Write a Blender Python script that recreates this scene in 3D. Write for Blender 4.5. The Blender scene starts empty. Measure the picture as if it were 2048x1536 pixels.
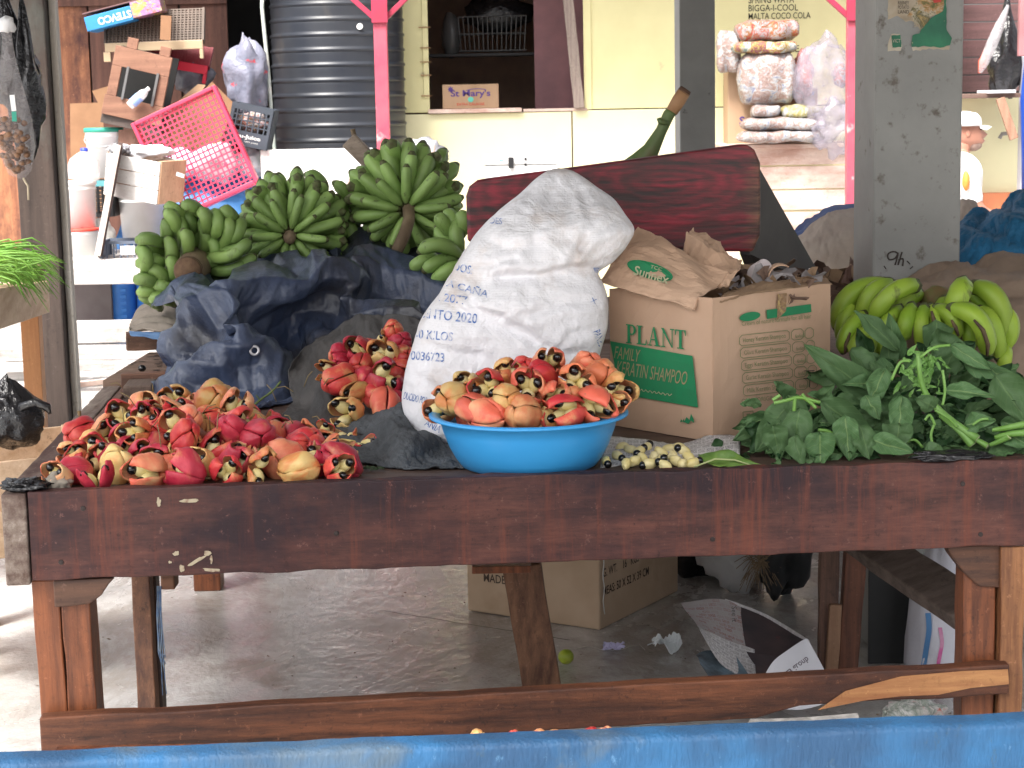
import bpy, math, random
from math import sin, cos, pi, radians, sqrt, exp
from mathutils import Vector, Matrix, Euler, noise
from mathutils.bvhtree import BVHTree
S = bpy.context.scene
C = S.collection
# ---------------- camera ----------------
FPX = 3800.0
PIT = radians(8.6); ROLL = radians(1.1); CH = 1.54
fw = Vector((0, cos(PIT), -sin(PIT))); r0 = Vector((1, 0, 0)); u0 = r0.cross(fw)
rt = r0*cos(ROLL) - u0*sin(ROLL); up = u0*cos(ROLL) + r0*sin(ROLL)
cam_d = bpy.data.cameras.new('camera'); cam = bpy.data.objects.new('camera', cam_d); C.objects.link(cam)
cam.matrix_world = Matrix(((rt.x, up.x, -fw.x, 0), (rt.y, up.y, -fw.y, 0), (rt.z, up.z, -fw.z, CH), (0, 0, 0, 1)))
cam_d.sensor_width = 36; cam_d.lens = FPX/2048*36; cam_d.clip_start = .05; cam_d.clip_end = 500
cam_d.dof.use_dof = True; cam_d.dof.focus_distance = 4.3; cam_d.dof.aperture_fstop = 20
S.camera = cam
# ---------------- light ----------------
SUN_EL, SUN_AZ = radians(56), radians(212)      # azimuth of the sun clockwise from +Y
w = bpy.data.worlds.new('World'); S.world = w; w.use_nodes = True
nt = w.node_tree; sky = nt.nodes.new('ShaderNodeTexSky'); sky.sky_type = 'NISHITA'; sky.sun_disc = False
sky.sun_elevation = SUN_EL; sky.sun_rotation = SUN_AZ; sky.dust_density = 6; sky.air_density = 1.0; sky.ozone_density = .6
hs = nt.nodes.new('ShaderNodeHueSaturation'); hs.inputs['Saturation'].default_value = .3
nt.links.new(sky.outputs[0], hs.inputs['Color']); nt.links.new(hs.outputs[0], nt.nodes['Background'].inputs[0])
nt.nodes['Background'].inputs[1].default_value = .15
sd = bpy.data.lights.new('sun', 'SUN'); sd.energy = 2.75; sd.angle = radians(14); sd.color = (1, .95, .88)
so = bpy.data.objects.new('sun', sd); C.objects.link(so)
sv = Vector((sin(SUN_AZ)*cos(SUN_EL), cos(SUN_AZ)*cos(SUN_EL), sin(SUN_EL)))
so.rotation_euler = sv.to_track_quat('Z', 'Y').to_euler(); so.location = (0, 0, 20)
S.view_settings.view_transform = 'Standard'; S.view_settings.look = 'None'
S.view_settings.gamma = 1; S.view_settings.use_curve_mapping = False
S.view_settings.exposure = 1.42
try:
    S.cycles.max_bounces = 7; S.cycles.diffuse_bounces = 4; S.cycles.transparent_max_bounces = 12; S.cycles.use_denoising = True
except Exception: pass
# ---------------- helpers ----------------
random.seed(7)
R = random.Random(11)
V = Vector
def ray(u, v): return fw + rt*((u-1024)/FPX) + up*((768-v)/FPX)
def P(u, v, Y):
    d = ray(u, v); return V((0, 0, CH)) + d*(Y/d.y)
def Pz(u, v, z):
    d = ray(u, v); return V((0, 0, CH)) + d*((z-CH)/d.z)
def fbm(p, s=1, o=3): return noise.fractal(V(p)*s, 1.0, 2.0, o)
def ridge(p, s=1, o=3): return 1-abs(noise.noise(V(p)*s))*2
def lerp(a, b, t): return a+(b-a)*t
def sm(a, b, x):
    t = max(0, min(1, (x-a)/(b-a))); return t*t*(3-2*t)
def cr(pts, t):
    n = len(pts)-1; x = max(0, min(.99999, t))*n; i = int(x); f = x-i
    p0 = pts[max(0, i-1)]; p1 = pts[i]; p2 = pts[i+1]; p3 = pts[min(n, i+2)]
    return (p1*2 + (p2-p0)*f + (p0*2-p1*5+p2*4-p3)*f*f + (p1*3-p0-p2*3+p3)*f**3)*.5
def frame(x, y, z, o=(0, 0, 0)):
    x, y, z = V(x).normalized(), V(y).normalized(), V(z).normalized()
    return Matrix(((x.x, y.x, z.x, o[0]), (x.y, y.y, z.y, o[1]), (x.z, y.z, z.z, o[2]), (0, 0, 0, 1)))
def rotz(a, o=(0, 0, 0)): return Matrix.Translation(V(o)) @ Matrix.Rotation(a, 4, 'Z')
def eul(o, rx, ry, rz): return Matrix.Translation(V(o)) @ Euler((radians(rx), radians(ry), radians(rz))).to_matrix().to_4x4()
def root_off(o):
    t = V((0, 0, 0))
    while o: t += o.location; o = o.parent
    return t
def tag(o, label=None, cat=None, group=None, kind=None):
    if label: o['label'] = label
    if cat: o['category'] = cat
    if group: o['group'] = group
    if kind: o['kind'] = kind
    return o
def thing(name, label, cat, loc=(0, 0, 0), group=None):
    o = bpy.data.objects.new(name, None); C.objects.link(o); o.location = V(loc); o.empty_display_size = .05
    return tag(o, label, cat, group)
class MB:
    def __init__(s): s.v = []; s.f = []; s.m = []; s.uv = {}
    def add(s, vs, fs, mi=0):
        b = len(s.v); s.v += [V(x) for x in vs]
        for f in fs: s.f.append([b+i for i in f]); s.m.append(mi)
        return s
    def box(s, x0, x1, y0, y1, z0, z1, mi=0, M=None):
        vs = [V(p) for p in ((x0, y0, z0), (x1, y0, z0), (x1, y1, z0), (x0, y1, z0), (x0, y0, z1), (x1, y0, z1), (x1, y1, z1), (x0, y1, z1))]
        if M: vs = [M @ p for p in vs]
        return s.add(vs, [(0, 3, 2, 1), (4, 5, 6, 7), (0, 1, 5, 4), (1, 2, 6, 5), (2, 3, 7, 6), (3, 0, 4, 7)], mi)
    def beam(s, p0, p1, wd, th, upv=(0, 0, 1), mi=0, seg=1, jit=0):
        p0, p1 = V(p0), V(p1); d = (p1-p0); L = d.length; d = d.normalized(); a = d.cross(V(upv)).normalized(); b = a.cross(d)
        n = seg+1; vs = []
        for i in range(n):
            c = p0+d*(L*i/seg)
            for k, (q, t) in enumerate(((-1, -1), (1, -1), (1, 1), (-1, 1))):
                j = jit*noise.noise(c*9+V((k*7.3, 0, 0))) if jit else 0
                j2 = jit*noise.noise(c*13+V((k*3.3, 5, 0))) if jit else 0
                vs.append(c + a*(q*(wd/2+j)) + b*(t*(th/2+j2)))
        fs = [(3, 2, 1, 0), (n*4-4, n*4-3, n*4-2, n*4-1)]
        for i in range(seg):
            for k in range(4):
                fs.append((i*4+k, i*4+(k+1) % 4, i*4+4+(k+1) % 4, i*4+4+k))
        return s.add(vs, fs, mi)
    def tube(s, pts, r, n=8, mi=0, cap=True, prof=None):
        pts = [V(p) for p in pts]; m = len(pts); vs = []
        rr = r if isinstance(r, (list, tuple)) else [r]*m
        t0 = (pts[1]-pts[0]).normalized(); a = t0.orthogonal().normalized()
        for i in range(m):
            t = (pts[min(m-1, i+1)]-pts[max(0, i-1)]).normalized()
            a = (a-t*a.dot(t)).normalized(); b = t.cross(a)
            for k in range(n):
                an = 2*pi*k/n; q = prof(an) if prof else 1
                vs.append(pts[i]+(a*cos(an)+b*sin(an))*rr[i]*q)
        fs = [(i*n+k, i*n+(k+1) % n, (i+1)*n+(k+1) % n, (i+1)*n+k) for i in range(m-1) for k in range(n)]
        if cap: fs += [tuple(range(n))[::-1], tuple(range((m-1)*n, m*n))]
        return s.add(vs, fs, mi)
    def lathe(s, prof, n=32, c=(0, 0, 0), mi=0, M=None, fn=None, caps=(False, False)):
        vs = []
        for r, z in prof:
            for k in range(n):
                an = 2*pi*k/n; q = fn(an, r, z) if fn else r
                p = V((q*cos(an), q*sin(an), z))
                vs.append((M @ p) if M else p+V(c))
        m = len(prof)
        fs = [(i*n+k, i*n+(k+1) % n, (i+1)*n+(k+1) % n, (i+1)*n+k) for i in range(m-1) for k in range(n)]
        if caps[0]: fs.append(tuple(range(n))[::-1])
        if caps[1]: fs.append(tuple(range((m-1)*n, m*n)))
        return s.add(vs, fs, mi)
    def grid(s, fn, nu, nv, mi=0, closeu=False, uv=False):
        b = len(s.v); vs = [fn(i/nu, j/nv) for j in range(nv+1) for i in range(nu+(0 if closeu else 1))]
        w_ = nu if closeu else nu+1
        fs = []
        for j in range(nv):
            for i in range(nu):
                i2 = (i+1) % w_ if closeu else i+1
                fs.append((j*w_+i, j*w_+i2, (j+1)*w_+i2, (j+1)*w_+i))
                if uv: s.uv[len(s.f)+len(fs)-1] = [(i/nu, j/nv), ((i+1)/nu, j/nv), ((i+1)/nu, (j+1)/nv), (i/nu, (j+1)/nv)]
        return s.add(vs, fs, mi)
    def prism(s, poly, t0, t1, M, mi=0):
        n = len(poly)
        vs = [M @ V((x, y, t0)) for x, y in poly]+[M @ V((x, y, t1)) for x, y in poly]
        fs = [tuple(range(n))[::-1], tuple(range(n, 2*n))]+[(i, (i+1) % n, n+(i+1) % n, n+i) for i in range(n)]
        return s.add(vs, fs, mi)
    def ell(s, c, r, n=12, m=8, mi=0, M=None, wob=0, seed=0):
        def fn(u, v):
            a = 2*pi*u; b = pi*(v-.5); p = V((cos(a)*cos(b)*r[0], sin(a)*cos(b)*r[1], sin(b)*r[2]))
            if wob: p *= 1+wob*noise.noise(p.normalized()*2.2+V((seed, seed*2.1, 0)))
            return (M @ p) if M else p+V(c)
        return s.grid(fn, n, m, mi, closeu=True)
    def text(s, st, M, w_=None, h=None, size=1, mi=0, bold=0, cx=True, sx=1):
        vs, fs = text_mesh(st, bold)
        if not vs: return s
        x0 = min(v.x for v in vs); x1 = max(v.x for v in vs); y0 = min(v.y for v in vs); y1 = max(v.y for v in vs)
        k = size; kx = k*sx
        if h: k = h/(y1-y0); kx = k*sx
        if w_: kx = w_/(x1-x0)
        ox = (x0+x1)/2 if cx else x0; oy = (y0+y1)/2 if cx else y0
        return s.add([M @ V(((v.x-ox)*kx, (v.y-oy)*k, 0)) for v in vs], fs, mi)
    def build(s, name, mats, parent=None, smooth=False, bevel=0, solid=0, sub=0, soff=0, seg=2, off=-1, local=False):
        o_ = V((0, 0, 0))
        if local: pass
        elif parent: o_ = root_off(parent)
        else:
            xs = [p.x for p in s.v]; ys = [p.y for p in s.v]; zs = [p.z for p in s.v]
            o_ = V(((min(xs)+max(xs))/2, (min(ys)+max(ys))/2, min(zs)))
        me = bpy.data.meshes.new(name); me.from_pydata([p-o_ for p in s.v], [], s.f)
        if not isinstance(mats, (list, tuple)): mats = [mats]
        for m_ in mats: me.materials.append(m_)
        me.polygons.foreach_set('material_index', s.m)
        if s.uv:
            uvl = me.uv_layers.new(name='UVMap')
            for fi, c4 in s.uv.items():
                for q, li in enumerate(me.polygons[fi].loop_indices): uvl.data[li].uv = c4[q]
        if smooth: me.polygons.foreach_set('use_smooth', [True]*len(me.polygons))
        me.validate(); me.update()
        o = bpy.data.objects.new(name, me); C.objects.link(o)
        if parent: o.parent = parent
        elif not local: o.location = o_
        if solid:
            md = o.modifiers.new('solid', 'SOLIDIFY'); md.thickness = solid; md.offset = off; md.material_offset = soff
        if bevel:
            md = o.modifiers.new('bevel', 'BEVEL'); md.width = bevel; md.segments = seg; md.limit_method = 'ANGLE'; md.angle_limit = radians(35)
        if sub:
            md = o.modifiers.new('sub', 'SUBSURF'); md.levels = sub; md.render_levels = sub
        return o
_tc = {}
def text_mesh(st, bold=0):
    if (st, bold) in _tc: return _tc[(st, bold)]
    cu = bpy.data.curves.new('t', 'FONT'); cu.body = st; cu.size = 1; cu.offset = bold; cu.resolution_u = 3
    o = bpy.data.objects.new('t', cu); C.objects.link(o)
    dg = bpy.context.evaluated_depsgraph_get(); dg.update()
    me = bpy.data.meshes.new_from_object(o.evaluated_get(dg))
    r = ([v.co.copy() for v in me.vertices], [tuple(p.vertices) for p in me.polygons])
    bpy.data.objects.remove(o); bpy.data.curves.remove(cu); bpy.data.meshes.remove(me)
    _tc[(st, bold)] = r
    return r
def copy_tree(o, parent=None):
    c = o.copy(); C.objects.link(c)
    if parent: c.parent = parent
    for ch in o.children: copy_tree(ch, c)
    return c
# ---------------- materials ----------------
def newmat(name):
    m = bpy.data.materials.new(name); m.use_nodes = True
    return m, m.node_tree, m.node_tree.nodes['Principled BSDF']
def L4(c): return (c[0], c[1], c[2], 1)
def coords(nt, scale, rot=(0, 0, 0), kind='Object', rnd=False):
    tc = nt.nodes.new('ShaderNodeTexCoord'); mp = nt.nodes.new('ShaderNodeMapping')
    mp.inputs['Scale'].default_value = scale; mp.inputs['Rotation'].default_value = rot
    nt.links.new(tc.outputs[kind], mp.inputs[0])
    if rnd:
        oi = nt.nodes.new('ShaderNodeObjectInfo'); cm = nt.nodes.new('ShaderNodeVectorMath'); cm.operation = 'SCALE'
        cm.inputs[0].default_value = (37, 21, 13); nt.links.new(oi.outputs['Random'], cm.inputs['Scale'])
        nt.links.new(cm.outputs[0], mp.inputs['Location'])
    return mp.outputs[0]
def nz(nt, co, scale=5, detail=4, rough=.55, dist=0):
    n = nt.nodes.new('ShaderNodeTexNoise'); n.inputs['Scale'].default_value = scale; n.inputs['Detail'].default_value = detail
    n.inputs['Roughness'].default_value = rough; n.inputs['Distortion'].default_value = dist
    nt.links.new(co, n.inputs['Vector']); return n.outputs['Fac']
def ramp(nt, fac, stops):
    r = nt.nodes.new('ShaderNodeValToRGB'); e = r.color_ramp.elements
    while len(e) < len(stops): e.new(.5)
    for i, (p, c) in enumerate(stops):
        e[i].position = p; e[i].color = L4(c) if not isinstance(c, (int, float)) else (c, c, c, 1)
    nt.links.new(fac, r.inputs[0]); return r.outputs[0]
def mix(nt, fac, a, b, mode='MIX'):
    n = nt.nodes.new('ShaderNodeMix'); n.data_type = 'RGBA'; n.blend_type = mode
    for i, x in ((0, fac), (6, a), (7, b)):
        if isinstance(x, bpy.types.NodeSocket): nt.links.new(x, n.inputs[i])
        elif isinstance(x, (int, float)): n.inputs[i].default_value = x
        else: n.inputs[i].default_value = L4(x)
    return n.outputs[2]
def math_(nt, op, a, b=0):
    n = nt.nodes.new('ShaderNodeMath'); n.operation = op
    for i, x in enumerate((a, b)):
        if isinstance(x, bpy.types.NodeSocket): nt.links.new(x, n.inputs[i])
        else: n.inputs[i].default_value = x
    return n.outputs[0]
def bump(nt, bs, h, st, dist=.01):
    b = nt.nodes.new('ShaderNodeBump'); b.inputs['Strength'].default_value = st; b.inputs['Distance'].default_value = dist
    nt.links.new(h, b.inputs['Height']); nt.links.new(b.outputs[0], bs.inputs['Normal'])
def plain(name, c, rough=.6, c2=None, scale=6, lo=.35, hi=.65, bmp=.1, bscale=40, spec=.4, metal=0, detail=4, rnd=False, coat=0, sss=0, stretch=(1, 1, 1), c3=None, s3=2.5, lo3=.55, hi3=.7, bdist=.004, alpha=1, trans=0):
    m, nt, bs = newmat(name)
    co = coords(nt, stretch, rnd=rnd)
    if c2:
        col = ramp(nt, nz(nt, co, scale, detail), [(lo, c), (hi, c2)])
        if c3: col = mix(nt, ramp(nt, nz(nt, co, s3, 5, .6), [(lo3, 0.0), (hi3, 1.0)]), col, c3)
        nt.links.new(col, bs.inputs['Base Color'])
    else: bs.inputs['Base Color'].default_value = L4(c)
    bs.inputs['Roughness'].default_value = rough; bs.inputs['Specular IOR Level'].default_value = spec; bs.inputs['Metallic'].default_value = metal
    if coat: bs.inputs['Coat Weight'].default_value = coat; bs.inputs['Coat Roughness'].default_value = .15
    if sss: bs.inputs['Subsurface Weight'].default_value = sss; bs.inputs['Subsurface Radius'].default_value = (.02, .008, .004); bs.inputs['Subsurface Scale'].default_value = .3
    if bmp: bump(nt, bs, nz(nt, co, bscale, 5, .6), bmp, bdist)
    if alpha < 1: bs.inputs['Alpha'].default_value = alpha
    if trans: bs.inputs['Transmission Weight'].default_value = trans
    return m
def wood(name, c1, c2, axis=0, scale=18, rough=.6, bmp=.4, stain=None, s_scale=2.2, slo=.45, shi=.65, streak=16, lo=.37, hi=.63, spec=.4, knots=True, rnd=False, chips=None, clo=.66):
    m, nt, bs = newmat(name)
    st = [1, 1, 1]; st[axis] = 1/streak
    co = coords(nt, st, rnd=rnd); co1 = coords(nt, (1, 1, 1), rnd=rnd)
    n1 = nz(nt, co, scale, 6, .6, .6); n2 = nz(nt, co, scale*5.5, 6, .75)
    if knots:
        st2 = [1, 1, 1]; st2[axis] = .22
        wv = nt.nodes.new('ShaderNodeTexWave'); wv.wave_type = 'RINGS'; wv.rings_direction = 'XYZ'[axis]
        wv.inputs['Scale'].default_value = scale*.55; wv.inputs['Distortion'].default_value = 5; wv.inputs['Detail'].default_value = 3; wv.inputs['Detail Scale'].default_value = 1.2
        nt.links.new(coords(nt, st2, rnd=rnd), wv.inputs['Vector'])
        n1 = math_(nt, 'ADD', math_(nt, 'MULTIPLY', n1, .88), math_(nt, 'MULTIPLY', wv.outputs['Fac'], .12))
    h = math_(nt, 'ADD', math_(nt, 'MULTIPLY', n1, .58), math_(nt, 'MULTIPLY', n2, .42))
    col = ramp(nt, h, [(lo, c2), (hi, c1)])
    if stain:
        col = mix(nt, ramp(nt, nz(nt, coords(nt, [.45 if i == axis else 1 for i in range(3)], rnd=rnd), s_scale*2, 6, .68), [(slo, 0.0), (shi, 1.0)]), col, stain)
    if chips:
        col = mix(nt, ramp(nt, nz(nt, co1, 9, 8, .75), [(clo, 0.0), (clo+.02, 1.0)]), col, chips)
    # grime and fine scuffs
    sc = nz(nt, coords(nt, (1, 1, 1), rnd=rnd), 48, 6, .8); sc2 = nz(nt, coords(nt, (1, 1, 1), rnd=rnd), 4, 5, .6)
    col = mix(nt, math_(nt, 'MULTIPLY', ramp(nt, sc, [(.56, 0.0), (.66, .7)]), ramp(nt, sc2, [(.4, .2), (.6, 1.0)])), col, tuple(.35*x+.004 for x in c2))
    col = mix(nt, ramp(nt, sc, [(.34, .5), (.4, 0.0)]), col, tuple(min(.8, 1.25*x+.03) for x in c1))
    nt.links.new(col, bs.inputs['Base Color']); bs.inputs['Roughness'].default_value = rough; bs.inputs['Specular IOR Level'].default_value = spec
    bump(nt, bs, math_(nt, 'ADD', h, math_(nt, 'MULTIPLY', sc, .5)), bmp, .004)
    return m
def film(name, c, rough=.25, alpha=.5, spec=.6, bmp=.6, scale=14):
    m, nt, bs = newmat(name); bs.inputs['Base Color'].default_value = L4(c); bs.inputs['Roughness'].default_value = rough
    bs.inputs['Specular IOR Level'].default_value = spec
    n = nz(nt, coords(nt, (1, 1, 1)), scale, 4, .6)
    if alpha < 1: nt.links.new(ramp(nt, n, [(.3, alpha*.6), (.7, min(1, alpha*1.4))]), bs.inputs['Alpha'])
    bump(nt, bs, n, bmp, .01); return m
RED_WOOD = wood('stained_red_brown_wood', (.135, .052, .04), (.055, .025, .022), 0, 34, .45, .35, stain=(.026, .014, .018), s_scale=1.6, slo=.42, shi=.6, spec=.3, knots=False, streak=9, chips=(.2, .085, .05), clo=.69)
nt = RED_WOOD.node_tree; bs = nt.nodes['Principled BSDF']; lk = bs.inputs['Base Color'].links[0].from_socket
v_ = nz(nt, coords(nt, (1, 1, .07)), 26, 6, .7); g_ = nz(nt, coords(nt, (1, 1, .6)), 2.4, 4, .6)
f_ = math_(nt, 'MULTIPLY', ramp(nt, v_, [(.5, 0.0), (.68, 1.0)]), ramp(nt, g_, [(.4, .1), (.6, .9)]))
nt.links.new(mix(nt, math_(nt, 'MULTIPLY', f_, .85), lk, (.19, .055, .032)), bs.inputs['Base Color'])
nt.links.new(ramp(nt, v_, [(.3, .5), (.7, .75)]), bs.inputs['Roughness'])
LEG_WOOD = wood('varnished_pine', (.27, .088, .034), (.085, .027, .013), 2, 26, .45, .35, stain=(.05, .02, .013), slo=.55, shi=.75)
RAIL_WOOD = wood('rough_pine_rail', (.21, .075, .034), (.03, .013, .009), 0, 20, .6, .8, stain=(.05, .02, .014), slo=.45, shi=.7)
GREY_WOOD = wood('weathered_grey_wood', (.3, .24, .2), (.13, .09, .07), 1, 26, .8, .6, stain=(.1, .06, .045), slo=.6, shi=.75)
OLD_PLANK = wood('wormy_old_plank', (.24, .16, .12), (.13, .08, .055), 0, 22, .85, .8, stain=(.08, .045, .03), slo=.62, shi=.74)
WHITE = plain('white_plastic', (.8, .8, .8), .4, (.72, .72, .7), bmp=.02)
BLACKM = plain('black_metal', (.02, .02, .022), .45)
CARD = plain('cardboard', (.42, .28, .18), .8, (.35, .23, .14), scale=5, bmp=.25, bscale=60, stretch=(1, 1, .15), c3=(.25, .15, .09), s3=3, lo3=.6, hi3=.8)
CARD_IN = plain('cardboard_inside', (.3, .2, .12), .85, (.22, .14, .085), scale=8)
BLACK_BAG = plain('black_polythene', (.012, .012, .014), .18, spec=.6, bmp=.9, bscale=14, bdist=.02)
DARK = plain('unlit_void', (.01, .01, .01), .9)  # near-black colour stands in for shade inside recesses
# ================= ground and roof =================
m, nt, bs = newmat('wet_concrete')
co = coords(nt, (1, .55, 1)); n1 = nz(nt, co, 1.1, 7, .62, .5); n2 = nz(nt, co, 6, 6, .65)
col = ramp(nt, n1, [(.3, (.38, .37, .355)), (.5, (.55, .545, .535)), (.68, (.66, .66, .655))])
col = mix(nt, ramp(nt, n2, [(.48, 0.0), (.72, .8)]), col, (.3, .27, .24))
tc = nt.nodes.new('ShaderNodeTexCoord'); sp = nt.nodes.new('ShaderNodeSeparateXYZ'); nt.links.new(tc.outputs['Object'], sp.inputs[0])
col = mix(nt, ramp(nt, nz(nt, coords(nt, (1, .5, 1)), 2.4, 8, .7, .8), [(.5, 0.0), (.58, .55), (.75, .75)]), col, (.27, .235, .2))
col = mix(nt, ramp(nt, nz(nt, coords(nt, (1, .6, 1)), 30, 6, .75), [(.62, 0.0), (.7, .7)]), col, (.17, .14, .12))
nt.links.new(col, bs.inputs['Base Color'])
nt.links.new(ramp(nt, nz(nt, co, 2.3, 6, .65, .8), [(.36, .1), (.62, .34)]), bs.inputs['Roughness'])
bs.inputs['Specular IOR Level'].default_value = .8
bump(nt, bs, nz(nt, coords(nt, (1, .6, 1)), 14, 6, .65), .5, .012)
CONC = m
g = MB().grid(lambda u, v: V((-60+120*u, -20+140*v, 0)), 12, 14).build('ground', CONC); tag(g, kind='structure')
# slab joints are real shallow grooves filled with dirt
DIRT = plain('joint_dirt', (.05, .042, .036), .95)
mb = MB()
for a, b in (((-1.6, 3.98), (-.75, 4.02)), ((-.4, 5.6), (.15, 5.25))):
    q = [V((lerp(a[0], b[0], t/20)+.004*noise.noise(V((t, 0, 0))), lerp(a[1], b[1], t/20)+.01*noise.noise(V((t*.7, 3, 0))), .004)) for t in range(21)]
    for i in range(20):
        mb.add([q[i]+V((0, -.0012, 0)), q[i+1]+V((0, -.0012, 0)), q[i+1]+V((0, .0012, 0)), q[i]+V((0, .0012, 0))] if abs(a[0]-b[0]) > 1 else [q[i]+V((-.004, 0, 0)), q[i]+V((.004, 0, 0)), q[i+1]+V((.004, 0, 0)), q[i+1]+V((-.004, 0, 0))], [(0, 1, 2, 3)])
tag(mb.build('ground_joint', DIRT), kind='structure')
ZINC = plain('roof_sheet', (.16, .15, .14), .7, (.1, .085, .075), bmp=.1)
def roofsheet(name, x0, x1, y0, y1, z0, z1):
    mb = MB().grid(lambda u, v: V((lerp(x0, x1, u), lerp(y0, y1, v), lerp(z0, z1, v)+.02*sin(u*(x1-x0)*28))), int((x1-x0)*14), 2)
    tag(mb.build(name, ZINC, solid=.01), kind='structure')
roofsheet('roof', -2.3, 7, 1.45, 8.2, 3.1, 2.95)
# ================= yellow shop =================
YW = 14.0
def X(u, Y=YW, v=200): return P(u, v, Y).x
def Z(v, u=1024, Y=YW): return P(u, v, Y).z
CREAM = plain('cream_wall_paint', (.75, .7, .39), .6, (.68, .63, .34), scale=2.5, bmp=.12, bscale=18, c3=(.5, .44, .26), s3=5, lo3=.68, hi3=.74)
CREAM2 = plain('cream_wall_paint_pale', (.76, .72, .46), .6, (.71, .67, .43), scale=2.5, bmp=.1, bscale=18)  # paler, less yellow cream for the lower walls
BROWN_IN = plain('dark_brown_room', (.26, .17, .12), .8, (.2, .13, .1), bmp=.1)
PLUM = plain('plum_painted_board', (.25, .12, .13), .7, (.2, .1, .11))
PINKWOOD = wood('pinkish_counter_wood', (.5, .34, .28), (.34, .2, .16), 0, 9, .7, .3, stain=(.62, .5, .44), slo=.4, shi=.6)
shop = thing('market_shop', 'cream-yellow painted shop wall with a big dark serving hatch, behind the stalls', 'shop', (X(1300), YW, 0))
xl, w0, w1, xr = X(803), X(859), X(1171), X(1892)
zs = Z(222, 1015)
mb = MB(); T_ = .06
mb.box(xl, w0, YW, YW+T_, zs, 3.1); mb.box(w1, xr, YW, YW+T_, zs+.002, 3.1); mb.box(w0, w1, YW, YW+T_, 2.55, 3.1)
mb.build('wall', CREAM, shop, bevel=.003)
mb = MB(); mb.box(xl, X(1142), YW-.012, YW+T_-.012, 0, zs-.012); mb.box(X(1142)+.01, xr, YW-.012, YW+T_-.012, 0, zs-.006)
mb.build('lower_wall', CREAM2, shop, bevel=.003)
mb = MB(); d = 1.8
mb.box(w0-.3, w1+.4, YW+d, YW+d+.03, 0, 2.9); mb.box(w0-.33, w0-.3, YW+.07, YW+d, 0, 2.9); mb.box(w1+.4, w1+.43, YW+.07, YW+d, 0, 2.9)
mb.box(w0-.3, w1+.4, YW+.07, YW+d, 2.75, 2.8); mb.box(w0-.3, w1+.4, YW+.07, YW+d, .02, .05)
mb.build('hatch_room', BROWN_IN, shop)
mb = MB(); mb.box(w1-.36, w1+.1, YW+.5, YW+.53, .9, 2.7); mb.build('inner_board', PLUM, shop, bevel=.002)
mb = MB(); mb.box(w0-.2, X(1090), YW+.95, YW+1.25, Z(112, 1000, 15), Z(106, 1000, 15)); mb.box(X(1080), X(1088), YW+.93, YW+.96, zs-.05, Z(106))
mb.build('shelf', BLACKM, shop, bevel=.002)
mb = MB(); mb.box(w0-.01, X(1043), YW-.05, YW+.12, zs-.008, zs+.022); mb.box(X(1046), w1+.01, YW-.02, YW+.1, zs-.008, zs+.012); mb.build('sill', PINKWOOD, shop, bevel=.003)
mb = MB(); mb.beam(P(1133, -30, YW-.05), P(1158, 216, YW-.05), .075, .03, (0, 1, 0), seg=8, jit=.006); mb.build('prop_plank', wood('dusty_plank', (.34, .28, .24), (.2, .15, .13), 2, 20, .8), shop, bevel=.003)
MB().box(w1-.01, w1+.045, YW-.016, YW-.001, zs, 2.6).build('hatch_trim', CREAM, shop, bevel=.003); MB().box(w0-.04, w0, YW-.01, YW-.001, zs+.1, 2.6).build('hatch_trim', CREAM, shop, bevel=.003)
mb = MB(); mb.box(xl-3.6, X(1700)+.6, YW-1.0, YW+2.6, 2.98, 3.03); mb.build('eave_roof', ZINC, shop)
SPL = plain('raw_splinter', (.3, .16, .08), .8)
for i in range(5):
    z = zs + .12+i*.12+R.uniform(-.03, .03); L = R.uniform(.02, .06); MB().box(w0-.035-L*.6, w0+.02, YW-.022, YW-.012, z, z+.007).build('splinter', SPL, shop)
# hand painted lettering
MK = plain('black_wall_lettering', (.02, .02, .018), .7, (.12, .11, .07), lo=.55, hi=.75, scale=40)
def walltext(mb, st, u0, u1, v0, v1, Y, off=-.003, bold=.004):
    p0 = P(u0, v1, Y); p1 = P(u1, v0, Y); mb.text(st, frame((1, 0, 0), (0, 0, 1), (0, -1, 0), ((p0.x+p1.x)/2, Y+off, (p0.z+p1.z)/2)), w_=p1.x-p0.x, h=p1.z-p0.z, bold=bold)
mb = MB()
walltext(mb, 'SPRING WATA', 1497, 1588, -10, 7, YW); walltext(mb, 'BIGGA-I-COOL', 1497, 1596, 8, 23, YW)
walltext(mb, 'MALTA COCO COLA', 1497, 1621, 24, 39, YW); walltext(mb, 'JUICE', 1548, 1596, 40, 51, YW); walltext(mb, 'CAKE', 1552, 1598, 90, 105, YW)
mb.build('lettering', MK, shop)
# dark left shack
SHACK = wood('dark_red_brown_boards', (.4, .17, .08), (.16, .055, .03), 2, 9, .7, .3, stain=(.07, .025, .02), s_scale=1.0, slo=.48, shi=.62)
SHACK2 = wood('deep_brown_boards', (.15, .065, .045), (.07, .03, .022), 2, 9, .7, .3)
YS = 13.9
sh = thing('wooden_shack', 'dark reddish-brown board shack behind the heap of crates and buckets', 'shack', (X(280, YS), YS, 0))
us = [-160, -95, -20, 45, 100, 184, 275, 365, 462]
for a, b in zip(us[:-1], us[1:]):
    mb = MB(); j = R.uniform(0, .01); mb.box(X(a, YS)+.008, X(b, YS)-.006, YS+j, YS+j+.03, 0, 2.32 if a > 180 else (Z(14, 100, YS) if a < 180 else 2.32)); mb.build('wall_board', SHACK if a < 184 else SHACK2, sh, bevel=.003)
mb = MB(); mb.box(X(-160, YS), X(462, YS), YS-.035, YS, 2.34, 2.6) ; mb.box(X(-160, YS), X(462, YS), YS-.03, YS, Z(13, 150, YS), Z(-4, 150, YS)); mb.build('header_board', SHACK2, sh, bevel=.003)
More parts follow.
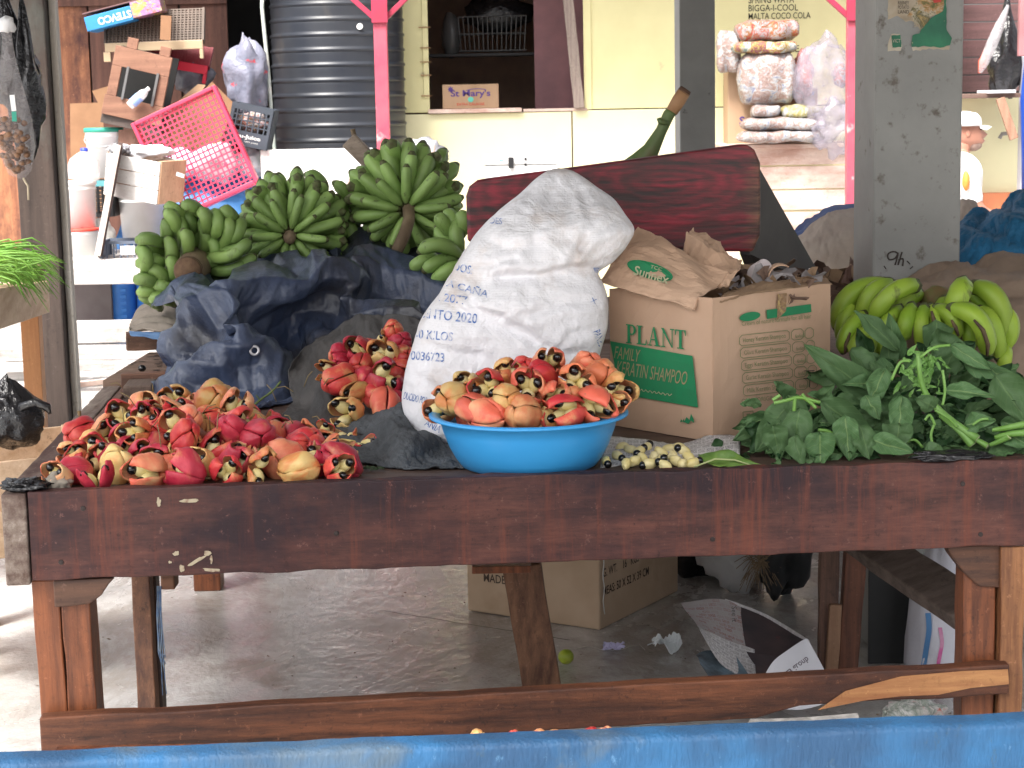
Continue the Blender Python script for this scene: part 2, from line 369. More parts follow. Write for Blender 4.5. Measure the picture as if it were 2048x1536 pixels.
mb = MB(); mb.box(X(-160, YS), X(560, YS), YS+.9, YS+.95, 0, 2.9); mb.box(X(-160, YS), X(560, YS), YS+.05, YS+.9, 2.7, 2.75); mb.build('back_wall', DARK, sh)  # coloured near black for the unlit shack interior
# water tank
TANK = plain('black_tank_plastic', (.022, .026, .036), .38, (.035, .038, .045), scale=3, bmp=.05, c3=(.09, .08, .07), s3=4, lo3=.6, hi3=.85, stretch=(1, 1, .5))
tcx = (X(536, 13.4)+X(804, 13.4))/2; tr = (X(804, 13.4)-X(536, 13.4))/2
def trr(z):
    q = (z/.104) % 1
    return tr + .011*sm(.0, .06, q)*(1-sm(.16, .3, q))+.003*sm(.3, .9, q)
prof = [(trr(i*.0065), i*.0065) for i in range(410)]
tk = thing('water_tank', 'big black ribbed plastic water tank between the shack and the yellow wall', 'water tank', (tcx, 13.75, 0))
MB().lathe([(.01, 0)]+prof+[(tr*.9, 2.7), (.1, 2.85)], 72, (tcx, 13.75, 0)).build('tank_body', TANK, tk, smooth=True)
p = P(717, 52, 13.2); mb = MB().ell((0, 0, 0), (.022, .006, .022), 8, 6, M=Matrix.Translation((p.x, 13.75-sqrt(max(0, tr**2-(p.x-tcx)**2))-.014, p.z))); mb.build('sticker', WHITE, tk)
# pipe beside the tank
mb = MB(); mb.tube([P(525, -30, 13.15), P(524, 15, 13.15), P(537, 150, 13.15), P(549, 300, 13.15), P(556, 420, 13.15), Pz(566, 640, 0)], .013, 8)
tag(mb.build('drain_pipe', plain('pale_green_pipe', (.35, .42, .38), .5, (.6, .6, .55), scale=12), smooth=True), 'thin pale green pipe standing in front of the black tank edge', 'pipe')
# pink awning posts
PINK = plain('pink_gloss_paint', (.48, .085, .12), .5, (.4, .06, .1), scale=9, bmp=.3, bscale=50, c3=(.66, .36, .36), s3=12, lo3=.6, hi3=.74, detail=7)
PINK_D = plain('deep_pink_paint', (.38, .03, .07), .5, (.32, .03, .06), bmp=.1)
def pink_post(uc, wpx, Y, label, vj):
    b = P(uc, 60, Y); t = thing('awning_post', label, 'post', (b.x, Y, 0), 'pink awning posts'); hw = wpx/FPX*Y/2
    MB().box(b.x-hw, b.x+hw, Y-hw, Y+hw, 0, 2.94).build('post_shaft', PINK, t, bevel=.004)
    zj = P(uc, vj, Y).z
    MB().box(b.x-hw-.008, b.x+hw+.008, Y-hw-.02, Y-hw-.001, zj, 2.94).build('collar', PINK_D, t, bevel=.002)
    for s in (-1, 1):
        MB().beam((b.x+s*(hw*.6), Y, zj+.02), (b.x+s*.55, Y, zj+.5), .03, .05, (0, 1, 0)).build('brace', PINK_D, t, bevel=.003)
    return t
pink_post(761, 26, 11.6, 'pink square awning post with two diagonal braces in front of the black tank', 46)
pink_post(1706, 24, 11.6, 'pink awning post partly hidden by the big grey pillar', 42)
tag(MB().box(X(560, 11.6), X(1900, 11.6), 11.55, 11.66, 2.95, 3.05).build('awning_beam', PINK_D), 'pink beam resting on the awning posts', 'beam')
# hatch contents
def cardbox(name, label, c, sx, sy, sz, rz, mat=None, group=None, lid=True):
    t = thing(name, label, 'box', c, group); M_ = rotz(rz, c)
    MB().box(-sx/2, sx/2, -sy/2, sy/2, 0, sz, M=M_).build('box_body', mat or CARD, t, bevel=.004)
    if lid:
        MB().box(-sx/2-.001, sx/2+.001, -.0015, .0015, sz, sz+.002, M=M_).build('lid_seam', CARD_IN, t)
    return t, M_
c0 = P(942, 217, YW+.1); c0.z = zs+.023
wbx = 111/FPX*14.05
t, M_ = cardbox('carton', 'cardboard carton with purple and red print standing on the hatch sill', (c0.x, YW+.16, c0.z), wbx, .24, 47/FPX*14.1, 0)
PURP = plain('purple_print', (.09, .05, .2), .8); REDP = plain('red_print', (.5, .08, .05), .8); TEAL = plain('teal_sticker', (.1, .45, .36), .7)
FR = lambda dx, dz, off=-.122: M_ @ frame((1, 0, 0), (0, 0, 1), (0, -1, 0), (dx, off, dz))
mb = MB(); mb.text('St Mary\'s', FR(.0, .105), w_=.29, h=.062, bold=.02)
for k in range(8):
    a0 = 1.1-k*.09; 
    mb.add([FR(.05, .0) @ V((cos(a)*q, .02+sin(a)*q*.62+.0, 0)) for a, q in ((a0+.9, .2), (a0+.81, .2), (a0+.81, .192), (a0+.9, .192))], [(0, 1, 2, 3)])
mb.add([FR(-.145, .14) @ V((cos(a)*.018*(1+.25*cos(8*a)), sin(a)*.018*(1+.25*cos(8*a)), 0)) for a in [2*pi*i/32 for i in range(32)]], [tuple(range(32))])
mb.build('purple_print', PURP, t)
mb = MB(); mb.text('EXTRA CALROSE', FR(0, .032), w_=.2, h=.018, bold=.01); mb.build('red_print', REDP, t)
MB().add([FR(0, .065, -.123) @ V((cos(a)*.022, sin(a)*.02, 0)) for a in [2*pi*i/8 for i in range(8)]], [tuple(range(8))]).build('round_sticker', TEAL, t)
# wire basket on hatch shelf
zsh = Z(106, 1000, 15)
t = thing('wire_basket', 'dark wire basket on the back shelf inside the hatch', 'basket', P(985, 100, 15.05)); t.location.z = zsh
WIRE = plain('grey_wire', (.12, .12, .12), .4)
x0, x1 = X(925, 15), X(1050, 15); mb = MB()
for i in range(15):
    x = lerp(x0, x1, i/14); mb.tube([(x+.02*(i-7)/7, 14.96, zsh+.28), (x, 14.97, zsh+.02)], .004, 5)
for z in (.02, .15, .28):
    mb.tube([(x0-.02, 14.96, zsh+z), (x1+.02, 14.96, zsh+z)], .005, 5); mb.tube([(x0-.02, 15.2, zsh+z), (x1+.02, 15.2, zsh+z)], .005, 5)
mb.build('wire_frame', WIRE, t)
MB().ell((lerp(x0, x1, .6), 15.08, zsh+.3), (.26, .1, .14), 14, 8, wob=.5).build('dark_goods', BLACK_BAG, t, smooth=True)
mb = MB().ell((X(905, 15), 15.1, zsh+.14), (.08, .08, .18), 12, 8, wob=.2); tag(mb.build('jar', plain('dim_jar', (.1, .1, .1), .3), smooth=True), 'dim rounded jar at the left of the shelf inside the hatch', 'jar')
# snack counter on the right
YC = 13.5
ct = thing('wooden_counter', 'pale pinkish plank counter under the snack packets', 'counter', (X(1600, YC), YC, 0))
zc = P(1580, 300, YC).z
for i, (v0, v1) in enumerate(((288, 330), (333, 378), (381, 420), (424, 470))):
    MB().box(X(1440, YC), X(1920, YC), YC-.25, YC-.225, P(1580, v1, YC-.25).z, P(1580, v0, YC-.25).z).build('front_plank', PINKWOOD, ct, bevel=.003)
MB().box(X(1430, YC), X(1925, YC), YC-.3, YC+.35, zc+.02, zc+.05).build('counter_top', PINKWOOD, ct, bevel=.003)
MB().box(X(1440, YC), X(1470, YC), YC-.2, YC-.1, 0, zc+.018).build('leg', PINKWOOD, ct); MB().box(X(1880, YC), X(1910, YC), YC-.2, YC-.1, 0, zc+.018).build('leg', PINKWOOD, ct)
def crinkle_mat(name, cols, alpha=1):
    m, nt, bs = newmat(name); co = coords(nt, (1, 1, 1))
    n = nz(nt, co, 13, 5, .7, 1.2)
    nt.links.new(ramp(nt, n, [(.25+.5*i/len(cols), c) for i, c in enumerate(cols)]), bs.inputs['Base Color'])
    bs.inputs['Roughness'].default_value = .25; bs.inputs['Alpha'].default_value = alpha; bump(nt, bs, nz(nt, co, 30, 5, .7), .9, .02); return m
SN1 = crinkle_mat('red_white_snack_wrap', [(.34, .02, .02), (.34, .28, .24), (.4, .07, .03), (.34, .34, .36), (.28, .12, .03), (.3, .02, .04)])
SN2 = crinkle_mat('multicolour_snack_wrap', [(.25, .12, .02), (.45, .35, .22), (.2, .02, .08), (.4, .28, .06), (.45, .45, .45), (.1, .2, .16)])
SN3 = crinkle_mat('silvery_wrap', [(.17, .16, .2), (.34, .33, .35), (.26, .16, .13), (.4, .4, .4), (.17, .19, .28)])
SN4 = crinkle_mat('yellow_white_wrap', [(.3, .28, .07), (.36, .36, .28), (.26, .22, .05), (.36, .36, .36)])
def packet(label, u0, u1, v0, v1, Y, mat, dep=.09, bulges=3, grp='plastic bags of snacks stacked on the counter'):
    a = P(u0, v1, Y); b = P(u1, v0, Y); w_ = b.x-a.x; h = b.z-a.z; sd_ = R.random()*50
    def fn(u, v):
        x = u; q = 2*pi*v; e = (1-abs(2*u-1)**6)**.5
        bl = .82+.18*abs(cos(pi*bulges*u))
        cy = cos(q); cz = sin(q)
        sgn = lambda t: (abs(t)**.6)*(1 if t > 0 else -1)
        p = V((a.x+w_*u, Y+dep*sgn(cy)*e*bl, a.z+h*.5+h*.5*sgn(cz)*e*(.9+.1*bl)))
        return p+V((0, 1, 1))*.018*noise.noise(p*9+V((sd_, 0, 0)))+V((1, 0, 0))*.012*noise.noise(p*14)
    return tag(MB().grid(fn, 30, 20).build('snack_bag', mat, smooth=True), label, 'snack bag', grp)
packet('red and white bag of snack packets on top of the tall stack', 1468, 1600, 38, 84, 13.45, SN1, .16)
packet('colourful flat snack bag just under the top red one', 1462, 1596, 82, 108, 13.4, SN2, .15)
packet('big clear silvery bag of packets filling the middle of the stack', 1474, 1592, 102, 212, 13.42, SN3, .17, 2)
packet('small pale bag sagging off the left side of the stack', 1432, 1482, 60, 148, 13.5, SN3, .08, 1)
packet('short yellow-white bag in the right of the third row from the counter', 1558, 1648, 210, 236, 13.3, SN4, .13, 2)
packet('silvery bag at the left of the third row from the counter', 1500, 1562, 210, 236, 13.28, SN3, .13, 1)
packet('long white bag in the second row from the counter', 1478, 1655, 234, 262, 13.26, SN3, .15, 4)
packet('long white bag lying directly on the counter', 1472, 1650, 258, 287, 13.24, SN3, .15, 4)
t, M_ = cardbox('carton', 'brown carton standing on the counter behind the stacked snack bags', (X(1530, 13.7), 13.75, zc+.05), .55, .3, .5, 0)
mb = MB(); mb.text('St', M_ @ frame((1, 0, 0), (0, 0, 1), (0, -1, 0), (-.16, -.152, .16)), w_=.07, h=.06, bold=.02); mb.build('purple_print', PURP, t)
t, M_ = cardbox('carton', 'small brown carton with a blue label between the snack stack and the clear bag', (X(1612, 13.7), 13.6, P(1600, 212, 13.6).z), .1, .2, .12, 0)
MB().box(-.035, .025, -.103, -.1005, .075, .1, M=M_).build('blue_label', plain('blue_label', (.1, .16, .4), .6), t)
FILM = film('clear_plastic_film', (.33, .3, .36), .2, .42)
def bag(name, label, cat, c, r, mat, wob=.25, knot=None, group=None, n=36, seed=0, sc=2.4, M=None, creases=.05):
    def fn(u, v):
        a = 2*pi*u; b = pi*(v-.5); d_ = V((cos(a)*cos(b), sin(a)*cos(b), sin(b)))
        q = 1+wob*noise.noise(d_*sc+V((seed*3.1, seed, 0)))+creases*ridge(d_*4+V((seed, 0, 0)))
        p = V((d_.x*r[0]*q, d_.y*r[1]*q, d_.z*r[2]*q)) 
        if knot and d_.z > .55:
            k = sm(.55, 1, d_.z); p.x *= 1-.75*k; p.y *= 1-.75*k; p.z += k*knot
        if M: p = M.to_3x3() @ p
        return p+V(c)
    o = MB().grid(fn, n, n//2, closeu=True).build(name, mat, smooth=True)
    return tag(o, label, cat, group)
bag('clear_bag', 'large inflated clear plastic bag beside the pink post on the counter', 'plastic bag', P(1652, 175, 13.25), (.2, .15, .33), FILM, .3, seed=3)
bag('clear_bag', 'slack lower clear bag hanging in front of the counter by the pink post', 'plastic bag', P(1672, 255, 13.12), (.15, .1, .17), FILM, .5, seed=5)
bag('red_packet', 'red and white packet pressed inside the clear bag near the pink post', 'packet', P(1683, 150, 13.35), (.06, .05, .08), SN1, .3, seed=6)
bag('red_packet', 'dark red packet behind the left edge of the inflated clear bag', 'packet', P(1606, 150, 13.42), (.07, .06, .17), crinkle_mat('mauve_wrap', [(.5, .25, .22), (.6, .5, .5), (.6, .15, .1), (.4, .3, .35)]), .3, seed=8)
# white door leaf and shelf on the right
sh2 = thing('pink_shack', 'dark pinkish plank shack at the right edge with a counter shelf', 'shack', (X(1985, 13.2), 13.2, 0))
PL2 = wood('dusky_pink_planks', (.14, .07, .07), (.075, .04, .04), 0, 8, .75, .3)
zb = P(1980, 190, 13.2).z
for k in range(9):
    MB().box(X(1890), X(2140), 14.4, 14.43, zb+.02+k*.13, zb+.142+k*.13).build('back_plank', PL2, sh2, bevel=.003)
MB().box(X(1900, 13.2), X(2036, 13.2), 13.05, 13.8, zb-.02, zb+.01).build('shelf', wood('shelf_wood', (.2, .13, .1), (.1, .06, .05), 0), sh2, bevel=.003)
MB().beam(P(2000, 196, 13.03), P(2028, 278, 13.03), .06, .03, (0, 1, 0)).build('bracket', wood('bracket_wood', (.42, .25, .17), (.28, .15, .1), 2), sh2, bevel=.004)
MB().box(X(1860), X(2040), 13.55, 13.6, P(1980, 388, 13.55).z, zb-.022).build('lower_wall', CREAM2, sh2)
MB().box(X(1860), X(2040), 13.5, 13.58, 0, P(1980, 386, 13.5).z).build('plinth', plain('orange_plinth', (.6, .22, .1), .7, (.5, .18, .09)), sh2, bevel=.004)
MB().box(X(2037, 13.3), X(2052, 13.3), 13.2, 13.3, 0, 2.9).build('corner_post', plain('pale_post_paint', (.5, .5, .56), .6), sh2, bevel=.004)
MB().box(X(2036, 13.0), X(2130, 13.0), 13.0, 13.05, P(2040, 112, 13).z, 2.9).build('upper_board', plain('faded_pink_board', (.36, .16, .17), .7, (.3, .13, .14)), sh2, bevel=.004)
tag(MB().box(P(1968, 190, 13.1).x, P(2024, 190, 13.1).x, 13.0, 13.3, zb+.012, zb+.032).build('paper_pad', plain('white_paper', (.8, .8, .85), .6), bevel=.003), 'white pad of paper lying on the shelf at the far right', 'paper')
bag('black_bag', 'bulging black bag hanging above the shelf at the far right', 'plastic bag', P(2012, 130, 13.3), (.12, .1, .22), BLACK_BAG, .3, knot=.25, seed=9)
mb = MB(); mb.tube([P(2016, 10, 13.1), P(2000, 50, 13.1), P(1985, 85, 13.1), P(1968, 125, 13.1), P(1960, 145, 13.1)], [.01, .035, .04, .035, .012], 10); tag(mb.build('clear_bag', film('dim_clear_film', (.5, .48, .5), .3, .45), smooth=True), 'narrow clear bag slung diagonally beside the black bag', 'plastic bag')
mb = MB(); mb.tube([P(1973, 100, 13.15), P(1965, 125, 13.15), P(1958, 146, 13.15)], [.015, .03, .008], 8); tag(mb.build('red_goods', plain('orange_red_wrap', (.7, .09, .04), .4), smooth=True), 'orange-red goods in the bottom of the slung clear bag', 'produce')
mb = MB(); mb.tube([P(2060, 100, 12.7), P(2054, 200, 12.7), P(2058, 300, 12.7), P(2062, 420, 12.7)], [.03, .045, .05, .06], 12); tag(mb.build('blue_tarp', plain('deep_blue_sheet', (.01, .05, .3), .35, bmp=.6, bscale=12), smooth=True), 'gathered deep blue sheet hanging at the right edge of the shelf', 'tarp')
tag(MB().tube([P(1999, 277, 13.45), P(2004, 268, 13.45), P(2020, 266, 13.45), P(2036, 272, 13.45)], .014, 8).build('hook', plain('grey_iron', (.25, .24, .22), .5), smooth=True), 'grey curved iron hook on the bright wall right of the seated man', 'hook')
tag(MB().box(P(1937, 0, 13.5).x, P(1946, 0, 13.5).x, 13.52, 13.545, P(1940, 335, 13.5).z, P(1940, 330, 13.5).z).build('latch', BLACKM), 'tiny dark latch on the bright wall behind the man', 'latch')
# cooler box
t = thing('cooler_box', 'white cooler with a black latch in front of the yellow wall', 'cooler', (X(1040, 13.2), 13.2, 0))
za = P(1038, 312, 13).z
MB().box(X(966, 13), X(1115, 13), 13.0, 13.4, 0, za-.06).build('cooler_body', WHITE, t, bevel=.012)
MB().box(X(964, 13), X(1117, 13), 12.99, 13.41, za-.058, za).build('lid', WHITE, t, bevel=.012)
p = P(1022, 323, 12.99); MB().box(p.x-.018, p.x+.018, 12.97, 12.99, p.z-.045, p.z+.03).build('latch', BLACKM, t, bevel=.004)
p = P(1051, 323, 12.99); mb = MB(); [mb.box(p.x-.008, p.x+.008, 12.98, 12.99, p.z-.03+k*.04, p.z-.014+k*.04) for k in (0, 1)]; mb.build('screw', BLACKM, t)
p = P(1002, 321, 12.985); MB().box(p.x-.014, p.x+.014, 12.985, 12.99, p.z-.003, p.z+.003).build('label', plain('blue_tag', (.1, .3, .5), .5), t)
# white rust stained panel
WP = plain('white_panel_rusty', (.78, .76, .74), .6, (.72, .68, .66), c3=(.3, .1, .05), s3=2.6, lo3=.56, hi3=.64, bmp=.15, bscale=30)
p0, p1 = P(523, 368, 12.6), P(745, 298, 12.6)
tag(MB().box(p0.x, p1.x, 12.6, 12.64, 0, P(523, 300, 12.6).z+.0).build('painted_board', WP, bevel=.005), 'white painted panel with rusty stains in front of the black tank', 'panel')
bag('grey_bag', 'grey plastic bag with dark folds just right of the tall banana bunch', 'plastic bag', P(848, 312, 12.5), (.14, .1, .11), plain('grey_film', (.2, .2, .22), .3, (.5, .5, .55), scale=9, bmp=.6, bscale=15), .4, seed=12)
q0 = P(848, 332, 12.5); tag(MB().box(q0.x-.1, q0.x+.1, 12.38, 12.62, 0, q0.z).build('wooden_box', PINKWOOD, bevel=.006), 'narrow upright wooden box under the grey plastic bag behind the tall banana bunch', 'box')
tag(MB().tube([P(862, 332, 12.3), P(867, 290, 12.3)], .013, 8).build('stick', PINKWOOD, smooth=True), 'short pale stick poking up from the grey bag', 'stick')
# grey post in the middle distance
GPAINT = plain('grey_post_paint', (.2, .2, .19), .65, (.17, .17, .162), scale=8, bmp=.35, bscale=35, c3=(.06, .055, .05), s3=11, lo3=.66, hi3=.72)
GLIGHT = plain('lighter_post_face', (.3, .31, .3), .6, (.26, .26, .25), scale=8, bmp=.3, bscale=35, c3=(.1, .09, .07), s3=11, lo3=.68, hi3=.74)  # left face of the post, a lighter grey than its front
def squarepost(name, label, u0, u1, v, Y, mat, h=2.93, dep=None, rz=0, mat2=None):
    a = P(u0, v, Y); b = P(u1, v, Y); w_ = b.x-a.x; t = thing(name, label, 'post', ((a.x+b.x)/2, Y+w_/2, 0), 'roof posts of the market')
    dp = dep or w_
    M_ = rotz(rz, ((a.x+b.x)/2, Y+dp/2, 0))
    mb = MB()
    n = 24
    mb.add([], [])
    for i in range(1): mb.box(-w_/2, w_/2, -dp/2, dp/2, 0, h, M=M_)
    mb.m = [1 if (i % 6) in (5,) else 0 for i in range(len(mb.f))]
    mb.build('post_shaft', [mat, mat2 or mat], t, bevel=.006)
    return t, M_, w_, dp
squarepost('roof_post', 'plain grey square roof post standing between the hatch and the snack stack', 1357, 1429, 150, 8.4, GPAINT, mat2=GLIGHT, rz=.05)
# ================= heap of crates and buckets on the back stall =================
def plm(u, v, Y, a=0, yaw=0, pitch=0):
    return Matrix.Translation(P(u, v, Y)) @ Matrix.Rotation(radians(yaw), 4, 'Z') @ Matrix.Rotation(-radians(a), 4, 'Y') @ Matrix.Rotation(radians(pitch), 4, 'X')
GREYW2 = wood('sun_bleached_board', (.55, .52, .5), (.3, .27, .25), 0, 16, .8, .5, stain=(.2, .18, .17), slo=.55, shi=.72)
zt = P(200, 520, 11.7).z
bs_ = thing('back_stall', 'weathered grey plank stall carrying the heap of crates at the back left', 'stall', (X(250, 12), 12.4, 0))
xa, xb = X(-60, 11.7), X(520, 11.7)
MB().beam((xa, 11.7, zt-.075), (xb, 11.7, zt-.075), .035, .15, (0, 0, 1), seg=12, jit=.004).build('front_board', GREYW2, bs_, bevel=.004)
for k in range(7): MB().box(xa, xb, 11.73+k*.26, 11.73+k*.26+.25, zt-.03, zt-.003+.002*(k % 2)).build('top_plank', GREYW2, bs_, bevel=.004)
for x in (X(-20, 11.8), X(508, 11.8)):
    for y in (11.78, 13.4): MB().box(x-.045, x+.045, y-.045, y+.045, 0, zt-.031).build('leg', GREYW2, bs_, bevel=.004)
pl = thing('low_bench', 'low bench of bleached horizontal boards in front of the blue drums', 'bench', (X(200, 11), 10.9, 0))
for v0, v1, Y, dx in ((640, 683, 11.2, 0), (690, 716, 10.6, 20), (722, 738, 10.2, -10)):
    a = P(-40+dx, v1+6, Y); b = P(345, v1-2, Y); h = (v1-v0)/FPX*Y
    MB().beam((a.x, Y, (a.z+b.z)/2+h/2), (b.x, Y, (a.z+b.z)/2+h/2), .1, h, (0, 0, 1), seg=8, jit=.003).build('bench_board', GREYW2, pl, bevel=.004)
for u in (20, 330):
    MB().box(P(u, 700, 10.6).x-.05, P(u, 700, 10.6).x+.05, 10.68, 11.1, 0, .34).build('leg', GREYW2, pl, bevel=.004)
tag(MB().beam(Pz(30, 785, .02), Pz(215, 762, .02), .03, .03, (0, 0, 1), seg=4, jit=.003).build('loose_batten', PINKWOOD, bevel=.003), 'loose thin wooden batten lying on the bright ground at the left', 'batten')
# blue drums
BLUE = plain('blue_drum_plastic', (.05, .24, .75), .35, (.06, .27, .78), bmp=.05)
for i, (u0, u1) in enumerate(((168, 236), (237, 312))):
    a, b = X(u0, 12.6), X(u1, 12.6); r_ = (b-a)/2; t = thing('blue_drum', ('left' if i == 0 else 'right')+' blue plastic drum under the back stall', 'drum', ((a+b)/2, 12.9, 0), 'blue drums under the back stall')
    MB().lathe([(r_*.9, 0), (r_, .03), (r_, .13), (r_*1.03, .15), (r_, .17), (r_, .3), (r_*1.03, .32), (r_, .34), (r_, .5), (r_*.93, .54), (.02, .55)], 36, ((a+b)/2, 12.9, 0)).build('drum_body', BLUE, t, smooth=True)
    mb = MB()
    for s in ((-.42,), (.3,)) if i == 0 else ((-.2,),):
        for k in range(9): mb.box((a+b)/2+s[0]*r_-.03, (a+b)/2+s[0]*r_+.03, 12.9-r_*.98, 12.9-r_*.9, .06+k*.045, .085+k*.045)
    mb.build('grip_rib', BLUE, t, bevel=.004)
t, M_ = cardbox('carton', 'low grey-brown box beside the blue drums with a white cover', (X(145, 12.7), 12.9, 0), .36, .3, .36, 0, plain('grey_brown_board', (.2, .17, .17), .8, (.16, .13, .13)))
MB().box(-.19, .17, -.17, .16, .362, .41, M=M_).build('white_cover', WHITE, t, bevel=.006)
# buckets
def bucket(label, u0, u1, v0, v1, Y, rim, body=WHITE, taper=.9, handle=True, lid=None):
    a, b = P(u0, v1, Y), P(u1, v0, Y); r_ = (b.x-a.x)/2; h = b.z-a.z; c = ((a.x+b.x)/2, Y+r_, a.z)
    t = thing('bucket', label, 'bucket', c, 'white plastic buckets in the back heap')
    MB().lathe([(.01, .002), (r_*taper, .0), (r_*.98, h*.82), (r_*1.03, h*.83), (r_*.99, h*.85), (r_*.99, h*.9), (r_*1.03, h*.91)], 32, c).build('bucket_body', body, t, smooth=True)
    MB().lathe([(r_*1.03, h*.912), (r_*1.06, h*.92), (r_*1.06, h*.99), (r_*1.0, h), (.01, h)], 32, c).build('rim', rim, t, smooth=True)
    if handle:
        mb = MB(); mb.tube([V(c)+V((cos(q)*r_*1.04, -abs(sin(q))*r_*1.08, h*.8-abs(sin(q))*.06)) for q in [pi*k/12 for k in range(13)]], .004, 6); mb.build('handle', plain('wire', (.4, .4, .4), .4), t, smooth=True)
    return t
GRN = plain('green_rim', (.03, .28, .2), .5); REDR = plain('red_rim', (.6, .06, .04), .5)
bucket('white bucket with a green rim, upper left of the heap', 167, 236, 255, 357, 12.8, GRN)
bucket('tall white bucket below the clear jug at the left of the heap', 122, 183, 362, 462, 12.1, WHITE, handle=False)
bucket('white bucket with a red rim standing on the back stall', 124, 190, 458, 519, 12.0, REDR, handle=False)
bucket('wide white bucket under the white wooden crate', 232, 322, 388, 480, 12.5, WHITE, handle=False)
GLASS = film('clear_bottle_plastic', (.8, .8, .8), .12, .4, bmp=.15, scale=8)
c = P(158, 362, 12.1); c.y += .12
mb = MB().lathe([(.01, 0), (.1, .005), (.105, .06), (.1, .1), (.09, .13), (.045, .17), (.02, .185)], 24, c, M=Matrix.Translation(c) @ Matrix.Rotation(radians(-15), 4, 'Y') @ Matrix.Rotation(radians(20), 4, 'Y'))
t = thing('plastic_jug', 'clear round-shouldered plastic jug on top of the tall white bucket', 'jug', c); mb.build('jug_body', GLASS, t, smooth=True)
MB().lathe([(.024, 0), (.024, .02), (.005, .022)], 16, M=Matrix.Translation(c+V((.016, 0, .183)))).build('cap', plain('blue_cap', (.03, .06, .5), .4), t, smooth=True)
# leaning plank
PALEW = wood('pale_board', (.62, .55, .5), (.42, .34, .3), 2, 10, .7, .3)
mb = MB(); mb.beam(P(241, 290, 12.0), P(200, 512, 11.85), .2, .03, (1, .25, .1), seg=6, jit=.003); tag(mb.build('leaning_board', wood('dark_board', (.1, .06, .05), (.05, .03, .028), 2, 12, .7, .3), bevel=.004), 'board leaning steeply between the buckets with its pale edge showing', 'board')
mb = MB(); mb.beam(P(236, 290, 11.88), P(195, 512, 11.73), .028, .036, (1, .25, .1), seg=6, jit=.002); tag(mb.build('batten', PALEW, bevel=.003), 'pale edge of the steeply leaning dark board', 'batten')  # pale edge of the leaning board, built as its own strip
# white wooden crate
def slatcrate(name, label, M_, sx, sy, sz, mats, nsl=3, grp=None, cat='crate'):
    t = thing(name, label, cat, M_.translation, grp)
    for k in range(nsl):
        z0 = sz*k/nsl; z1 = sz*(k+1)/nsl-.006
        MB().box(-sx/2, sx/2, -sy/2, -sy/2+.012, z0, z1, M=M_).build('front_slat', mats[0], t, bevel=.002)
        MB().box(-sx/2, sx/2, sy/2-.012, sy/2, z0, z1, M=M_).build('rear_slat', mats[0], t, bevel=.002)
    for s in (-1, 1):
        MB().box(s*sx/2-.008-.01*(s > 0), s*sx/2+.008-.01*(s < 0)+.0, -sy/2+.013, sy/2-.013, 0, sz, M=M_).build('end_board', mats[1], t, bevel=.002)
    MB().box(-sx/2+.009, sx/2-.009, -sy/2+.013, sy/2-.013, 0, .012, M=M_).build('base', mats[1], t)
    return t
WHW = wood('white_washed_wood', (.78, .76, .73), (.62, .58, .54), 0, 8, .7, .2)
YWD = wood('yellow_pine', (.5, .32, .2), (.34, .19, .11), 2, 14, .7, .3)
slatcrate('wooden_crate', 'white-washed wooden crate with an orange pine end, tilted on top of a bucket', plm(287, 396, 12.15, -9, -24), .4, .3, .27, (WHW, YWD))
p = P(360, 342, 12.1); tag(MB().box(-.025, .025, -.008, 0, -.012, .012, M=plm(360, 350, 12.02, -20, 30)).build('label', WHITE), 'small white tag on the end of the tilted wooden crate', 'tag')
bag('white_bag', 'bright white plastic bag lying on top of the tilted white crate', 'plastic bag', P(292, 305, 12.2), (.16, .12, .05), plain('white_film', (.8, .8, .82), .4, (.7, .7, .74), scale=6, bmp=.5, bscale=14), .4, seed=21)
bag('white_bag', 'small crumpled white and black bag at the left end of the tilted crate top', 'plastic bag', P(240, 300, 12.1), (.07, .06, .035), crinkle_mat('white_black_film', [(.7, .7, .7), (.8, .8, .8), (.1, .1, .12), (.7, .7, .72)]), .5, seed=22)
# lattice tray
def lattice(name, label, M_, sx, sz, n, mat, rim=.02, dep=.07, bar=.0045, cat='tray', diag=False, mid=False):
    t = thing(name, label, cat, M_.translation)
    mb = MB()
    for k in range(1, n):
        q = k/n
        mb.box(-sx/2+q*sx-bar, -sx/2+q*sx+bar, 0, .006, -sz/2, sz/2, M=M_)
    nz_ = int(n*sz/sx)
    for k in range(1, nz_):
        q = k/nz_; mb.box(-sx/2, sx/2, .001, .007, -sz/2+q*sz-bar, -sz/2+q*sz+bar, M=M_)
    mb.build('lattice', mat, t)
    for s in (-1, 1):
        MB().box(s*sx/2-.012, s*sx/2+.012, -rim, dep, -sz/2-.012, sz/2+.012, M=M_).build('side_rim', mat, t, bevel=.004)
        MB().box(-sx/2+.013, sx/2-.013, -rim-.001, dep-.002, s*sz/2-.012, s*sz/2+.0125, M=M_).build('end_rim', mat, t, bevel=.004)
    return t
PT = plain('pink_red_plastic', (.6, .035, .085), .4, (.54, .03, .075), bmp=.05)
t = lattice('plastic_tray', 'pink-red lattice tray leaning diagonally on its corner', plm(390, 306, 12.3, 23.5, 0, -8), .575, .66, 17, PT)
M_ = plm(390, 306, 12.3, 23.5, 0, -8)
for sx_ in (-.25, .25):
    for sz_ in (-.25, .25): MB().box(sx_*.6-.012, sx_*.6+.012, -.004, .002, sz_*.6-.012, sz_*.6+.012, M=M_).build('stud', PT, t)
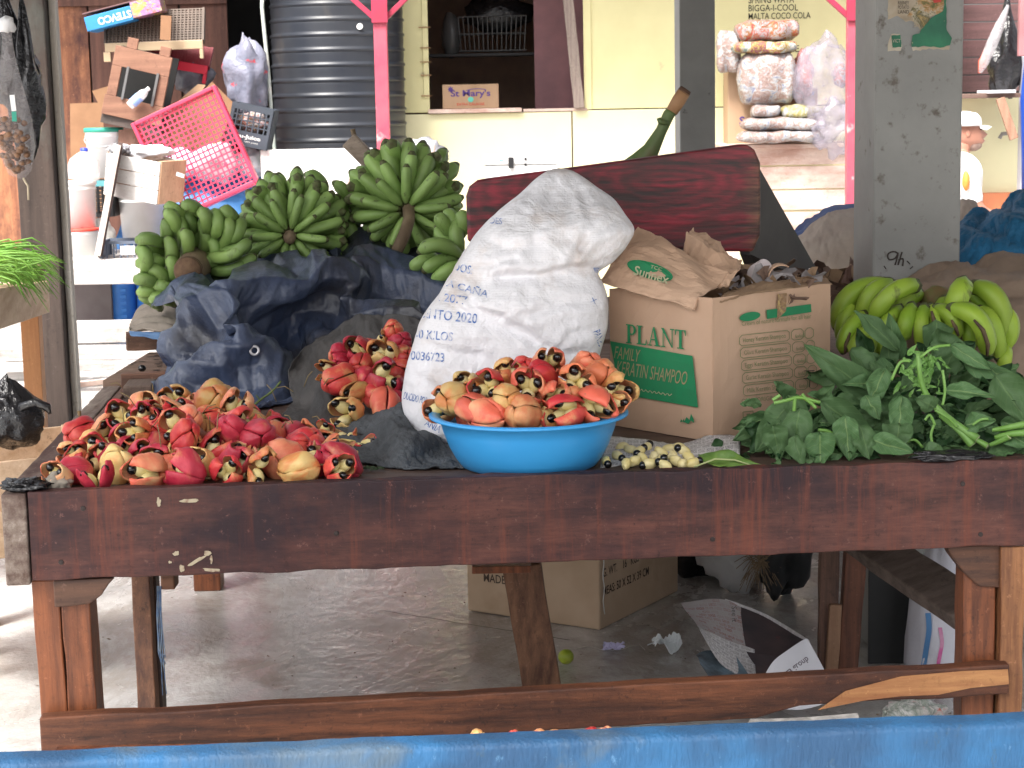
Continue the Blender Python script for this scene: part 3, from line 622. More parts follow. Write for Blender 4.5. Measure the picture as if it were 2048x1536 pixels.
# dark lid, folded cardboard, crates
def sheet(name, label, pts, Y, mat, th=.006, cat='sheet', tilt=0, group=None):
    c = [P(u, v, Y+tilt*(v-pts[0][1])/400) for u, v in pts]; n = len(c)
    mb = MB().add([q for q in c]+[q+V((0, th, 0)) for q in c], [tuple(range(n)), tuple(range(n, 2*n))[::-1]]+[(i, i+n, (i+1) % n+n, (i+1) % n) for i in range(n)])
    return tag(mb.build(name, mat), label, cat, group)
CB2 = plain('warm_cardboard', (.28, .15, .08), .8, (.22, .115, .06), bmp=.15)
sheet('cardboard_sheet', 'tall cardboard sheet standing behind the green-rimmed bucket', [(140, 207), (206, 205), (208, 300), (212, 420), (142, 420)], 13.3, CB2)
sheet('cardboard_sheet', 'tapered cardboard piece sticking out left of the tilted wooden box', [(184, 182), (240, 165), (235, 222), (204, 222)], 13.2, CB2)
sheet('cardboard_sheet', 'folded cardboard flap with its edge running diagonally to the lattice tray', [(300, 250), (396, 168), (412, 170), (340, 262)], 13.1, plain('pale_card_edge', (.5, .33, .2), .8, (.4, .25, .15)))
sheet('cardboard_sheet', 'brown cardboard corner pointing up behind the lattice tray', [(424, 163), (471, 210), (436, 290), (350, 300), (330, 262)], 13.0, CB2)
sheet('cardboard_sheet', 'square brown piece of cardboard between the green-rimmed bucket and the tray', [(237, 260), (270, 258), (272, 330), (235, 332)], 12.85, wood('board_scrap', (.3, .17, .12), (.2, .1, .07), 2, 8))
TARPB = plain('bright_blue_tarp', (.06, .22, .5), .5, (.04, .15, .4), scale=5, bmp=.5, bscale=14)
def tarpsheet(name, label, pts, rows, Y, mat, amp=.03, dY=0, cat='tarp', s=4, seed=0):
    # pts: top edge points, rows: bottom edge points
    T1 = [P(u, v, Y) for u, v in pts]; B1 = [P(u, v, Y-dY) for u, v in rows]
    def fn(u, v):
        p = cr(T1, u).lerp(cr(B1, u), v)
        return p+V((0, 1, .3))*amp*(fbm(p+V((seed, 0, 0)), s)+.5*ridge(p+V((seed, 5, 0)), s*1.3))
    return tag(MB().grid(fn, 50, 30).build(name, mat, smooth=True, solid=.003), label, cat)
tarpsheet('blue_tarp', 'crumpled bright blue tarp under the lattice tray', [(285, 330), (360, 330), (440, 345), (530, 350)], [(215, 522), (330, 522), (440, 500), (540, 480)], 12.9, TARPB, .05, .4)
# crate helper with grid windows
def gridcrate(name, label, M_, sx, sy, sz, mat, rows=3, cols=7, cat='crate', band=.3):
    t = thing(name, label, cat, M_.translation)
    for yy, nm in ((-sy/2, 'front'), (sy/2, 'rear')):
        mb = MB(); mb.box(-sx/2, sx/2, yy-.006, yy+.006, 0, sz*band, M=M_); mb.box(-sx/2, sx/2, yy-.006, yy+.006, sz*.86, sz, M=M_)
        for k in range(cols+1):
            x = -sx/2+sx*k/cols; wd = .018 if k in (0, cols) else .004
            mb.box(max(-sx/2, x-wd), min(sx/2, x+wd), yy-.007, yy+.007, sz*band, sz*.86, M=M_)
        for k in range(1, rows):
            z = sz*(band+(.86-band)*k/rows); mb.box(-sx/2, sx/2, yy-.005, yy+.005, z-.004, z+.004, M=M_)
        mb.build(nm+'_side', mat, t)
    for s in (-1, 1):
        MB().box(s*sx/2-.006, s*sx/2+.006, -sy/2+.008, sy/2-.008, 0, sz-.002, M=M_).build('end_side', mat, t)
    MB().box(-sx/2+.007, sx/2-.007, -sy/2+.008, sy/2-.008, .002, .01, M=M_).build('base', mat, t)
    return t
DKP = plain('dark_grey_plastic', (.045, .055, .07), .45, (.06, .07, .09), bmp=.05)
M_ = plm(497, 292, 12.7, -13)
t = gridcrate('milk_crate', 'dark grey plastic crate with white lettering right of the lattice tray', M_, .27, .25, .27, DKP, 4, 7, band=.36)
mb = MB(); mb.text('Tru-Juice', M_ @ frame((1, 0, 0), (0, 0, 1), (0, -1, 0), (-.01, -.133, .06)), w_=.19, h=.032, bold=.03); mb.text('100% JUICE', M_ @ frame((1, 0, 0), (0, 0, 1), (0, -1, 0), (.03, -.133, .03)), w_=.09, h=.01)
mb.build('lettering', WHITE, t)
bag('packet', 'red and white crumpled wrapper inside the dark grey crate', 'wrapper', P(503, 248, 12.72), (.1, .07, .08), SN1, .4, seed=23)
M_ = plm(258, 520, 12.0, 0); t = gridcrate('milk_crate', 'low grey crate with a white label under the wide white bucket', M_, .3, .28, .13, plain('blue_grey_plastic', (.1, .12, .16), .5), 1, 7, band=.12)
MB().box(-.02, .07, -.15, -.146, .045, .1, M=M_).build('white_label', WHITE, t)
t = gridcrate('milk_crate', 'black lattice crate squeezed behind the leaning board', plm(203, 432, 12.6, 0), .2, .2, .24, BLACKM, 7, 6, band=.1)
MB().box(-.09, .09, -.108, -.1065, .2, .238, M=plm(203, 432, 12.6, 0)).build('teal_band', plain('teal_band', (.1, .3, .33), .5), t)
bag('white_sack', 'pale lumpy sack at the foot of the black crate', 'sack', P(205, 480, 12.3), (.08, .08, .14), plain('dirty_white', (.6, .6, .57), .7, (.45, .44, .4)), .3, seed=31)
# beige and red crates
BEIGE = plain('beige_plastic', (.4, .29, .18), .5, (.4, .3, .19), bmp=.05)
BEIGE_D = plain('dusty_beige_plastic', (.11, .075, .055), .6, (.08, .055, .04))
def traycrate(label, u, v, Y, a, w_, mat, mat2, hgt=.24):
    M_ = plm(u, v, Y, a, 0, 0); t = thing('plastic_crate', label, 'crate', M_.translation)
    MB().box(-w_/2, w_/2, -.01, .02, -.03, .03, M=M_).build('front_band', mat, t, bevel=.004)
    for s in (-1, 1): MB().box(s*w_/2-.018-.006*s, s*w_/2+.018-.018*s, -.011, .021, -.095, -.0305, M=M_).build('foot', mat, t, bevel=.004)
    M2 = M_ @ Matrix.Translation((0, .0, .031)) @ Matrix.Rotation(radians(-28), 4, 'X')
    mb = MB(); n = 26; m_ = 13
    for k in range(n+1): mb.box(-w_/2+w_*k/n-.004, -w_/2+w_*k/n+.004, .0, .01, 0, hgt, M=M2)
    for k in range(m_+1): mb.box(-w_/2, w_/2, .002, .012, hgt*k/m_-.0045, hgt*k/m_+.0045, M=M2)
    mb.box(-w_/2, w_/2, .04, .05, 0, hgt, M=M2, mi=1)
    mb.build('lattice', [mat2, BEIGE_D if mat2 is BEIGE_D else mat2], t)
    for s in (-1, 1): MB().box(s*w_/2-.008, s*w_/2+.008, -.004, .05, -.004, hgt+.005, M=M2).build('side_band', mat2, t)
    return t
traycrate('upturned beige plastic crate with a dusty lattice bottom, high in the heap', 308, 92, 13.0, 1, .66, BEIGE, BEIGE_D)
traycrate('bright red plastic crate tilted below the beige one', 343, 128, 13.25, -11, .5, plain('bright_red_plastic', (.65, .02, .05), .4), plain('dark_red_plastic', (.2, .012, .02), .5), .14)
# framed wooden box
M_ = plm(262, 240, 12.75, -14, 0, 0)
BXW = wood('reddish_box_wood', (.27, .14, .09), (.15, .07, .045), 0, 9, .7, .3)
t = thing('wooden_box', 'rough wooden box with a square opening, tilted on the heap', 'box', M_.translation)
MB().box(-.2, .2, -.012, .012, 0, .13, M=M_).build('front_board', BXW, t, bevel=.003); MB().box(-.19, .19, -.012, .012, .33, .46, M=M_).build('front_board', BXW, t, bevel=.003)
MB().box(-.19, -.125, -.0125, .013, .131, .329, M=M_).build('side_stile', BXW, t, bevel=.003); MB().box(.13, .19, -.0125, .013, .131, .329, M=M_).build('side_stile', BXW, t, bevel=.003)
MB().box(-.198, .198, .2, .22, 0, .46, M=M_).build('back_board', DARK, t)  # coloured near black for the shade inside the box
MB().box(-.2, .2, .013, .2, -.06, -.001, M=M_).build('lower_side', wood('grey_side', (.1, .075, .065), (.05, .04, .035), 0, 9), t, bevel=.003)
for x in (-.08, .12): MB().box(x-.008, x+.008, -.03, -.014, .12, .34, M=M_).build('wire_bar', WIRE, t)
MB().box(-.12, -.05, -.014, .014, .46, .53, M=M_).build('corner_post', BXW, t, bevel=.003); MB().box(.1, .17, -.014, .014, .46, .52, M=M_).build('corner_post', BXW, t, bevel=.003)
t = thing('water_bottle', 'small clear water bottle with a blue label inside the tilted wooden box', 'bottle', P(285, 190, 12.72))
Mb = plm(272, 200, 12.68, 40) @ Matrix.Rotation(radians(90), 4, 'Y')
MB().lathe([(.005, -.06), (.03, -.058), (.032, -.02), (.03, 0), (.032, .04), (.03, .07), (.012, .1)], 16, M=Mb).build('bottle_body', GLASS, t, smooth=True)
MB().lathe([(.033, -.03), (.033, .035)], 16, M=Mb).build('blue_label', plain('bottle_label', (.3, .45, .8), .5), t, smooth=True)
MB().lathe([(.012, .1), (.014, .101), (.014, .118), (.003, .12)], 12, M=Mb).build('cap', WHITE, t, smooth=True)
# banana carton
M_ = plm(172, 50, 12.9, 13)
t = thing('fruit_carton', 'blue fruit carton lying upside down on top of the heap, torn at one end', 'box', M_.translation)
BL2 = plain('carton_blue', (.03, .22, .5), .6, (.025, .18, .42), bmp=.1); M_ = M_ @ Matrix.Translation((.22, 0, .0))
MB().box(-.22, .1, -.01, .28, -.045, .05, M=M_).build('box_body', BL2, t, bevel=.004)
MB().box(.1005, .3, -.012, .2, -.035, .07, M=M_).build('fruit_picture', crinkle_mat('fruit_picture', [(.4, .03, .08), (.6, .2, .2), (.3, .15, .4), (.5, .3, .1), (.4, .5, .1)]), t, bevel=.003)
MB().box(-.225, .31, .0, .285, .0725, .08, M=M_).build('lid', plain('dull_card', (.16, .09, .09), .8), t)
MB().box(.29, .36, -.02, -.012, -.13, .03, M=M_ @ Matrix.Rotation(radians(18), 4, 'Y')).build('torn_flap', CB2, t)
mb = MB(); mb.text('STEVCO', M_ @ frame((-1, 0, 0), (0, 0, -1), (0, -1, 0), (-.02, -.0125, -.0)), w_=.23, h=.05, bold=.03); mb.build('lettering', plain('pale_lettering', (.6, .6, .6), .6), t)
GB = plain('grey_plastic_film', (.26, .27, .34), .35, (.4, .4, .48), scale=7, bmp=.8, bscale=11, bdist=.02)
bag('grey_bag', 'big grey plastic bag with red printing hanging in the dark gap', 'plastic bag', P(492, 150, 13.1), (.145, .13, .26), plain('grey_film_red_print', (.13, .14, .19), .35, (.22, .22, .28), scale=7, bmp=.8, bscale=11, bdist=.02, c3=(.5, .06, .08), s3=9, lo3=.62, hi3=.66), .35, knot=-.02, seed=41)
bag('grey_bag', 'dark grey plastic bag drooping below the red crate', 'plastic bag', P(385, 148, 13.35), (.14, .1, .13), plain('dim_grey_film', (.1, .1, .12), .35, (.16, .16, .19), bmp=.8, bscale=11, bdist=.02), .3, seed=42)
bag('white_bag', 'pale plastic bag bulging out below the dark grey crate', 'plastic bag', P(502, 325, 12.75), (.09, .09, .1), plain('pale_film', (.5, .52, .55), .4, (.6, .62, .66), bmp=.8, bscale=11), .3, seed=43)
bag('white_bag', 'pale pink-white bag behind the right half of the lattice tray', 'plastic bag', P(435, 325, 12.75), (.15, .1, .13), plain('pinkish_film', (.55, .42, .45), .4, (.7, .62, .66), bmp=.8, bscale=11), .3, seed=44)
bag('white_bag', 'pale lilac bag behind the left half of the lattice tray', 'plastic bag', P(360, 330, 12.8), (.14, .1, .1), plain('lilac_film', (.5, .46, .6), .4, (.7, .68, .75), bmp=.8, bscale=11), .3, seed=45)
# left rear roof post
POSTW = wood('weathered_post_wood', (.07, .05, .042), (.032, .023, .02), 2, 12, .8, .45, stain=(.085, .095, .085), s_scale=1.4, slo=.5, shi=.7)
POSTL = wood('lit_post_edge', (.42, .4, .37), (.28, .26, .23), 2, 12, .8, .45)
t = thing('roof_post', 'dark weathered wooden roof post with its lit right edge as a pale strip, left of the ackee table', 'post', P(100, 500, 8.0), 'roof posts of the market'); t.location.z = 0
a = P(112, 870, 8.0); b = P(59, 0, 8.0); k = a.z/(b.z-a.z); a0 = a-(b-a)*k; b0 = b+(b-a)*.9
MB().beam((a0.x, 8.0, 0), (b0.x, 8.0, 3.05), .155, .15, (0, 1, 0), seg=14, jit=.004).build('post_shaft', POSTW, t, bevel=.006)
MB().beam((a0.x+.095, 8.01, 0), (b0.x+.095, 8.01, 3.04), .03, .05, (0, 1, 0), seg=14, jit=.003).build('lit_edge_strip', POSTL, t, bevel=.003)  # pale strip added for the lit right side of the post
# left stall, scallions, crate with black bag
LW = wood('sunlit_pine', (.55, .4, .28), (.38, .25, .15), 1, 12, .7, .3)
t = thing('left_stall', 'unpainted pine stall at the left edge with scallions on it', 'stall', (-1.9, 6.6, 0))
A_ = P(-30, 622, 5.55); B_ = P(90, 594, 7.5); 
MB().beam(A_, B_, .035, .125, (0, 0, 1), seg=6, jit=.003).build('side_board', LW, t, bevel=.004)
MB().beam(A_+V((-.4, 0, .045)), B_+V((-.4, 0, .045)), .74, .025, (0, 0, 1)).build('stall_top', LW, t, bevel=.003)
p = P(66, 700, 7.3); MB().box(p.x-.035, p.x+.035, 7.27, 7.33, 0, .84).build('leg', wood('orange_lit_pine', (.5, .24, .1), (.34, .15, .06), 2, 12), t, bevel=.003)  # inner leg coloured orange for the light on it
MB().box(A_.x-.07, A_.x-.02, 5.5, 5.56, 0, .84).build('leg', LW, t, bevel=.003)
t = thing('scallions', 'heap of green scallion leaves hanging over the left stall board', 'scallions', P(20, 560, 6.2))
SCAL = plain('scallion_green', (.1, .26, .03), .45, (.2, .4, .06), scale=8, bmp=.05); mb = MB()
for k in range(150):
    s = P(R.uniform(-70, 8), R.uniform(500, 556), R.uniform(6.0, 6.8)); L = R.uniform(.12, .24); d_ = V((R.uniform(.5, 1), R.uniform(-.3, .3), R.uniform(-.1, .35))).normalized()
    e = s+d_*L; g_ = V((0, 0, -1)); mb.tube([s, s+d_*L*.4+g_*.005, s+d_*L*.75+g_*.02, e+g_*R.uniform(.05, .1)], [.003, .0035, .003, .0008], 5)
mb.build('leaf_blades', SCAL, t, smooth=True)
bag('brown_tuber', 'brown tuber lying behind the scallions against the wooden post', 'vegetable', P(60, 545, 7.2), (.05, .05, .035), plain('tuber_skin', (.14, .08, .05), .8, (.2, .12, .08)), .3, seed=50)
t = slatcrate('wooden_crate', 'pale pine crate under the knotted black bag, beside the table corner', rotz(.5, (-1.37, 5.05, .38)), .46, .46, .26, (LW, LW), 2)
for x, y in ((-.2, -.05), (-.05, .21)): q = rotz(.5, (-1.37, 5.05, 0)) @ V((x, y, 0)); MB().box(q.x-.02, q.x+.02, q.y-.02, q.y+.02, 0, .379).build('leg', LW, t)
o = bag('black_bag', 'shiny knotted black bag on the pale crate at the left edge', 'plastic bag', P(20, 836, 4.95), (.085, .08, .075), BLACK_BAG, .25, knot=.03, seed=51, creases=.12)
mb = MB(); q0 = P(36, 838, 4.9)
mb.tube([q0, q0+V((.015, -.01, .035)), q0+V((.05, -.01, .045)), q0+V((.08, 0, .03)), q0+V((.085, 0, .012))], [.006, .012, .011, .012, .004], 8); mb.tube([q0, q0+V((-.02, -.01, .03)), q0+V((-.03, 0, .05)), q0+V((-.06, 0, .055))], [.006, .01, .012, .006], 8)
h = mb.build('handle', BLACK_BAG, o, smooth=True)
# hanging bags top left
NET = film('cloudy_net_film', (.6, .55, .55), .3, .13, bmp=.5)
t = thing('hanging_bag', 'clear bag of brown nuts hanging at the top left corner', 'bag of nuts', P(28, 250, 4.9))
pts = [P(10, 45, 4.9), P(14, 75, 4.9), P(16, 120, 4.9), P(20, 180, 4.9), P(28, 240, 4.9), P(34, 300, 4.9), P(40, 345, 4.9), P(46, 358, 4.9)]
MB().tube(pts, [.02, .012, .02, .035, .046, .047, .03, .004], 18).build('bag_film', NET, t, smooth=True)
mb = MB(); NUT = plain('brown_nut', (.13, .065, .035), .5, (.24, .13, .07), scale=30, rnd=True)
for k in range(95):
    v = R.uniform(235, 343); w_ = 27 if v < 320 else 27*(345-v)/25
    c = P(lerp(22, 38, (v-200)/150)+R.uniform(-w_, w_), v, 4.9); yy = sqrt(max(0, 1-((c.x-P(lerp(22, 38, (v-200)/150), v, 4.9).x)/.045)**2))*.044
    c.y = 4.9-R.uniform(.1, 1)*yy; mb.ell(c, (.009, .009, .0075), 8, 6, wob=.2, seed=k)
tag(mb.build('nut_fill', NUT, t, smooth=True), kind='stuff')
mb = MB(); mb.tube([P(46, 356, 4.88), P(56, 372, 4.88), P(57, 400, 4.88)], .003, 5); mb.build('tie_string', plain('string', (.5, .42, .3), .8), t, smooth=True)
mb = MB().ell(P(12, 50, 4.88), (.022, .015, .02), 12, 8, wob=.5, seed=4); mb.build('bag_knot', plain('white_knot', (.6, .6, .6), .4, bmp=.6), t, smooth=True)
mb = MB().beam(P(24, 190, 4.85), P(28, 222, 4.85), .012, .002, (0, 1, 0)); mb.build('white_tag', WHITE, t); MB().beam(P(28, 223, 4.85), P(29, 243, 4.85), .012, .002, (0, 1, 0)).build('green_tag', GRN, t)
bag('black_bag', 'shiny black bag hanging behind the nuts at the top left', 'plastic bag', P(52, 190, 5.3), (.045, .05, .15), BLACK_BAG, .3, knot=.1, seed=60, creases=.15)
bag('black_bag', 'crumpled black bag hanging highest at the left picture edge', 'plastic bag', P(12, 120, 5.3), (.06, .05, .1), BLACK_BAG, .4, knot=.12, seed=61, creases=.15)
tag(MB().tube([P(-60, -60, 5.1), P(60, -62, 5.1), P(240, -70, 5.1)], .012, 8).build('hanging_rail', BLACKM, smooth=True), 'iron rail above the picture that the hanging bags are tied to', 'rail')
# ================= the selling table =================
TH = radians(3.95); TO = V((-.985, 3.77, 0)); TM = rotz(TH, TO)
def T(a, b, z): return TM @ V((a, b, z))
TOP = .768; BED = .752
tb = thing('market_table', 'long dark stained wooden market table in front, carrying the ackee, sack and greens', 'table', TO)
def plank(mb, a0, a1, b0, b1, z0, z1, seg=40, jz=.0015, jb=.001, axis='a', mi=0):
    # a board in table space with slightly uneven arrises
    vs = []; n = seg+1
    for i in range(n):
        t = i/seg
        for (q, w_) in ((0, 0), (1, 0), (1, 1), (0, 1)):
            if axis == 'a':
                x = lerp(a0, a1, t); j = jz*fbm((x*11+q*5, w_*9, z0*7), 1, 4); jj = jb*fbm((x*9+q*3, w_*4, 3), 1, 3)
                vs.append(T(x, (b0, b1)[q]+jj, (z0, z1)[w_]+j))
            else:
                y = lerp(b0, b1, t); j = jz*fbm((y*11+q*5, w_*9, a0*7), 1, 4); jj = jb*fbm((y*9+q*3, w_*4, 3), 1, 3)
                vs.append(T((a0, a1)[q]+jj, y, (z0, z1)[w_]+j))
    fs = [(0, 1, 2, 3), (n*4-1, n*4-2, n*4-3, n*4-4)]
    for i in range(seg):
        for k in range(4): fs.append((i*4+k, i*4+4+k, i*4+4+(k+1) % 4, i*4+(k+1) % 4))
    if axis == 'b': fs = [f[::-1] for f in fs]
    return mb.add(vs, fs, mi)
plank(MB(), 0, 2.13, 0, .032, .583, TOP, 70, .004, .001).build('front_board', RED_WOOD, tb, bevel=.003)
plank(MB(), -.052, -.003, -.004, 1.47, .575, .764, 40, .003, .001, 'b').build('side_rail', wood('side_rail_wood', (.3, .25, .21), (.1, .06, .045), 1, 20, .8, .6, stain=(.07, .035, .028), slo=.45, shi=.62), tb, bevel=.004)
plank(MB(), .02, 2.13, .034, 1.2, BED-.02, BED, 4, .0, .0).build('table_bed', wood('dirty_table_bed', (.12, .075, .055), (.05, .03, .025), 0, 9, .6, .3), tb)
plank(MB(), .02, 1.3, 1.202, 1.44, BED-.02, BED, 4, .0, .0).build('table_bed', wood('dirty_table_bed2', (.12, .075, .055), (.05, .03, .025), 0, 9, .6, .3), tb)
plank(MB(), -.002, .02, .034, 1.45, .66, .76, 20, .002, .001, 'b').build('inner_batten', wood('inner_batten', (.22, .11, .07), (.08, .04, .03), 1, 20), tb, bevel=.002)
plank(MB(), .0, 1.2, 1.45, 1.49, .60, .80, 30, .003, .001).build('rear_board', wood('rear_board', (.24, .11, .065), (.09, .045, .03), 0, 14, .6, .4), tb, bevel=.003)
plank(MB(), .022, .1, 1.32, 1.446, .70, .785, 6, .003, .001).build('corner_block', wood('corner_block', (.18, .13, .1), (.08, .05, .04), 1, 14, .8, .5), tb, bevel=.004)
# front left leg: two studs and a gusset
def leg(pa, pb, wd, dp, mat=LEG_WOOD, nm='leg'):
    return MB().beam(pa, pb, wd, dp, (0, 1, 0), seg=14, jit=.003).build(nm, mat, tb, bevel=.003)
leg(T(.028, .07, 0), T(.02, .065, .575), .056, .06); leg(T(.087, .07, 0), T(.08, .068, .575), .06, .07)
LEGD = wood('pale_face_pine', (.34, .15, .06), (.14, .055, .025), 2, 30, .5, .35)
o = MB().prism([(-.062, .0), (.062, .0), (.05, -.012), (.034, -.035), (.01, -.052), (-.03, -.056), (-.062, -.057)], -.02, .02, TM @ Matrix.Translation((.102, .03, .58)) @ Matrix.Rotation(radians(90), 4, 'X')).build('gusset', wood('gusset_wood', (.13, .065, .04), (.05, .025, .018), 0, 20), tb, bevel=.003)
leg(T(1.985, .075, 0), T(1.985, .075, .578), .07, .075, LEG_WOOD); leg(T(2.047, .04, 0), T(2.047, .04, .578), .05, .06, LEGD)
MB().prism([(-.06, .0), (.06, .0), (.062, -.095), (.012, -.09), (-.02, -.06), (-.05, -.02)], -.02, .02, TM @ Matrix.Translation((1.965, .045, .58)) @ Matrix.Rotation(radians(90), 4, 'X')).build('gusset', wood('gusset_wood2', (.15, .065, .035), (.05, .025, .018), 0, 20), tb, bevel=.003)
# lower rail
mb = MB(); n = 46; vs = []; fs = []
for i in range(n):
    t = i/(n-1); a = lerp(.0, 2.035, t); zt_ = lerp(.298, .33, t)+.004*fbm((a*5, 1, 0), 1, 4); zb_ = zt_-.09+(.022*sm(.72, .8, t))+.005*fbm((a*6, 5, 0), 1, 4)
    vs += [T(a, -.012, zb_), T(a, .022, zb_), T(a, .022, zt_), T(a, -.012, zt_-.002)]
for i in range(n-1):
    for k in range(4): fs.append((i*4+k, i*4+4+k, i*4+4+(k+1) % 4, i*4+(k+1) % 4))
fs += [(0, 1, 2, 3), (n*4-1, n*4-2, n*4-3, n*4-4)]
mb.add(vs, fs).build('lower_rail', RAIL_WOOD, tb, bevel=.004)
MB().add([T(a, -.0145-.001*noise.noise(V((a*40, z*40, 0))), z) for a, z in ((1.62, .245), (1.68, .285), (1.8, .312), (1.93, .318), (2.03, .318), (2.033, .285), (1.95, .28), (1.88, .268), (1.8, .268), (1.72, .262))], [tuple(range(10))]).build('bare_patch', wood('bare_pine', (.5, .25, .1), (.3, .12, .05), 0, 20, .6, .5), tb)
# pale paint flecks on the front board
FLECK = plain('old_paint_fleck', (.4, .34, .24), .8, (.22, .13, .09), scale=60, lo=.5, hi=.7, bmp=.3, bscale=80)
def fleck(u, v, w_, h, sd_, ang=0):
    p = P(u, v, 3.77+.069*((u-50)/997)); q = TM.inverted() @ p; mb = MB(); n = 18
    pts = []
    for k in range(n):
        an = 2*pi*k/n; r_ = 1+.55*noise.noise(V((cos(an)*1.6, sin(an)*1.6, sd_))); x = cos(an)*w_*r_; z = sin(an)*h*r_
        pts.append(T(q.x+x*cos(ang)-z*sin(ang), -.0022, q.z+x*sin(ang)+z*cos(ang)))
    mb.add(pts, [tuple(range(n))]).build('paint_fleck', FLECK, tb)
for a in ((380, 1001, .02, .004, 1), (318, 1004, .004, .009, 2), (352, 1106, .007, .004, 3, .4), (392, 1122, .021, .004, 4, .5), (415, 1106, .008, .005, 5), (423, 1118, .003, .008, 6), (424, 1139, .016, .004, 7, -.1), (364, 1136, .006, .007, 8), (340, 1124, .003, .003, 9)): fleck(*a)
for (a, z) in ((.11, .73), (.06, .62), (.62, .66), (1.93, .72), (1.4, .62), (1.97, .61)):
    MB().lathe([(.0005, 0), (.005, .0005), (.0055, .002)], 10, M=TM @ Matrix.Translation((a, -.0025, z)) @ Matrix.Rotation(radians(-90), 4, 'X')).build('nail_head', plain('rusty_nail', (.03, .02, .018), .6), tb)
# other legs and stretchers
leg(Pz(1092, 1420, 0), P(1042, 1125, 4.55), .095, .05, wood('split_leg_wood', (.2, .1, .055), (.07, .03, .018), 2, 22, .65, .7), 'leg')
MB().beam(P(944, 1136, 4.5), P(1062, 1134, 4.5), .05, .018, (0, 0, 1)).build('cross_block', LEG_WOOD, tb, bevel=.002)
leg(P(300, 1470, 4.45), P(284, 1140, 4.55), .045, .045, wood('thin_leg', (.22, .1, .05), (.07, .03, .02), 2, 22), 'leg'); leg(P(322, 1470, 4.5), P(305, 1140, 4.6), .026, .05, wood('thin_leg2', (.09, .05, .035), (.035, .02, .016), 2, 22), 'leg')
MB().box(P(322, 1150, 4.45).x, P(350, 1150, 4.45).x, 4.44, 4.5, P(330, 1178, 4.45).z, .73).build('cross_block', wood('block_w', (.2, .09, .05), (.08, .035, .02), 0), tb, bevel=.004)
leg(P(1688, 1400, 4.9), P(1712, 1080, 4.9), .055, .05, wood('dark_leg', (.17, .065, .035), (.05, .02, .014), 2, 20), 'leg'); leg(P(1655, 1345, 4.86), P(1658, 1085, 4.86), .05, .03, wood('splintered_leg', (.14, .07, .045), (.04, .02, .016), 2, 22), 'leg')
leg(P(1663, 1347, 4.84), P(1671, 1208, 4.84), .032, .02, wood('pale_strip', (.33, .2, .12), (.22, .12, .07), 2, 10), 'strip')
MB().beam(P(1700, 1060, 4.7), P(1940, 1225, 4.2), .1, .045, (.2, -1, .2), seg=10, jit=.004).build('diagonal_brace', wood('grey_brace', (.16, .12, .1), (.07, .05, .04), 0, 12, .8, .6), tb, bevel=.004)
# blue rope strands by the thin leg
mb = MB()
for k in range(7):
    x = 318+R.uniform(-4, 4); mb.tube([P(x, 1172, 4.44), P(x+R.uniform(-3, 5), 1230, 4.44), P(x+5+R.uniform(-4, 4), 1290+R.uniform(0, 20), 4.44), P(x+12+R.uniform(-5, 3), 1340+R.uniform(-30, 60), 4.44)], .0012, 4)
tag(mb.build('rope_strands', plain('blue_fibre', (.05, .13, .3), .8, (.25, .3, .35), scale=30), smooth=True, local=False), 'frayed blue rope strands hanging beside the thin left leg', 'rope')
# rear support table carrying bananas and tarp
bt = thing('rear_table', 'worn rear table with wormy plank edge carrying the banana bunches', 'table', (-.3, 5.35, 0))
pz0 = P(262, 757, 5.33).z
mb = MB(); n = 40; vs = []; fs = []
xL = P(208, 760, 5.33).x
for i in range(n):
    t = i/(n-1); x = lerp(xL+.0, 1.0, t); yb = 5.9
    vs += [V((x+.0, 5.31+.01*fbm((x*9, 0, 0), 1, 4), pz0-.024)), V((x+.02, yb, pz0-.024)), V((x+.02, yb, pz0)), V((x, 5.31+.012*fbm((x*9, 4, 0), 1, 4), pz0))]
for i in range(n-1):
    for k in range(4): fs.append((i*4+k, i*4+4+k, i*4+4+(k+1) % 4, i*4+(k+1) % 4))
fs += [(0, 1, 2, 3), (n*4-1, n*4-2, n*4-3, n*4-4)]
mb.add(vs, fs).build('edge_plank', OLD_PLANK, bt, bevel=.004)
MB().box(xL+.1, 1.0, 5.92, 7.2, pz0-.03, pz0+.01).build('table_top', OLD_PLANK, bt, bevel=.004)
WH = plain('worm_hole_dark', (.035, .022, .018), .9)
for k in range(26):
    x = R.uniform(xL+.02, xL+.16); y = R.uniform(5.36, 5.86); M2 = rotz(R.uniform(-.3, .3), (x, y, pz0+.0012)); L = R.uniform(.006, .018); wd = R.uniform(.006, .012)
    MB().add([M2 @ V((cos(a)*L*(1+.3*cos(3*a+k)), sin(a)*wd, 0)) for a in [2*pi*i/9 for i in range(9)]], [tuple(range(9))]).build('worm_hole', WH, bt)
mb = MB().beam(P(252, 682, 5.92), P(345, 680, 5.95), .06, .055, (0, 0, 1), seg=5, jit=.004); mb.build('end_timber', wood('end_timber', (.17, .09, .06), (.06, .035, .025), 0, 14, .8, .6), bt, bevel=.004)
for x, y in ((P(415, 1168, 5.9).x, 5.93), (.75, 5.95), (-.95, 7.1), (.8, 7.1)):
    MB().box(x-.043, x+.043, y-.04, y+.04, 0, pz0-.03).build('leg', LEG_WOOD, bt, bevel=.004)
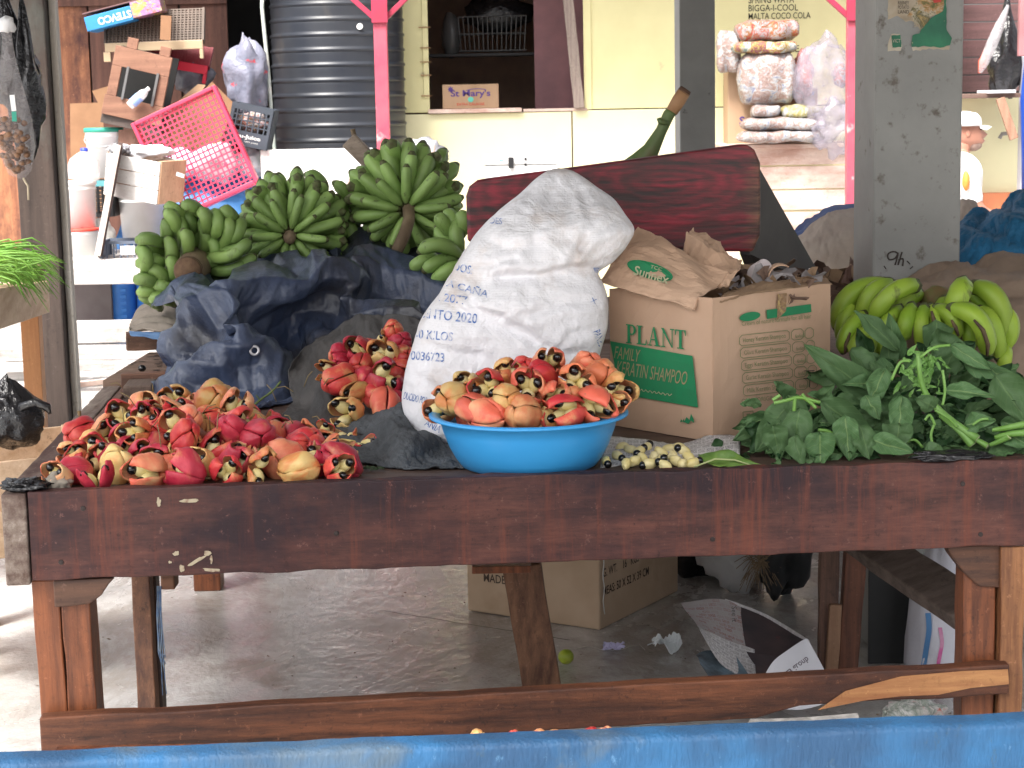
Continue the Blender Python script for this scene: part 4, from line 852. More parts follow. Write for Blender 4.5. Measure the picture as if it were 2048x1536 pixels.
# big grey pillar with poster
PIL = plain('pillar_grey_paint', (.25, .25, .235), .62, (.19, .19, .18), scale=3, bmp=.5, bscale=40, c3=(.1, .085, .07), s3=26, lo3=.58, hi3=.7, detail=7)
PIL_L = plain('pillar_lit_side', (.29, .29, .27), .6, (.25, .25, .235), scale=6, bmp=.3, bscale=30, c3=(.12, .1, .08), s3=14, lo3=.66, hi3=.72)  # lighter copy of the pillar grey: light on its left side put into colour
YP = 5.12; pw = P(1921, 300, YP).x-P(1743, 300, YP).x; px = (P(1921, 300, YP).x+P(1743, 300, YP).x)/2
pil = thing('market_pillar', 'big square grey painted pillar with a torn green poster', 'pillar', (px, YP+pw/2, 0)); PMx = rotz(radians(2.5), (px, YP+pw/2, 0))
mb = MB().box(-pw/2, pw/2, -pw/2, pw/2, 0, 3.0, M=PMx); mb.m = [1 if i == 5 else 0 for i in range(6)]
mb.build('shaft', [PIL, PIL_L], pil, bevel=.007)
def pp(u, v, o=.001):
    d = ray(u, v); n_ = PMx.to_3x3() @ V((0, -1, 0)); p0 = PMx @ V((0, -pw/2-o, 0)); c = V((0, 0, CH)); return c+d*((p0-c).dot(n_)/d.dot(n_))
def poly_on(pts, mat, nm, par, f=pp, o=.001, jag=.0, th=0):
    q = []
    for i in range(len(pts)):
        a = V((pts[i][0], pts[i][1], 0)); b = V((pts[(i+1) % len(pts)][0], pts[(i+1) % len(pts)][1], 0)); m = max(1, int((b-a).length/6))
        for k in range(m):
            c = a.lerp(b, k/m); q.append((c.x+jag*noise.noise(c*.31), c.y+jag*noise.noise(c*.31+V((9, 9, 9)))))
    return MB().add([f(x, y, o) for x, y in q], [tuple(range(len(q)))[::-1]]).build(nm, mat, par)
PGRN = plain('poster_green', (.03, .16, .085), .7, (.02, .1, .06), scale=14, c3=(.35, .3, .2), s3=26, lo3=.66, hi3=.7, bmp=.3, bscale=60)
PPIC = crinkle_mat('poster_picture', [(.2, .14, .06), (.12, .12, .04), (.35, .2, .08), (.4, .35, .25), (.1, .09, .04), (.35, .25, .1)]); 
PPAP = plain('poster_paper', (.42, .38, .3), .8, (.28, .22, .15), scale=9, bmp=.3)
poly_on([(1776, -12), (1848, -12), (1838, 38), (1812, 44), (1795, 30), (1776, 40)], PPAP, 'poster_paper', pil, jag=2.5)
poly_on([(1840, -12), (1895, -12), (1890, 24), (1862, 34), (1842, 62), (1824, 40), (1812, 38)], PPIC, 'poster_picture', pil, jag=3, o=.0022)
poly_on([(1893, -14), (1893, 60), (1902, 75), (1900, 90), (1880, 96), (1862, 92), (1824, 93), (1824, 72), (1838, 66), (1846, 54), (1862, 36), (1886, 22)], PGRN, 'poster_green', pil, jag=3, o=.0034)
poly_on([(1776, 90), (1782, 68), (1800, 68), (1804, 92), (1802, 102), (1776, 102)], PPAP, 'poster_scrap', pil, jag=2); poly_on([(1783, 71), (1801, 70), (1803, 94), (1784, 95)], PGRN, 'green_scrap', pil, o=.0022, jag=1.5)
poly_on([(1824, 94), (1900, 92), (1898, 100), (1860, 98), (1826, 102)], PPAP, 'torn_edge', pil, jag=3)
poly_on([(1862, -8), (1884, -8), (1882, 4), (1868, 6)], plain('poster_red', (.4, .04, .03), .7), 'poster_red', pil, o=.0045)
def vtext(mb, st, u0, u1, v0, v1, f, o=.003, bold=0):
    c00 = f(u0, v1, o); c10 = f(u1, v1, o); c01 = f(u0, v0, o); vs, fs = text_mesh(st, bold)
    x0 = min(v.x for v in vs); x1 = max(v.x for v in vs); y0 = min(v.y for v in vs); y1 = max(v.y for v in vs)
    mb.add([c00+(c10-c00)*((v.x-x0)/(x1-x0))+(c01-c00)*((v.y-y0)/(y1-y0)) for v in vs], fs)
mb = MB(); INK = plain('dark_ink', (.04, .03, .025), .8)
for i, s in enumerate(('REBNEY', 'POTATO', 'LAND')): vtext(mb, s, 1796, 1818, 2+i*9, 9+i*9, pp, .0035)
mb.build('poster_lettering', INK, pil)
mb = MB(); vtext(mb, 'Mou', 1808, 1826, 32, 41, pp, .0045, .02); vtext(mb, 'Se', 1828, 1840, 46, 54, pp, .0045, .02); mb.build('poster_lettering', PPAP, pil)
mb = MB(); vtext(mb, 'VICT', 1785, 1801, 78, 85, pp, .004); mb.build('poster_lettering', PPAP, pil)
# hand scrawl near the foot
mb = MB()
def stroke(pts, r_=.0022):
    q = [pp(u, v, .001) for u, v in pts]; mb.tube([cr(q, i/16) for i in range(17)], r_, 5)
stroke([(1796, 507), (1788, 503), (1776, 508), (1778, 519), (1790, 517), (1797, 506), (1790, 530)]); stroke([(1804, 504), (1796, 530)]); stroke([(1797, 520), (1806, 518), (1805, 532)]); stroke([(1814, 522), (1820, 528)], .0016); stroke([(1826, 533), (1820, 538)], .0015); stroke([(1768, 532), (1772, 538)], .0015)
mb.build('scrawl', INK, pil, smooth=True)
# ================= blue stall in the foreground =================
mB, nt, bs = newmat('blue_painted_cloth')
co = coords(nt, (1, 1, 1)); 
col = ramp(nt, nz(nt, co, 3, 6, .6), [(.38, (.01, .05, .12)), (.5, (.013, .085, .2)), (.6, (.02, .12, .28))])
col = mix(nt, ramp(nt, nz(nt, co, 2.6, 6, .6, .5), [(.54, 0.0), (.66, .85)]), col, (.07, .09, .1))
col = mix(nt, ramp(nt, nz(nt, co, 22, 3, .5), [(.74, 0.0), (.78, .8)]), col, (.06, .07, .09))
nt.links.new(col, bs.inputs['Base Color']); bs.inputs['Roughness'].default_value = .7
wv = nt.nodes.new('ShaderNodeTexNoise'); wv.inputs['Scale'].default_value = 160; nt.links.new(coords(nt, (1, 1, .25)), wv.inputs['Vector'])
col = mix(nt, ramp(nt, nz(nt, coords(nt, (1, 1, .5)), 38, 6, .8), [(.6, 0.0), (.68, .65)]), col, (.03, .06, .09)); col = mix(nt, ramp(nt, nz(nt, coords(nt, (1, 1, .5)), 55, 5, .8), [(.3, .5), (.38, 0.0)]), col, (.1, .22, .36)); nt.links.new(col, bs.inputs['Base Color'])
bump(nt, bs, math_(nt, 'ADD', wv.outputs['Fac'], math_(nt, 'MULTIPLY', nz(nt, co, 7, 4), 2.5)), .45, .006)
fb = thing('blue_stall', 'blue cloth-covered stall edge running along the bottom of the picture', 'stall', (0, 2.9, 0))
e0, e1 = P(-60, 1526, 2.85), P(2110, 1440, 2.97)
def fn(u, v):
    p = e0.lerp(e1, u); t = v*pi*.5
    y = .028*(1-cos(t)) if v < .999 else .03
    if v < .5: q = p+V((0, -.004, -.45*(1-v*2)))
    elif v < .7: t = (v-.5)/.2*pi/2; q = p+V((0, -.004+.02*(1-cos(t)), -.012+.012*sin(t)))
    else: q = p+V((0, .016+(v-.7)/.3*.03, 0))
    return q+V((0, -1, .9))*(.0035*fbm((q.x*6, q.z*6, 1), 1, 4)+.0015*noise.noise(V((q.x*30, q.z*10, 0))))
MB().grid(fn, 160, 26).build('cloth_edge', mB, fb, smooth=True)
MB().beam(e0+V((0, .02, -.08)), e1+V((0, .02, -.08)), .02, .13, (0, 0, 1)).build('edge_board', LEG_WOOD, fb)
MB().box(e0.x, e1.x, 3.05, 3.4, .34, .36).build('shelf', LEG_WOOD, fb)
for x in (-.7, .75): MB().box(x-.04, x+.04, 3.06, 3.14, 0, .338).build('leg', LEG_WOOD, fb)
# ================= things below the table =================
pc = Pz(1200, 1262, .0); pl_ = Pz(935, 1222, .0); pr = Pz(1372, 1233, .0)
dl = (pl_-pc); Ll = dl.length; dr = (pr-pc).normalized(); Lr = .5; dl.normalize()
dr = (dr - dl*dr.dot(dl)).normalized()
t = thing('carton', 'brown shipping carton with black printing on the floor under the table', 'box', pc); hC = .44
def bx(p0, d1, l1, d2, l2, z0, z1):
    c = [p0, p0+d1*l1, p0+d1*l1+d2*l2, p0+d2*l2]; return MB().add([V((q.x, q.y, z0)) for q in c]+[V((q.x, q.y, z1)) for q in c], [(3, 2, 1, 0), (4, 5, 6, 7)]+[(i, (i+1) % 4, 4+(i+1) % 4, 4+i) for i in range(4)])
CARD_D = plain('shipping_cardboard', (.5, .37, .26), .8, (.42, .3, .2), scale=4, bmp=.3, bscale=25, c3=(.3, .2, .12), s3=3, lo3=.6, hi3=.8)
bx(pc, dr, Lr, dl, Ll, 0.001, hC).build('box_body', CARD_D, t, bevel=.006)
def onface(pc, d1, d2, off=.0012):   # matrix of a vertical face starting at pc along d1, facing away from d2
    n_ = -d2; return frame(d1, (0, 0, 1), n_, pc+n_*off)
FL = onface(pc+dl*Ll, -dl, dr); FRt = onface(pc, dr, dl)
BLK = plain('carton_ink', (.05, .035, .03), .85, (.1, .07, .05), scale=30)
mb = MB(); mb.text('C/NO.', FL @ Matrix.Translation((.062, .155, 0)), h=.026, cx=False, sx=.8, bold=.01); mb.text('MADE IN', FL @ Matrix.Translation((.062, .1, 0)), h=.026, cx=False, sx=.8, bold=.01); mb.build('print', BLK, t)
mb = MB()
for i, s in enumerate(('COLOR: BROWN', 'N. WT.    15   KGS', 'G. WT.    16   KGS', 'MEAS: 50 X 52 X 39 CM')): mb.text(s, FRt @ Matrix.Translation((.02, .265-i*.055, 0)), h=.026, cx=False, sx=.78, bold=.01)
mb.build('print', BLK, t)
mb = MB(); mb.tube([FL @ V((x, y, .002)) for x, y in ((.0, .21), (.02, .19), (.03, .215), (.045, .19), (.06, .2), (.075, .18))], .0022, 5); mb.build('pen_mark', BLK, t)
mb = MB(); mb.tube([FRt @ V((.012+.004*sin(i*1.7), .3-i*.021, .006)) for i in range(13)], .0016, 5); tag(mb.build('string', plain('white_string', (.6, .6, .58), .8), smooth=True), 'white string hanging down the corner of the carton under the table', 'string')
# lime, papers
LIME = plain('lime_skin', (.28, .36, .03), .4, (.4, .45, .06), scale=30, bmp=.25, bscale=250, bdist=.001)
p = Pz(1132, 1328, 0); tag(MB().ell(p+V((0, 0, .021)), (.0215, .021, .0208), 24, 16, wob=.04).build('lime', LIME, smooth=True), 'yellow-green lime lying on the floor under the table', 'lime')
def scrap(label, u, v, w_, h, mat, sd_, name='paper_scrap', n=14, lift=.9):
    c = Pz(u, v, 0)
    def fn(a, b):
        x = (a-.5)*w_; y = (b-.5)*w_*.7; z = h*(.45+.7*noise.noise(V((a*2.4+sd_, b*2.4, sd_)))+.4*abs(noise.noise(V((a*6, b*6+sd_, 0)))))
        return c+V((x+.012*noise.noise(V((b*5, sd_, 0))), y, max(.002, z*lift)))
    return tag(MB().grid(fn, n, n).build(name, mat, smooth=False, solid=.0006), label, 'paper')
scrap('small lilac crumpled paper on the floor beside the lime', 1227, 1302, .055, .03, plain('lilac_paper', (.55, .52, .75), .7), 1)
scrap('white crumpled tissue on the floor under the table', 1335, 1305, .075, .06, plain('white_tissue', (.75, .8, .82), .8), 4)
mb = MB(); c = Pz(1190, 1300, .002); mb.tube([Pz(u, v, .003) for u, v in ((1150, 1298), (1175, 1292), (1192, 1296), (1205, 1300), (1240, 1300), (1262, 1292), (1280, 1290), (1290, 1300))], .0011, 4); tag(mb.build('thread', plain('thread', (.5, .48, .45), .9), smooth=True), 'thin pale thread curling across the floor by the lime', 'thread')
mb = MB(); mb.tube([Pz(u, v, .003) for u, v in ((1295, 1290), (1320, 1280), (1340, 1276), (1358, 1278), (1364, 1286))], .0015, 4); tag(mb.build('thread', plain('thread2', (.55, .62, .66), .9), smooth=True), 'pale blue thread behind the white tissue on the floor', 'thread')
# floor litter
mb = MB(); LIT = plain('dry_litter', (.07, .05, .035), .9, (.2, .13, .08), scale=20)
for k in range(240):
    c = V((R.uniform(-1.4, 1.1), R.uniform(4.0, 6.6), .002)); s = R.uniform(.002, .007); a = R.uniform(0, 6); mb.add([c+V((cos(a+q)*s*e, sin(a+q)*s*.6, .001+R.uniform(0, .004))) for q, e in ((0, 1), (1.9, .7), (3.3, 1.2), (4.6, .6))], [(0, 1, 2, 3)])
tag(mb.build('litter', LIT), 'tiny dry crumbs scattered over the floor under the table', 'litter', kind='stuff')
# white sack bundle and dark bag behind
SACKW = plain('woven_white', (.6, .6, .6), .7, (.48, .48, .5), scale=6, bmp=.5, bscale=16, bdist=.01)
c = P(1490, 1130, 5.75)
o = bag('tied_sack', 'white woven sack tied with twine on the floor behind the newspaper', 'sack', V((c.x, 5.8, .26)), (.155, .15, .24), SACKW, .2, knot=.02, seed=70, creases=.12)
tw = thing('knotted_twine', 'tangle of dry brown twine on top of the tied white sack', 'twine', V((c.x+.02, 5.66, .36))); mb = MB()
for k in range(60):
    s = P(1515+R.uniform(-12, 12), 1118+R.uniform(-6, 8), 5.6); e = s+V((R.uniform(-.06, .07), R.uniform(-.02, .02), R.uniform(-.09, .03))); mb.tube([s, s.lerp(e, .5)+V((0, -.012, .012)), e], .0013, 4)
mb.build('twine_fibres', plain('dry_twine', (.3, .22, .14), .9, (.16, .11, .07)), tw)
bag('dark_bag', 'dark grey bag slumped beside the tied white sack under the table', 'plastic bag', V((P(1570, 1150, 5.6).x, 5.7, .27)), (.1, .14, .26), plain('slate_bag', (.03, .033, .036), .4, (.05, .052, .055), bmp=.6, bscale=12), .3, seed=71)
bag('dark_bag', 'black bag in the shade behind the tied white sack', 'plastic bag', V((P(1400, 1150, 5.9).x, 6.0, .22)), (.13, .12, .24), BLACK_BAG, .3, seed=72)
tag(MB().ell(Pz(1538, 1262, 0)+V((0, .05, .014)), (.018, .018, .015), 14, 10, wob=.1).build('orange', plain('orange_skin', (.55, .18, .04), .5), smooth=True), 'small orange fruit on the floor behind the newspaper', 'orange')
# newspapers
def newsmat(name, base, dark, sc=1):
    m, nt, bs = newmat(name); tc = nt.nodes.new('ShaderNodeTexCoord'); mp = nt.nodes.new('ShaderNodeMapping'); nt.links.new(tc.outputs['UV'], mp.inputs[0]); mp.inputs['Scale'].default_value = (sc, sc, 1)
    br = nt.nodes.new('ShaderNodeTexBrick'); nt.links.new(mp.outputs[0], br.inputs[0]); br.inputs['Scale'].default_value = 3.2; br.inputs['Mortar Size'].default_value = .035; br.inputs['Brick Width'].default_value = .55; br.inputs['Row Height'].default_value = .34
    br.inputs['Color1'].default_value = L4((.42, .4, .38)); br.inputs['Color2'].default_value = L4(dark); br.inputs['Mortar'].default_value = L4(base)
    n_ = nt.nodes.new('ShaderNodeTexNoise'); mp2 = nt.nodes.new('ShaderNodeMapping'); mp2.inputs['Scale'].default_value = (34, 90, 1); nt.links.new(tc.outputs['UV'], mp2.inputs[0]); nt.links.new(mp2.outputs[0], n_.inputs['Vector']); n_.inputs['Scale'].default_value = 1; n_.inputs['Detail'].default_value = 1
    c_ = mix(nt, ramp(nt, n_.outputs['Fac'], [(.45, 0.0), (.55, .85)]), br.outputs['Color'], base)
    nt.links.new(c_, bs.inputs['Base Color']); bs.inputs['Roughness'].default_value = .85; return m
NP1 = newsmat('newsprint', (.62, .6, .6), (.2, .19, .2)); NP2 = newsmat('newsprint_dark', (.3, .27, .27), (.02, .022, .03), .45)
npx = thing('newspaper', 'crumpled opened newspaper standing on the floor under the table', 'newspaper', Pz(1520, 1400, 0))
def paper(pts_t, pts_b, mat, nm, par, amp=.01, sd_=0, nu=24, nv=14):
    T1 = [P(*q) for q in pts_t]; B1 = [P(*q) for q in pts_b]
    def fn(u, v):
        p = cr(T1, u).lerp(cr(B1, u), v); return p+V((.3, 1, .4))*amp*(noise.noise(p*9+V((sd_, 0, 0)))+.5*ridge(p*5+V((0, sd_, 0))))
    return MB().grid(fn, nu, nv, uv=True).build(nm, mat, par, solid=.0008)
NPG = newsmat('newsprint_grey', (.42, .39, .39), (.3, .12, .1), 1.2); DKPG = plain('dark_photo_page', (.035, .03, .035), .75, (.09, .06, .06), scale=7, c3=(.16, .04, .04), s3=6, lo3=.62, hi3=.7)
paper([(1362, 1204, 4.74), (1400, 1201, 4.78), (1440, 1201, 4.82), (1478, 1209, 4.86)], [(1394, 1256, 4.6), (1430, 1270, 4.66), (1470, 1288, 4.7), (1506, 1304, 4.74)], NPG, 'grey_page', npx, .008, 1)
paper([(1478, 1210, 4.86), (1520, 1228, 4.87), (1570, 1256, 4.84), (1616, 1284, 4.76)], [(1492, 1300, 4.72), (1520, 1325, 4.7), (1550, 1340, 4.66), (1596, 1352, 4.6)], DKPG, 'photo_page', npx, .008, 5)
paper([(1450, 1198, 4.84), (1520, 1223, 4.87), (1570, 1250, 4.84), (1620, 1281, 4.76)], [(1452, 1203, 4.84), (1520, 1229, 4.865), (1569, 1257, 4.835), (1616, 1287, 4.755)], NP1, 'page_margin', npx, .002, 6, 24, 3)
paper([(1490, 1305, 4.6), (1530, 1312, 4.58), (1570, 1322, 4.56), (1610, 1330, 4.54)], [(1420, 1400, 4.5), (1470, 1410, 4.48), (1530, 1420, 4.45), (1590, 1420, 4.43)], DKPG, 'inner_page', npx, .01, 8)
paper([(1398, 1255, 4.6), (1430, 1268, 4.58), (1465, 1284, 4.6), (1508, 1302, 4.64)], [(1400, 1262, 4.55), (1436, 1322, 4.48), (1466, 1348, 4.46), (1512, 1372, 4.46)], NP1, 'page', npx, .008, 2)
paper([(1392, 1310, 4.55), (1410, 1302, 4.55), (1440, 1305, 4.55), (1470, 1312, 4.55)], [(1400, 1330, 4.4), (1430, 1370, 4.36), (1470, 1390, 4.36), (1530, 1400, 4.4)], plain('colour_photo_page', (.06, .1, .13), .6, (.2, .28, .34), scale=8, c3=(.03, .035, .04), s3=5, lo3=.45, hi3=.6), 'photo_page', npx, .006, 3)
paper([(1524, 1362, 4.42), (1545, 1325, 4.44), (1575, 1300, 4.47), (1606, 1279, 4.5), (1616, 1277, 4.5)], [(1500, 1420, 4.36), (1560, 1420, 4.38), (1600, 1420, 4.4), (1640, 1410, 4.42), (1676, 1395, 4.45)], plain('white_newsprint', (.66, .66, .7), .85, (.58, .58, .62)), 'page', npx, .003, 4)
def npf(u, v, o=0): return P(u, v, 4.42)
def rtext(mb, st, u, v, h, ang, Y, bold=.02, sx=.85):
    M2 = plm(u, v, Y, ang); mb.text(st, M2 @ frame((1, 0, 0), (0, 0, 1), (0, -1, 0)), h=h, cx=False, sx=sx, bold=bold)
mb = MB(); rtext(mb, 'apora group', 1560, 1366, .0155, 36, 4.375); rtext(mb, 'tudents', 1592, 1372, .0145, 34, 4.375); mb.build('headline', plain('news_ink', (.12, .1, .12), .8), npx)
mb = MB(); M2 = plm(1463, 1213, 4.74, -88); mb.text('See it', M2 @ frame((1, 0, 0), (0, 0, 1), (0, -1, 0)), h=.013, cx=False); mb.build('headline', plain('news_ink2', (.1, .09, .09), .8), npx)
# striped white sack and sheet standing in for shade on the pillar
ws = bag('white_sack', 'white woven sack with a blue and a pink stripe behind the right table leg', 'sack', P(1880, 1330, 4.85), (.09, .12, .33), plain('white_woven_fold', (.62, .62, .68), .7, (.52, .52, .58), scale=5, bmp=.5, bscale=14, bdist=.012), .12, seed=80, creases=.04)
def stripe(pts, w_, mat, par, Y=4.72):
    q = [P(u, v, Y) for u, v in pts]; mb = MB(); vs = []
    c0 = root_off(par) if False else None
    bv = BVHTree.FromPolygons([par.location+v.co for v in par.data.vertices], [tuple(p.vertices) for p in par.data.polygons])
    n = 24
    for i in range(n+1):
        c = cr(q, i/n)
        for s in (-1, 1):
            r_ = c+V((s*w_/2, 0, 0)); o_ = V((0, 0, CH)); d = (r_-o_).normalized(); h_ = bv.ray_cast(o_, d)
            vs.append((h_[0] if h_[0] else r_)-d*.003)
    mb.add(vs, [(2*i, 2*i+1, 2*i+3, 2*i+2) for i in range(n)]).build('stripe', mat, par)
stripe([(1856, 1226), (1858, 1260), (1852, 1300), (1846, 1340)], .014, plain('blue_stripe', (.1, .25, .5), .7), ws)
stripe([(1880, 1255), (1884, 1285), (1880, 1310), (1876, 1340), (1878, 1420)], .01, plain('pink_stripe', (.5, .1, .28), .7, (.6, .4, .5), scale=20), ws)
sheet('pillar_foot_shade', 'dark sheet added as shade on the foot of the grey pillar', [(1738, 1128), (1820, 1160), (1822, 1430), (1736, 1430)], 4.98, plain('shade_black', (.02, .022, .022), .5, (.03, .03, .032), bmp=.4, bscale=8), th=.01)  # near-black sheet added in place of shade on the pillar's front
bag('crumpled_packet', 'crumpled white packet with a red edge low behind the right of the lower rail', 'wrapper', P(1830, 1432, 4.2), (.07, .05, .035), crinkle_mat('white_red_wrap', [(.7, .7, .68), (.75, .75, .74), (.3, .35, .3), (.7, .68, .66), (.6, .1, .06)]), .4, seed=82)
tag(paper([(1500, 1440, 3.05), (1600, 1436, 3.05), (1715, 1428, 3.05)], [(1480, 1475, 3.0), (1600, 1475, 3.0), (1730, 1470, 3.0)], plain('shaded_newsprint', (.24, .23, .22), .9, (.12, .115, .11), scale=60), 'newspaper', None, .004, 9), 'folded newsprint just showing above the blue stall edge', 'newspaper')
# ================= helper: print artwork onto a surface =================
def bvh_of(*obs):
    vs = []; fs = []
    for o in obs:
        off = root_off(o); b = len(vs); vs += [v.co+off for v in o.data.vertices]; fs += [[b+i for i in p.vertices] for p in o.data.polygons]
    return BVHTree.FromPolygons(vs, fs)
def hitpix(bv, u, v, lift=.0016):
    o_ = V((0, 0, CH)); d = ray(u, v).normalized(); h_ = bv.ray_cast(o_, d)
    return (h_[0]-d*lift) if h_[0] else None
def pr_poly(mb, bv, polys, lift=.0016):
    for pts, fs in polys:
        q = [hitpix(bv, x, y, lift) for x, y in pts]
        if any(p is None for p in q):
            fs = [f for f in fs if all(q[i] is not None for i in f)]; q = [p or V((0, 0, 0)) for p in q]
            used = sorted({i for f in fs for i in f}); mp = {i: k for k, i in enumerate(used)}; q = [q[i] for i in used]; fs = [[mp[i] for i in f] for f in fs]
        if fs: mb.add(q, fs)
def tpix(st, u, v, w_, h, ang=0, bold=.02, shear=0):
    vs, fs = text_mesh(st, bold); x0 = min(p.x for p in vs); x1 = max(p.x for p in vs); y0 = min(p.y for p in vs); y1 = max(p.y for p in vs); a = radians(ang)
    out = []
    for p in vs:
        x = (p.x-x0)/(x1-x0)*w_; y = -(p.y-y0)/(y1-y0)*h; x += shear*y
        out.append((u+x*cos(a)-y*sin(a), v+x*sin(a)+y*cos(a)))
    return (out, fs)
def gridpoly(pts, n=10, m=6):   # quad given by 4 pixel corners, subdivided
    a, b, c, d = [V((x, y, 0)) for x, y in pts]; vs = []
    for j in range(m+1):
        for i in range(n+1):
            p = a.lerp(b, i/n).lerp(d.lerp(c, i/n), j/m); vs.append((p.x, p.y))
    return (vs, [(j*(n+1)+i, (j+1)*(n+1)+i, (j+1)*(n+1)+i+1, j*(n+1)+i+1) for j in range(m) for i in range(n)])
def clothgrid(rows, nu, nv, disp, seed=0, s=4.0):
    RW = [[P(*q) for q in r] for r in rows]
    def base(u, v): return cr([cr(r, u) for r in RW], v)
    def fn(u, v):
        p = base(u, v); e = 1e-2
        tu = base(min(1, u+e), v)-base(max(0, u-e), v); tv = base(u, min(1, v+e))-base(u, max(0, v-e)); n = tu.cross(tv)
        n = n.normalized() if n.length > 1e-9 else V((0, -1, 0))
        if n.y > 0: n = -n
        return p+n*disp(p, u, v)
    return MB().grid(fn, nu, nv)
import numpy as np
def crumple(base, nu, nv, st=1.2, closed=False, keep=.015, bend=.2, seed=1, zmin=None, grav=.0, noise_a=.03, stv=None, fine=1.025, lv0=8, its=(150, 70, 45, 30, 20)):
    """relax an oversized sheet onto the shape base(u, v): it buckles into folds, then finer creases form on them"""
    rs = np.random.RandomState(seed); X_ = None; stv = stv or st; lvs = [l for l in (16, 8, 4, 2, 1) if l <= lv0]
    for lv, it in zip(lvs, its):
        mu, mv = max(4, nu//lv), max(4, nv//lv); cu = mu if closed else mu+1; first = X_ is None
        B = np.array([[tuple(base(i/mu, j/mv)) for i in range(cu)] for j in range(mv+1)])
        if first: X_ = B+rs.normal(0, noise_a, B.shape)
        else:   # upsample the displacement of the coarser level
            D = X_-Bp; pj = np.linspace(0, D.shape[0]-1, mv+1); a = np.floor(pj).astype(int).clip(0, D.shape[0]-2); f = (pj-a)[:, None, None]; D = D[a]*(1-f)+D[a+1]*f
            if closed: D = np.concatenate([D, D[:, :1]], 1)
            pi_ = np.linspace(0, D.shape[1]-1, mu+1)[:cu]; a = np.floor(pi_).astype(int).clip(0, D.shape[1]-2); f = (pi_-a)[None, :, None]; D = D[:, a]*(1-f)+D[:, a+1]*f
            X_ = B+D+rs.normal(0, .0003*lv, B.shape)
        ref = (B if first else X_).reshape(-1, 3).copy(); s_u, s_v = (st, stv) if first else (fine, fine)
        cons = []
        def addc(di, dj, k, s):
            idx = np.arange((mv+1)*cu).reshape(mv+1, cu)
            if closed: A = idx[:mv+1-dj] if dj else idx; Q = np.roll(idx, -di, 1)[dj:] if dj else np.roll(idx, -di, 1)
            else: A = idx[:mv+1-dj, (0 if di >= 0 else -di):(cu-di if di > 0 else cu)]; Q = idx[dj:, (di if di > 0 else 0):(cu if di >= 0 else cu+di)]
            A = A.ravel(); Q = Q.ravel(); r = np.linalg.norm(ref[A]-ref[Q], axis=1)*s; cons.append((A, Q, np.maximum(r, 1e-6), k))
        sd2 = sqrt((s_u*s_u+s_v*s_v)/2)
        addc(1, 0, .5, s_u); addc(0, 1, .5, s_v); addc(1, 1, .22, sd2); addc(-1, 1, .22, sd2); addc(2, 0, bend, s_u); addc(0, 2, bend, s_v)
        N_ = X_.reshape(-1, 3).copy(); vel = np.zeros_like(N_)
        for t in range(it):
            N_ += vel*.85; old = N_.copy(); N_[:, 2] -= grav
            for q in range(2):
                dsum = np.zeros_like(N_); cnt_ = np.zeros(len(N_))
                for A, Q, r, k in cons:
                    d = N_[Q]-N_[A]; L = np.linalg.norm(d, axis=1)+1e-9; c_ = (d.T*((L-r)/L*.5*k*1.7)).T
                    for ax in range(3): dsum[:, ax] += np.bincount(A, c_[:, ax], len(N_))-np.bincount(Q, c_[:, ax], len(N_))
                    cnt_ += np.bincount(A, minlength=len(N_))+np.bincount(Q, minlength=len(N_))
                N_ += dsum/np.maximum(cnt_, 1)[:, None]*3.2
            N_ += (ref-N_)*keep
            if zmin is not None: N_[:, 2] = np.maximum(N_[:, 2], zmin)
            vel = (N_-old)*.5
        X_ = N_.reshape(mv+1, cu, 3); Bp = B
    return MB().grid(lambda u, v: V(X_[int(round(v*mv)), int(round(u*mu)) % cu]), mu, mv, closeu=closed)
def rowbase(rows):
    RW = [[P(*q) for q in r] for r in rows]
    return lambda u, v: cr([cr(r, u) for r in RW], v)
# ================= big woven sack =================
SACK = plain('woven_polypropylene', (.8, .8, .83), .62, (.73, .725, .74), scale=5, bmp=.35, bscale=24, bdist=.006, c3=(.52, .43, .37), s3=5.5, lo3=.53, hi3=.74, detail=7)
m = SACK; nt = m.node_tree; bs = nt.nodes['Principled BSDF']
wv = nt.nodes.new('ShaderNodeTexWave'); wv.bands_direction = 'Z'; wv.inputs['Scale'].default_value = 60; wv.inputs['Distortion'].default_value = 1.5; nt.links.new(coords(nt, (1, 1, 1)), wv.inputs['Vector'])
wv2 = nt.nodes.new('ShaderNodeTexWave'); wv2.bands_direction = 'X'; wv2.inputs['Scale'].default_value = 95; wv2.inputs['Distortion'].default_value = 1.5; nt.links.new(coords(nt, (1, 1, 1)), wv2.inputs['Vector'])
cr1 = math_(nt, 'ABSOLUTE', math_(nt, 'SUBTRACT', nz(nt, coords(nt, (1, 1, 1.3)), 9, 3, .55, .7), .5)); cr2 = math_(nt, 'ABSOLUTE', math_(nt, 'SUBTRACT', nz(nt, coords(nt, (1.3, 1, 1), (0, .6, 0)), 21, 3, .55, .5), .5))
bump(nt, bs, math_(nt, 'ADD', math_(nt, 'ADD', math_(nt, 'MULTIPLY', cr1, -3.2), math_(nt, 'MULTIPLY', cr2, -1.4)), math_(nt, 'ADD', math_(nt, 'MULTIPLY', math_(nt, 'ADD', wv.outputs['Fac'], wv2.outputs['Fac']), .035), nz(nt, coords(nt, (1, 1, 1)), 22, 5, .6))), .55, .008)
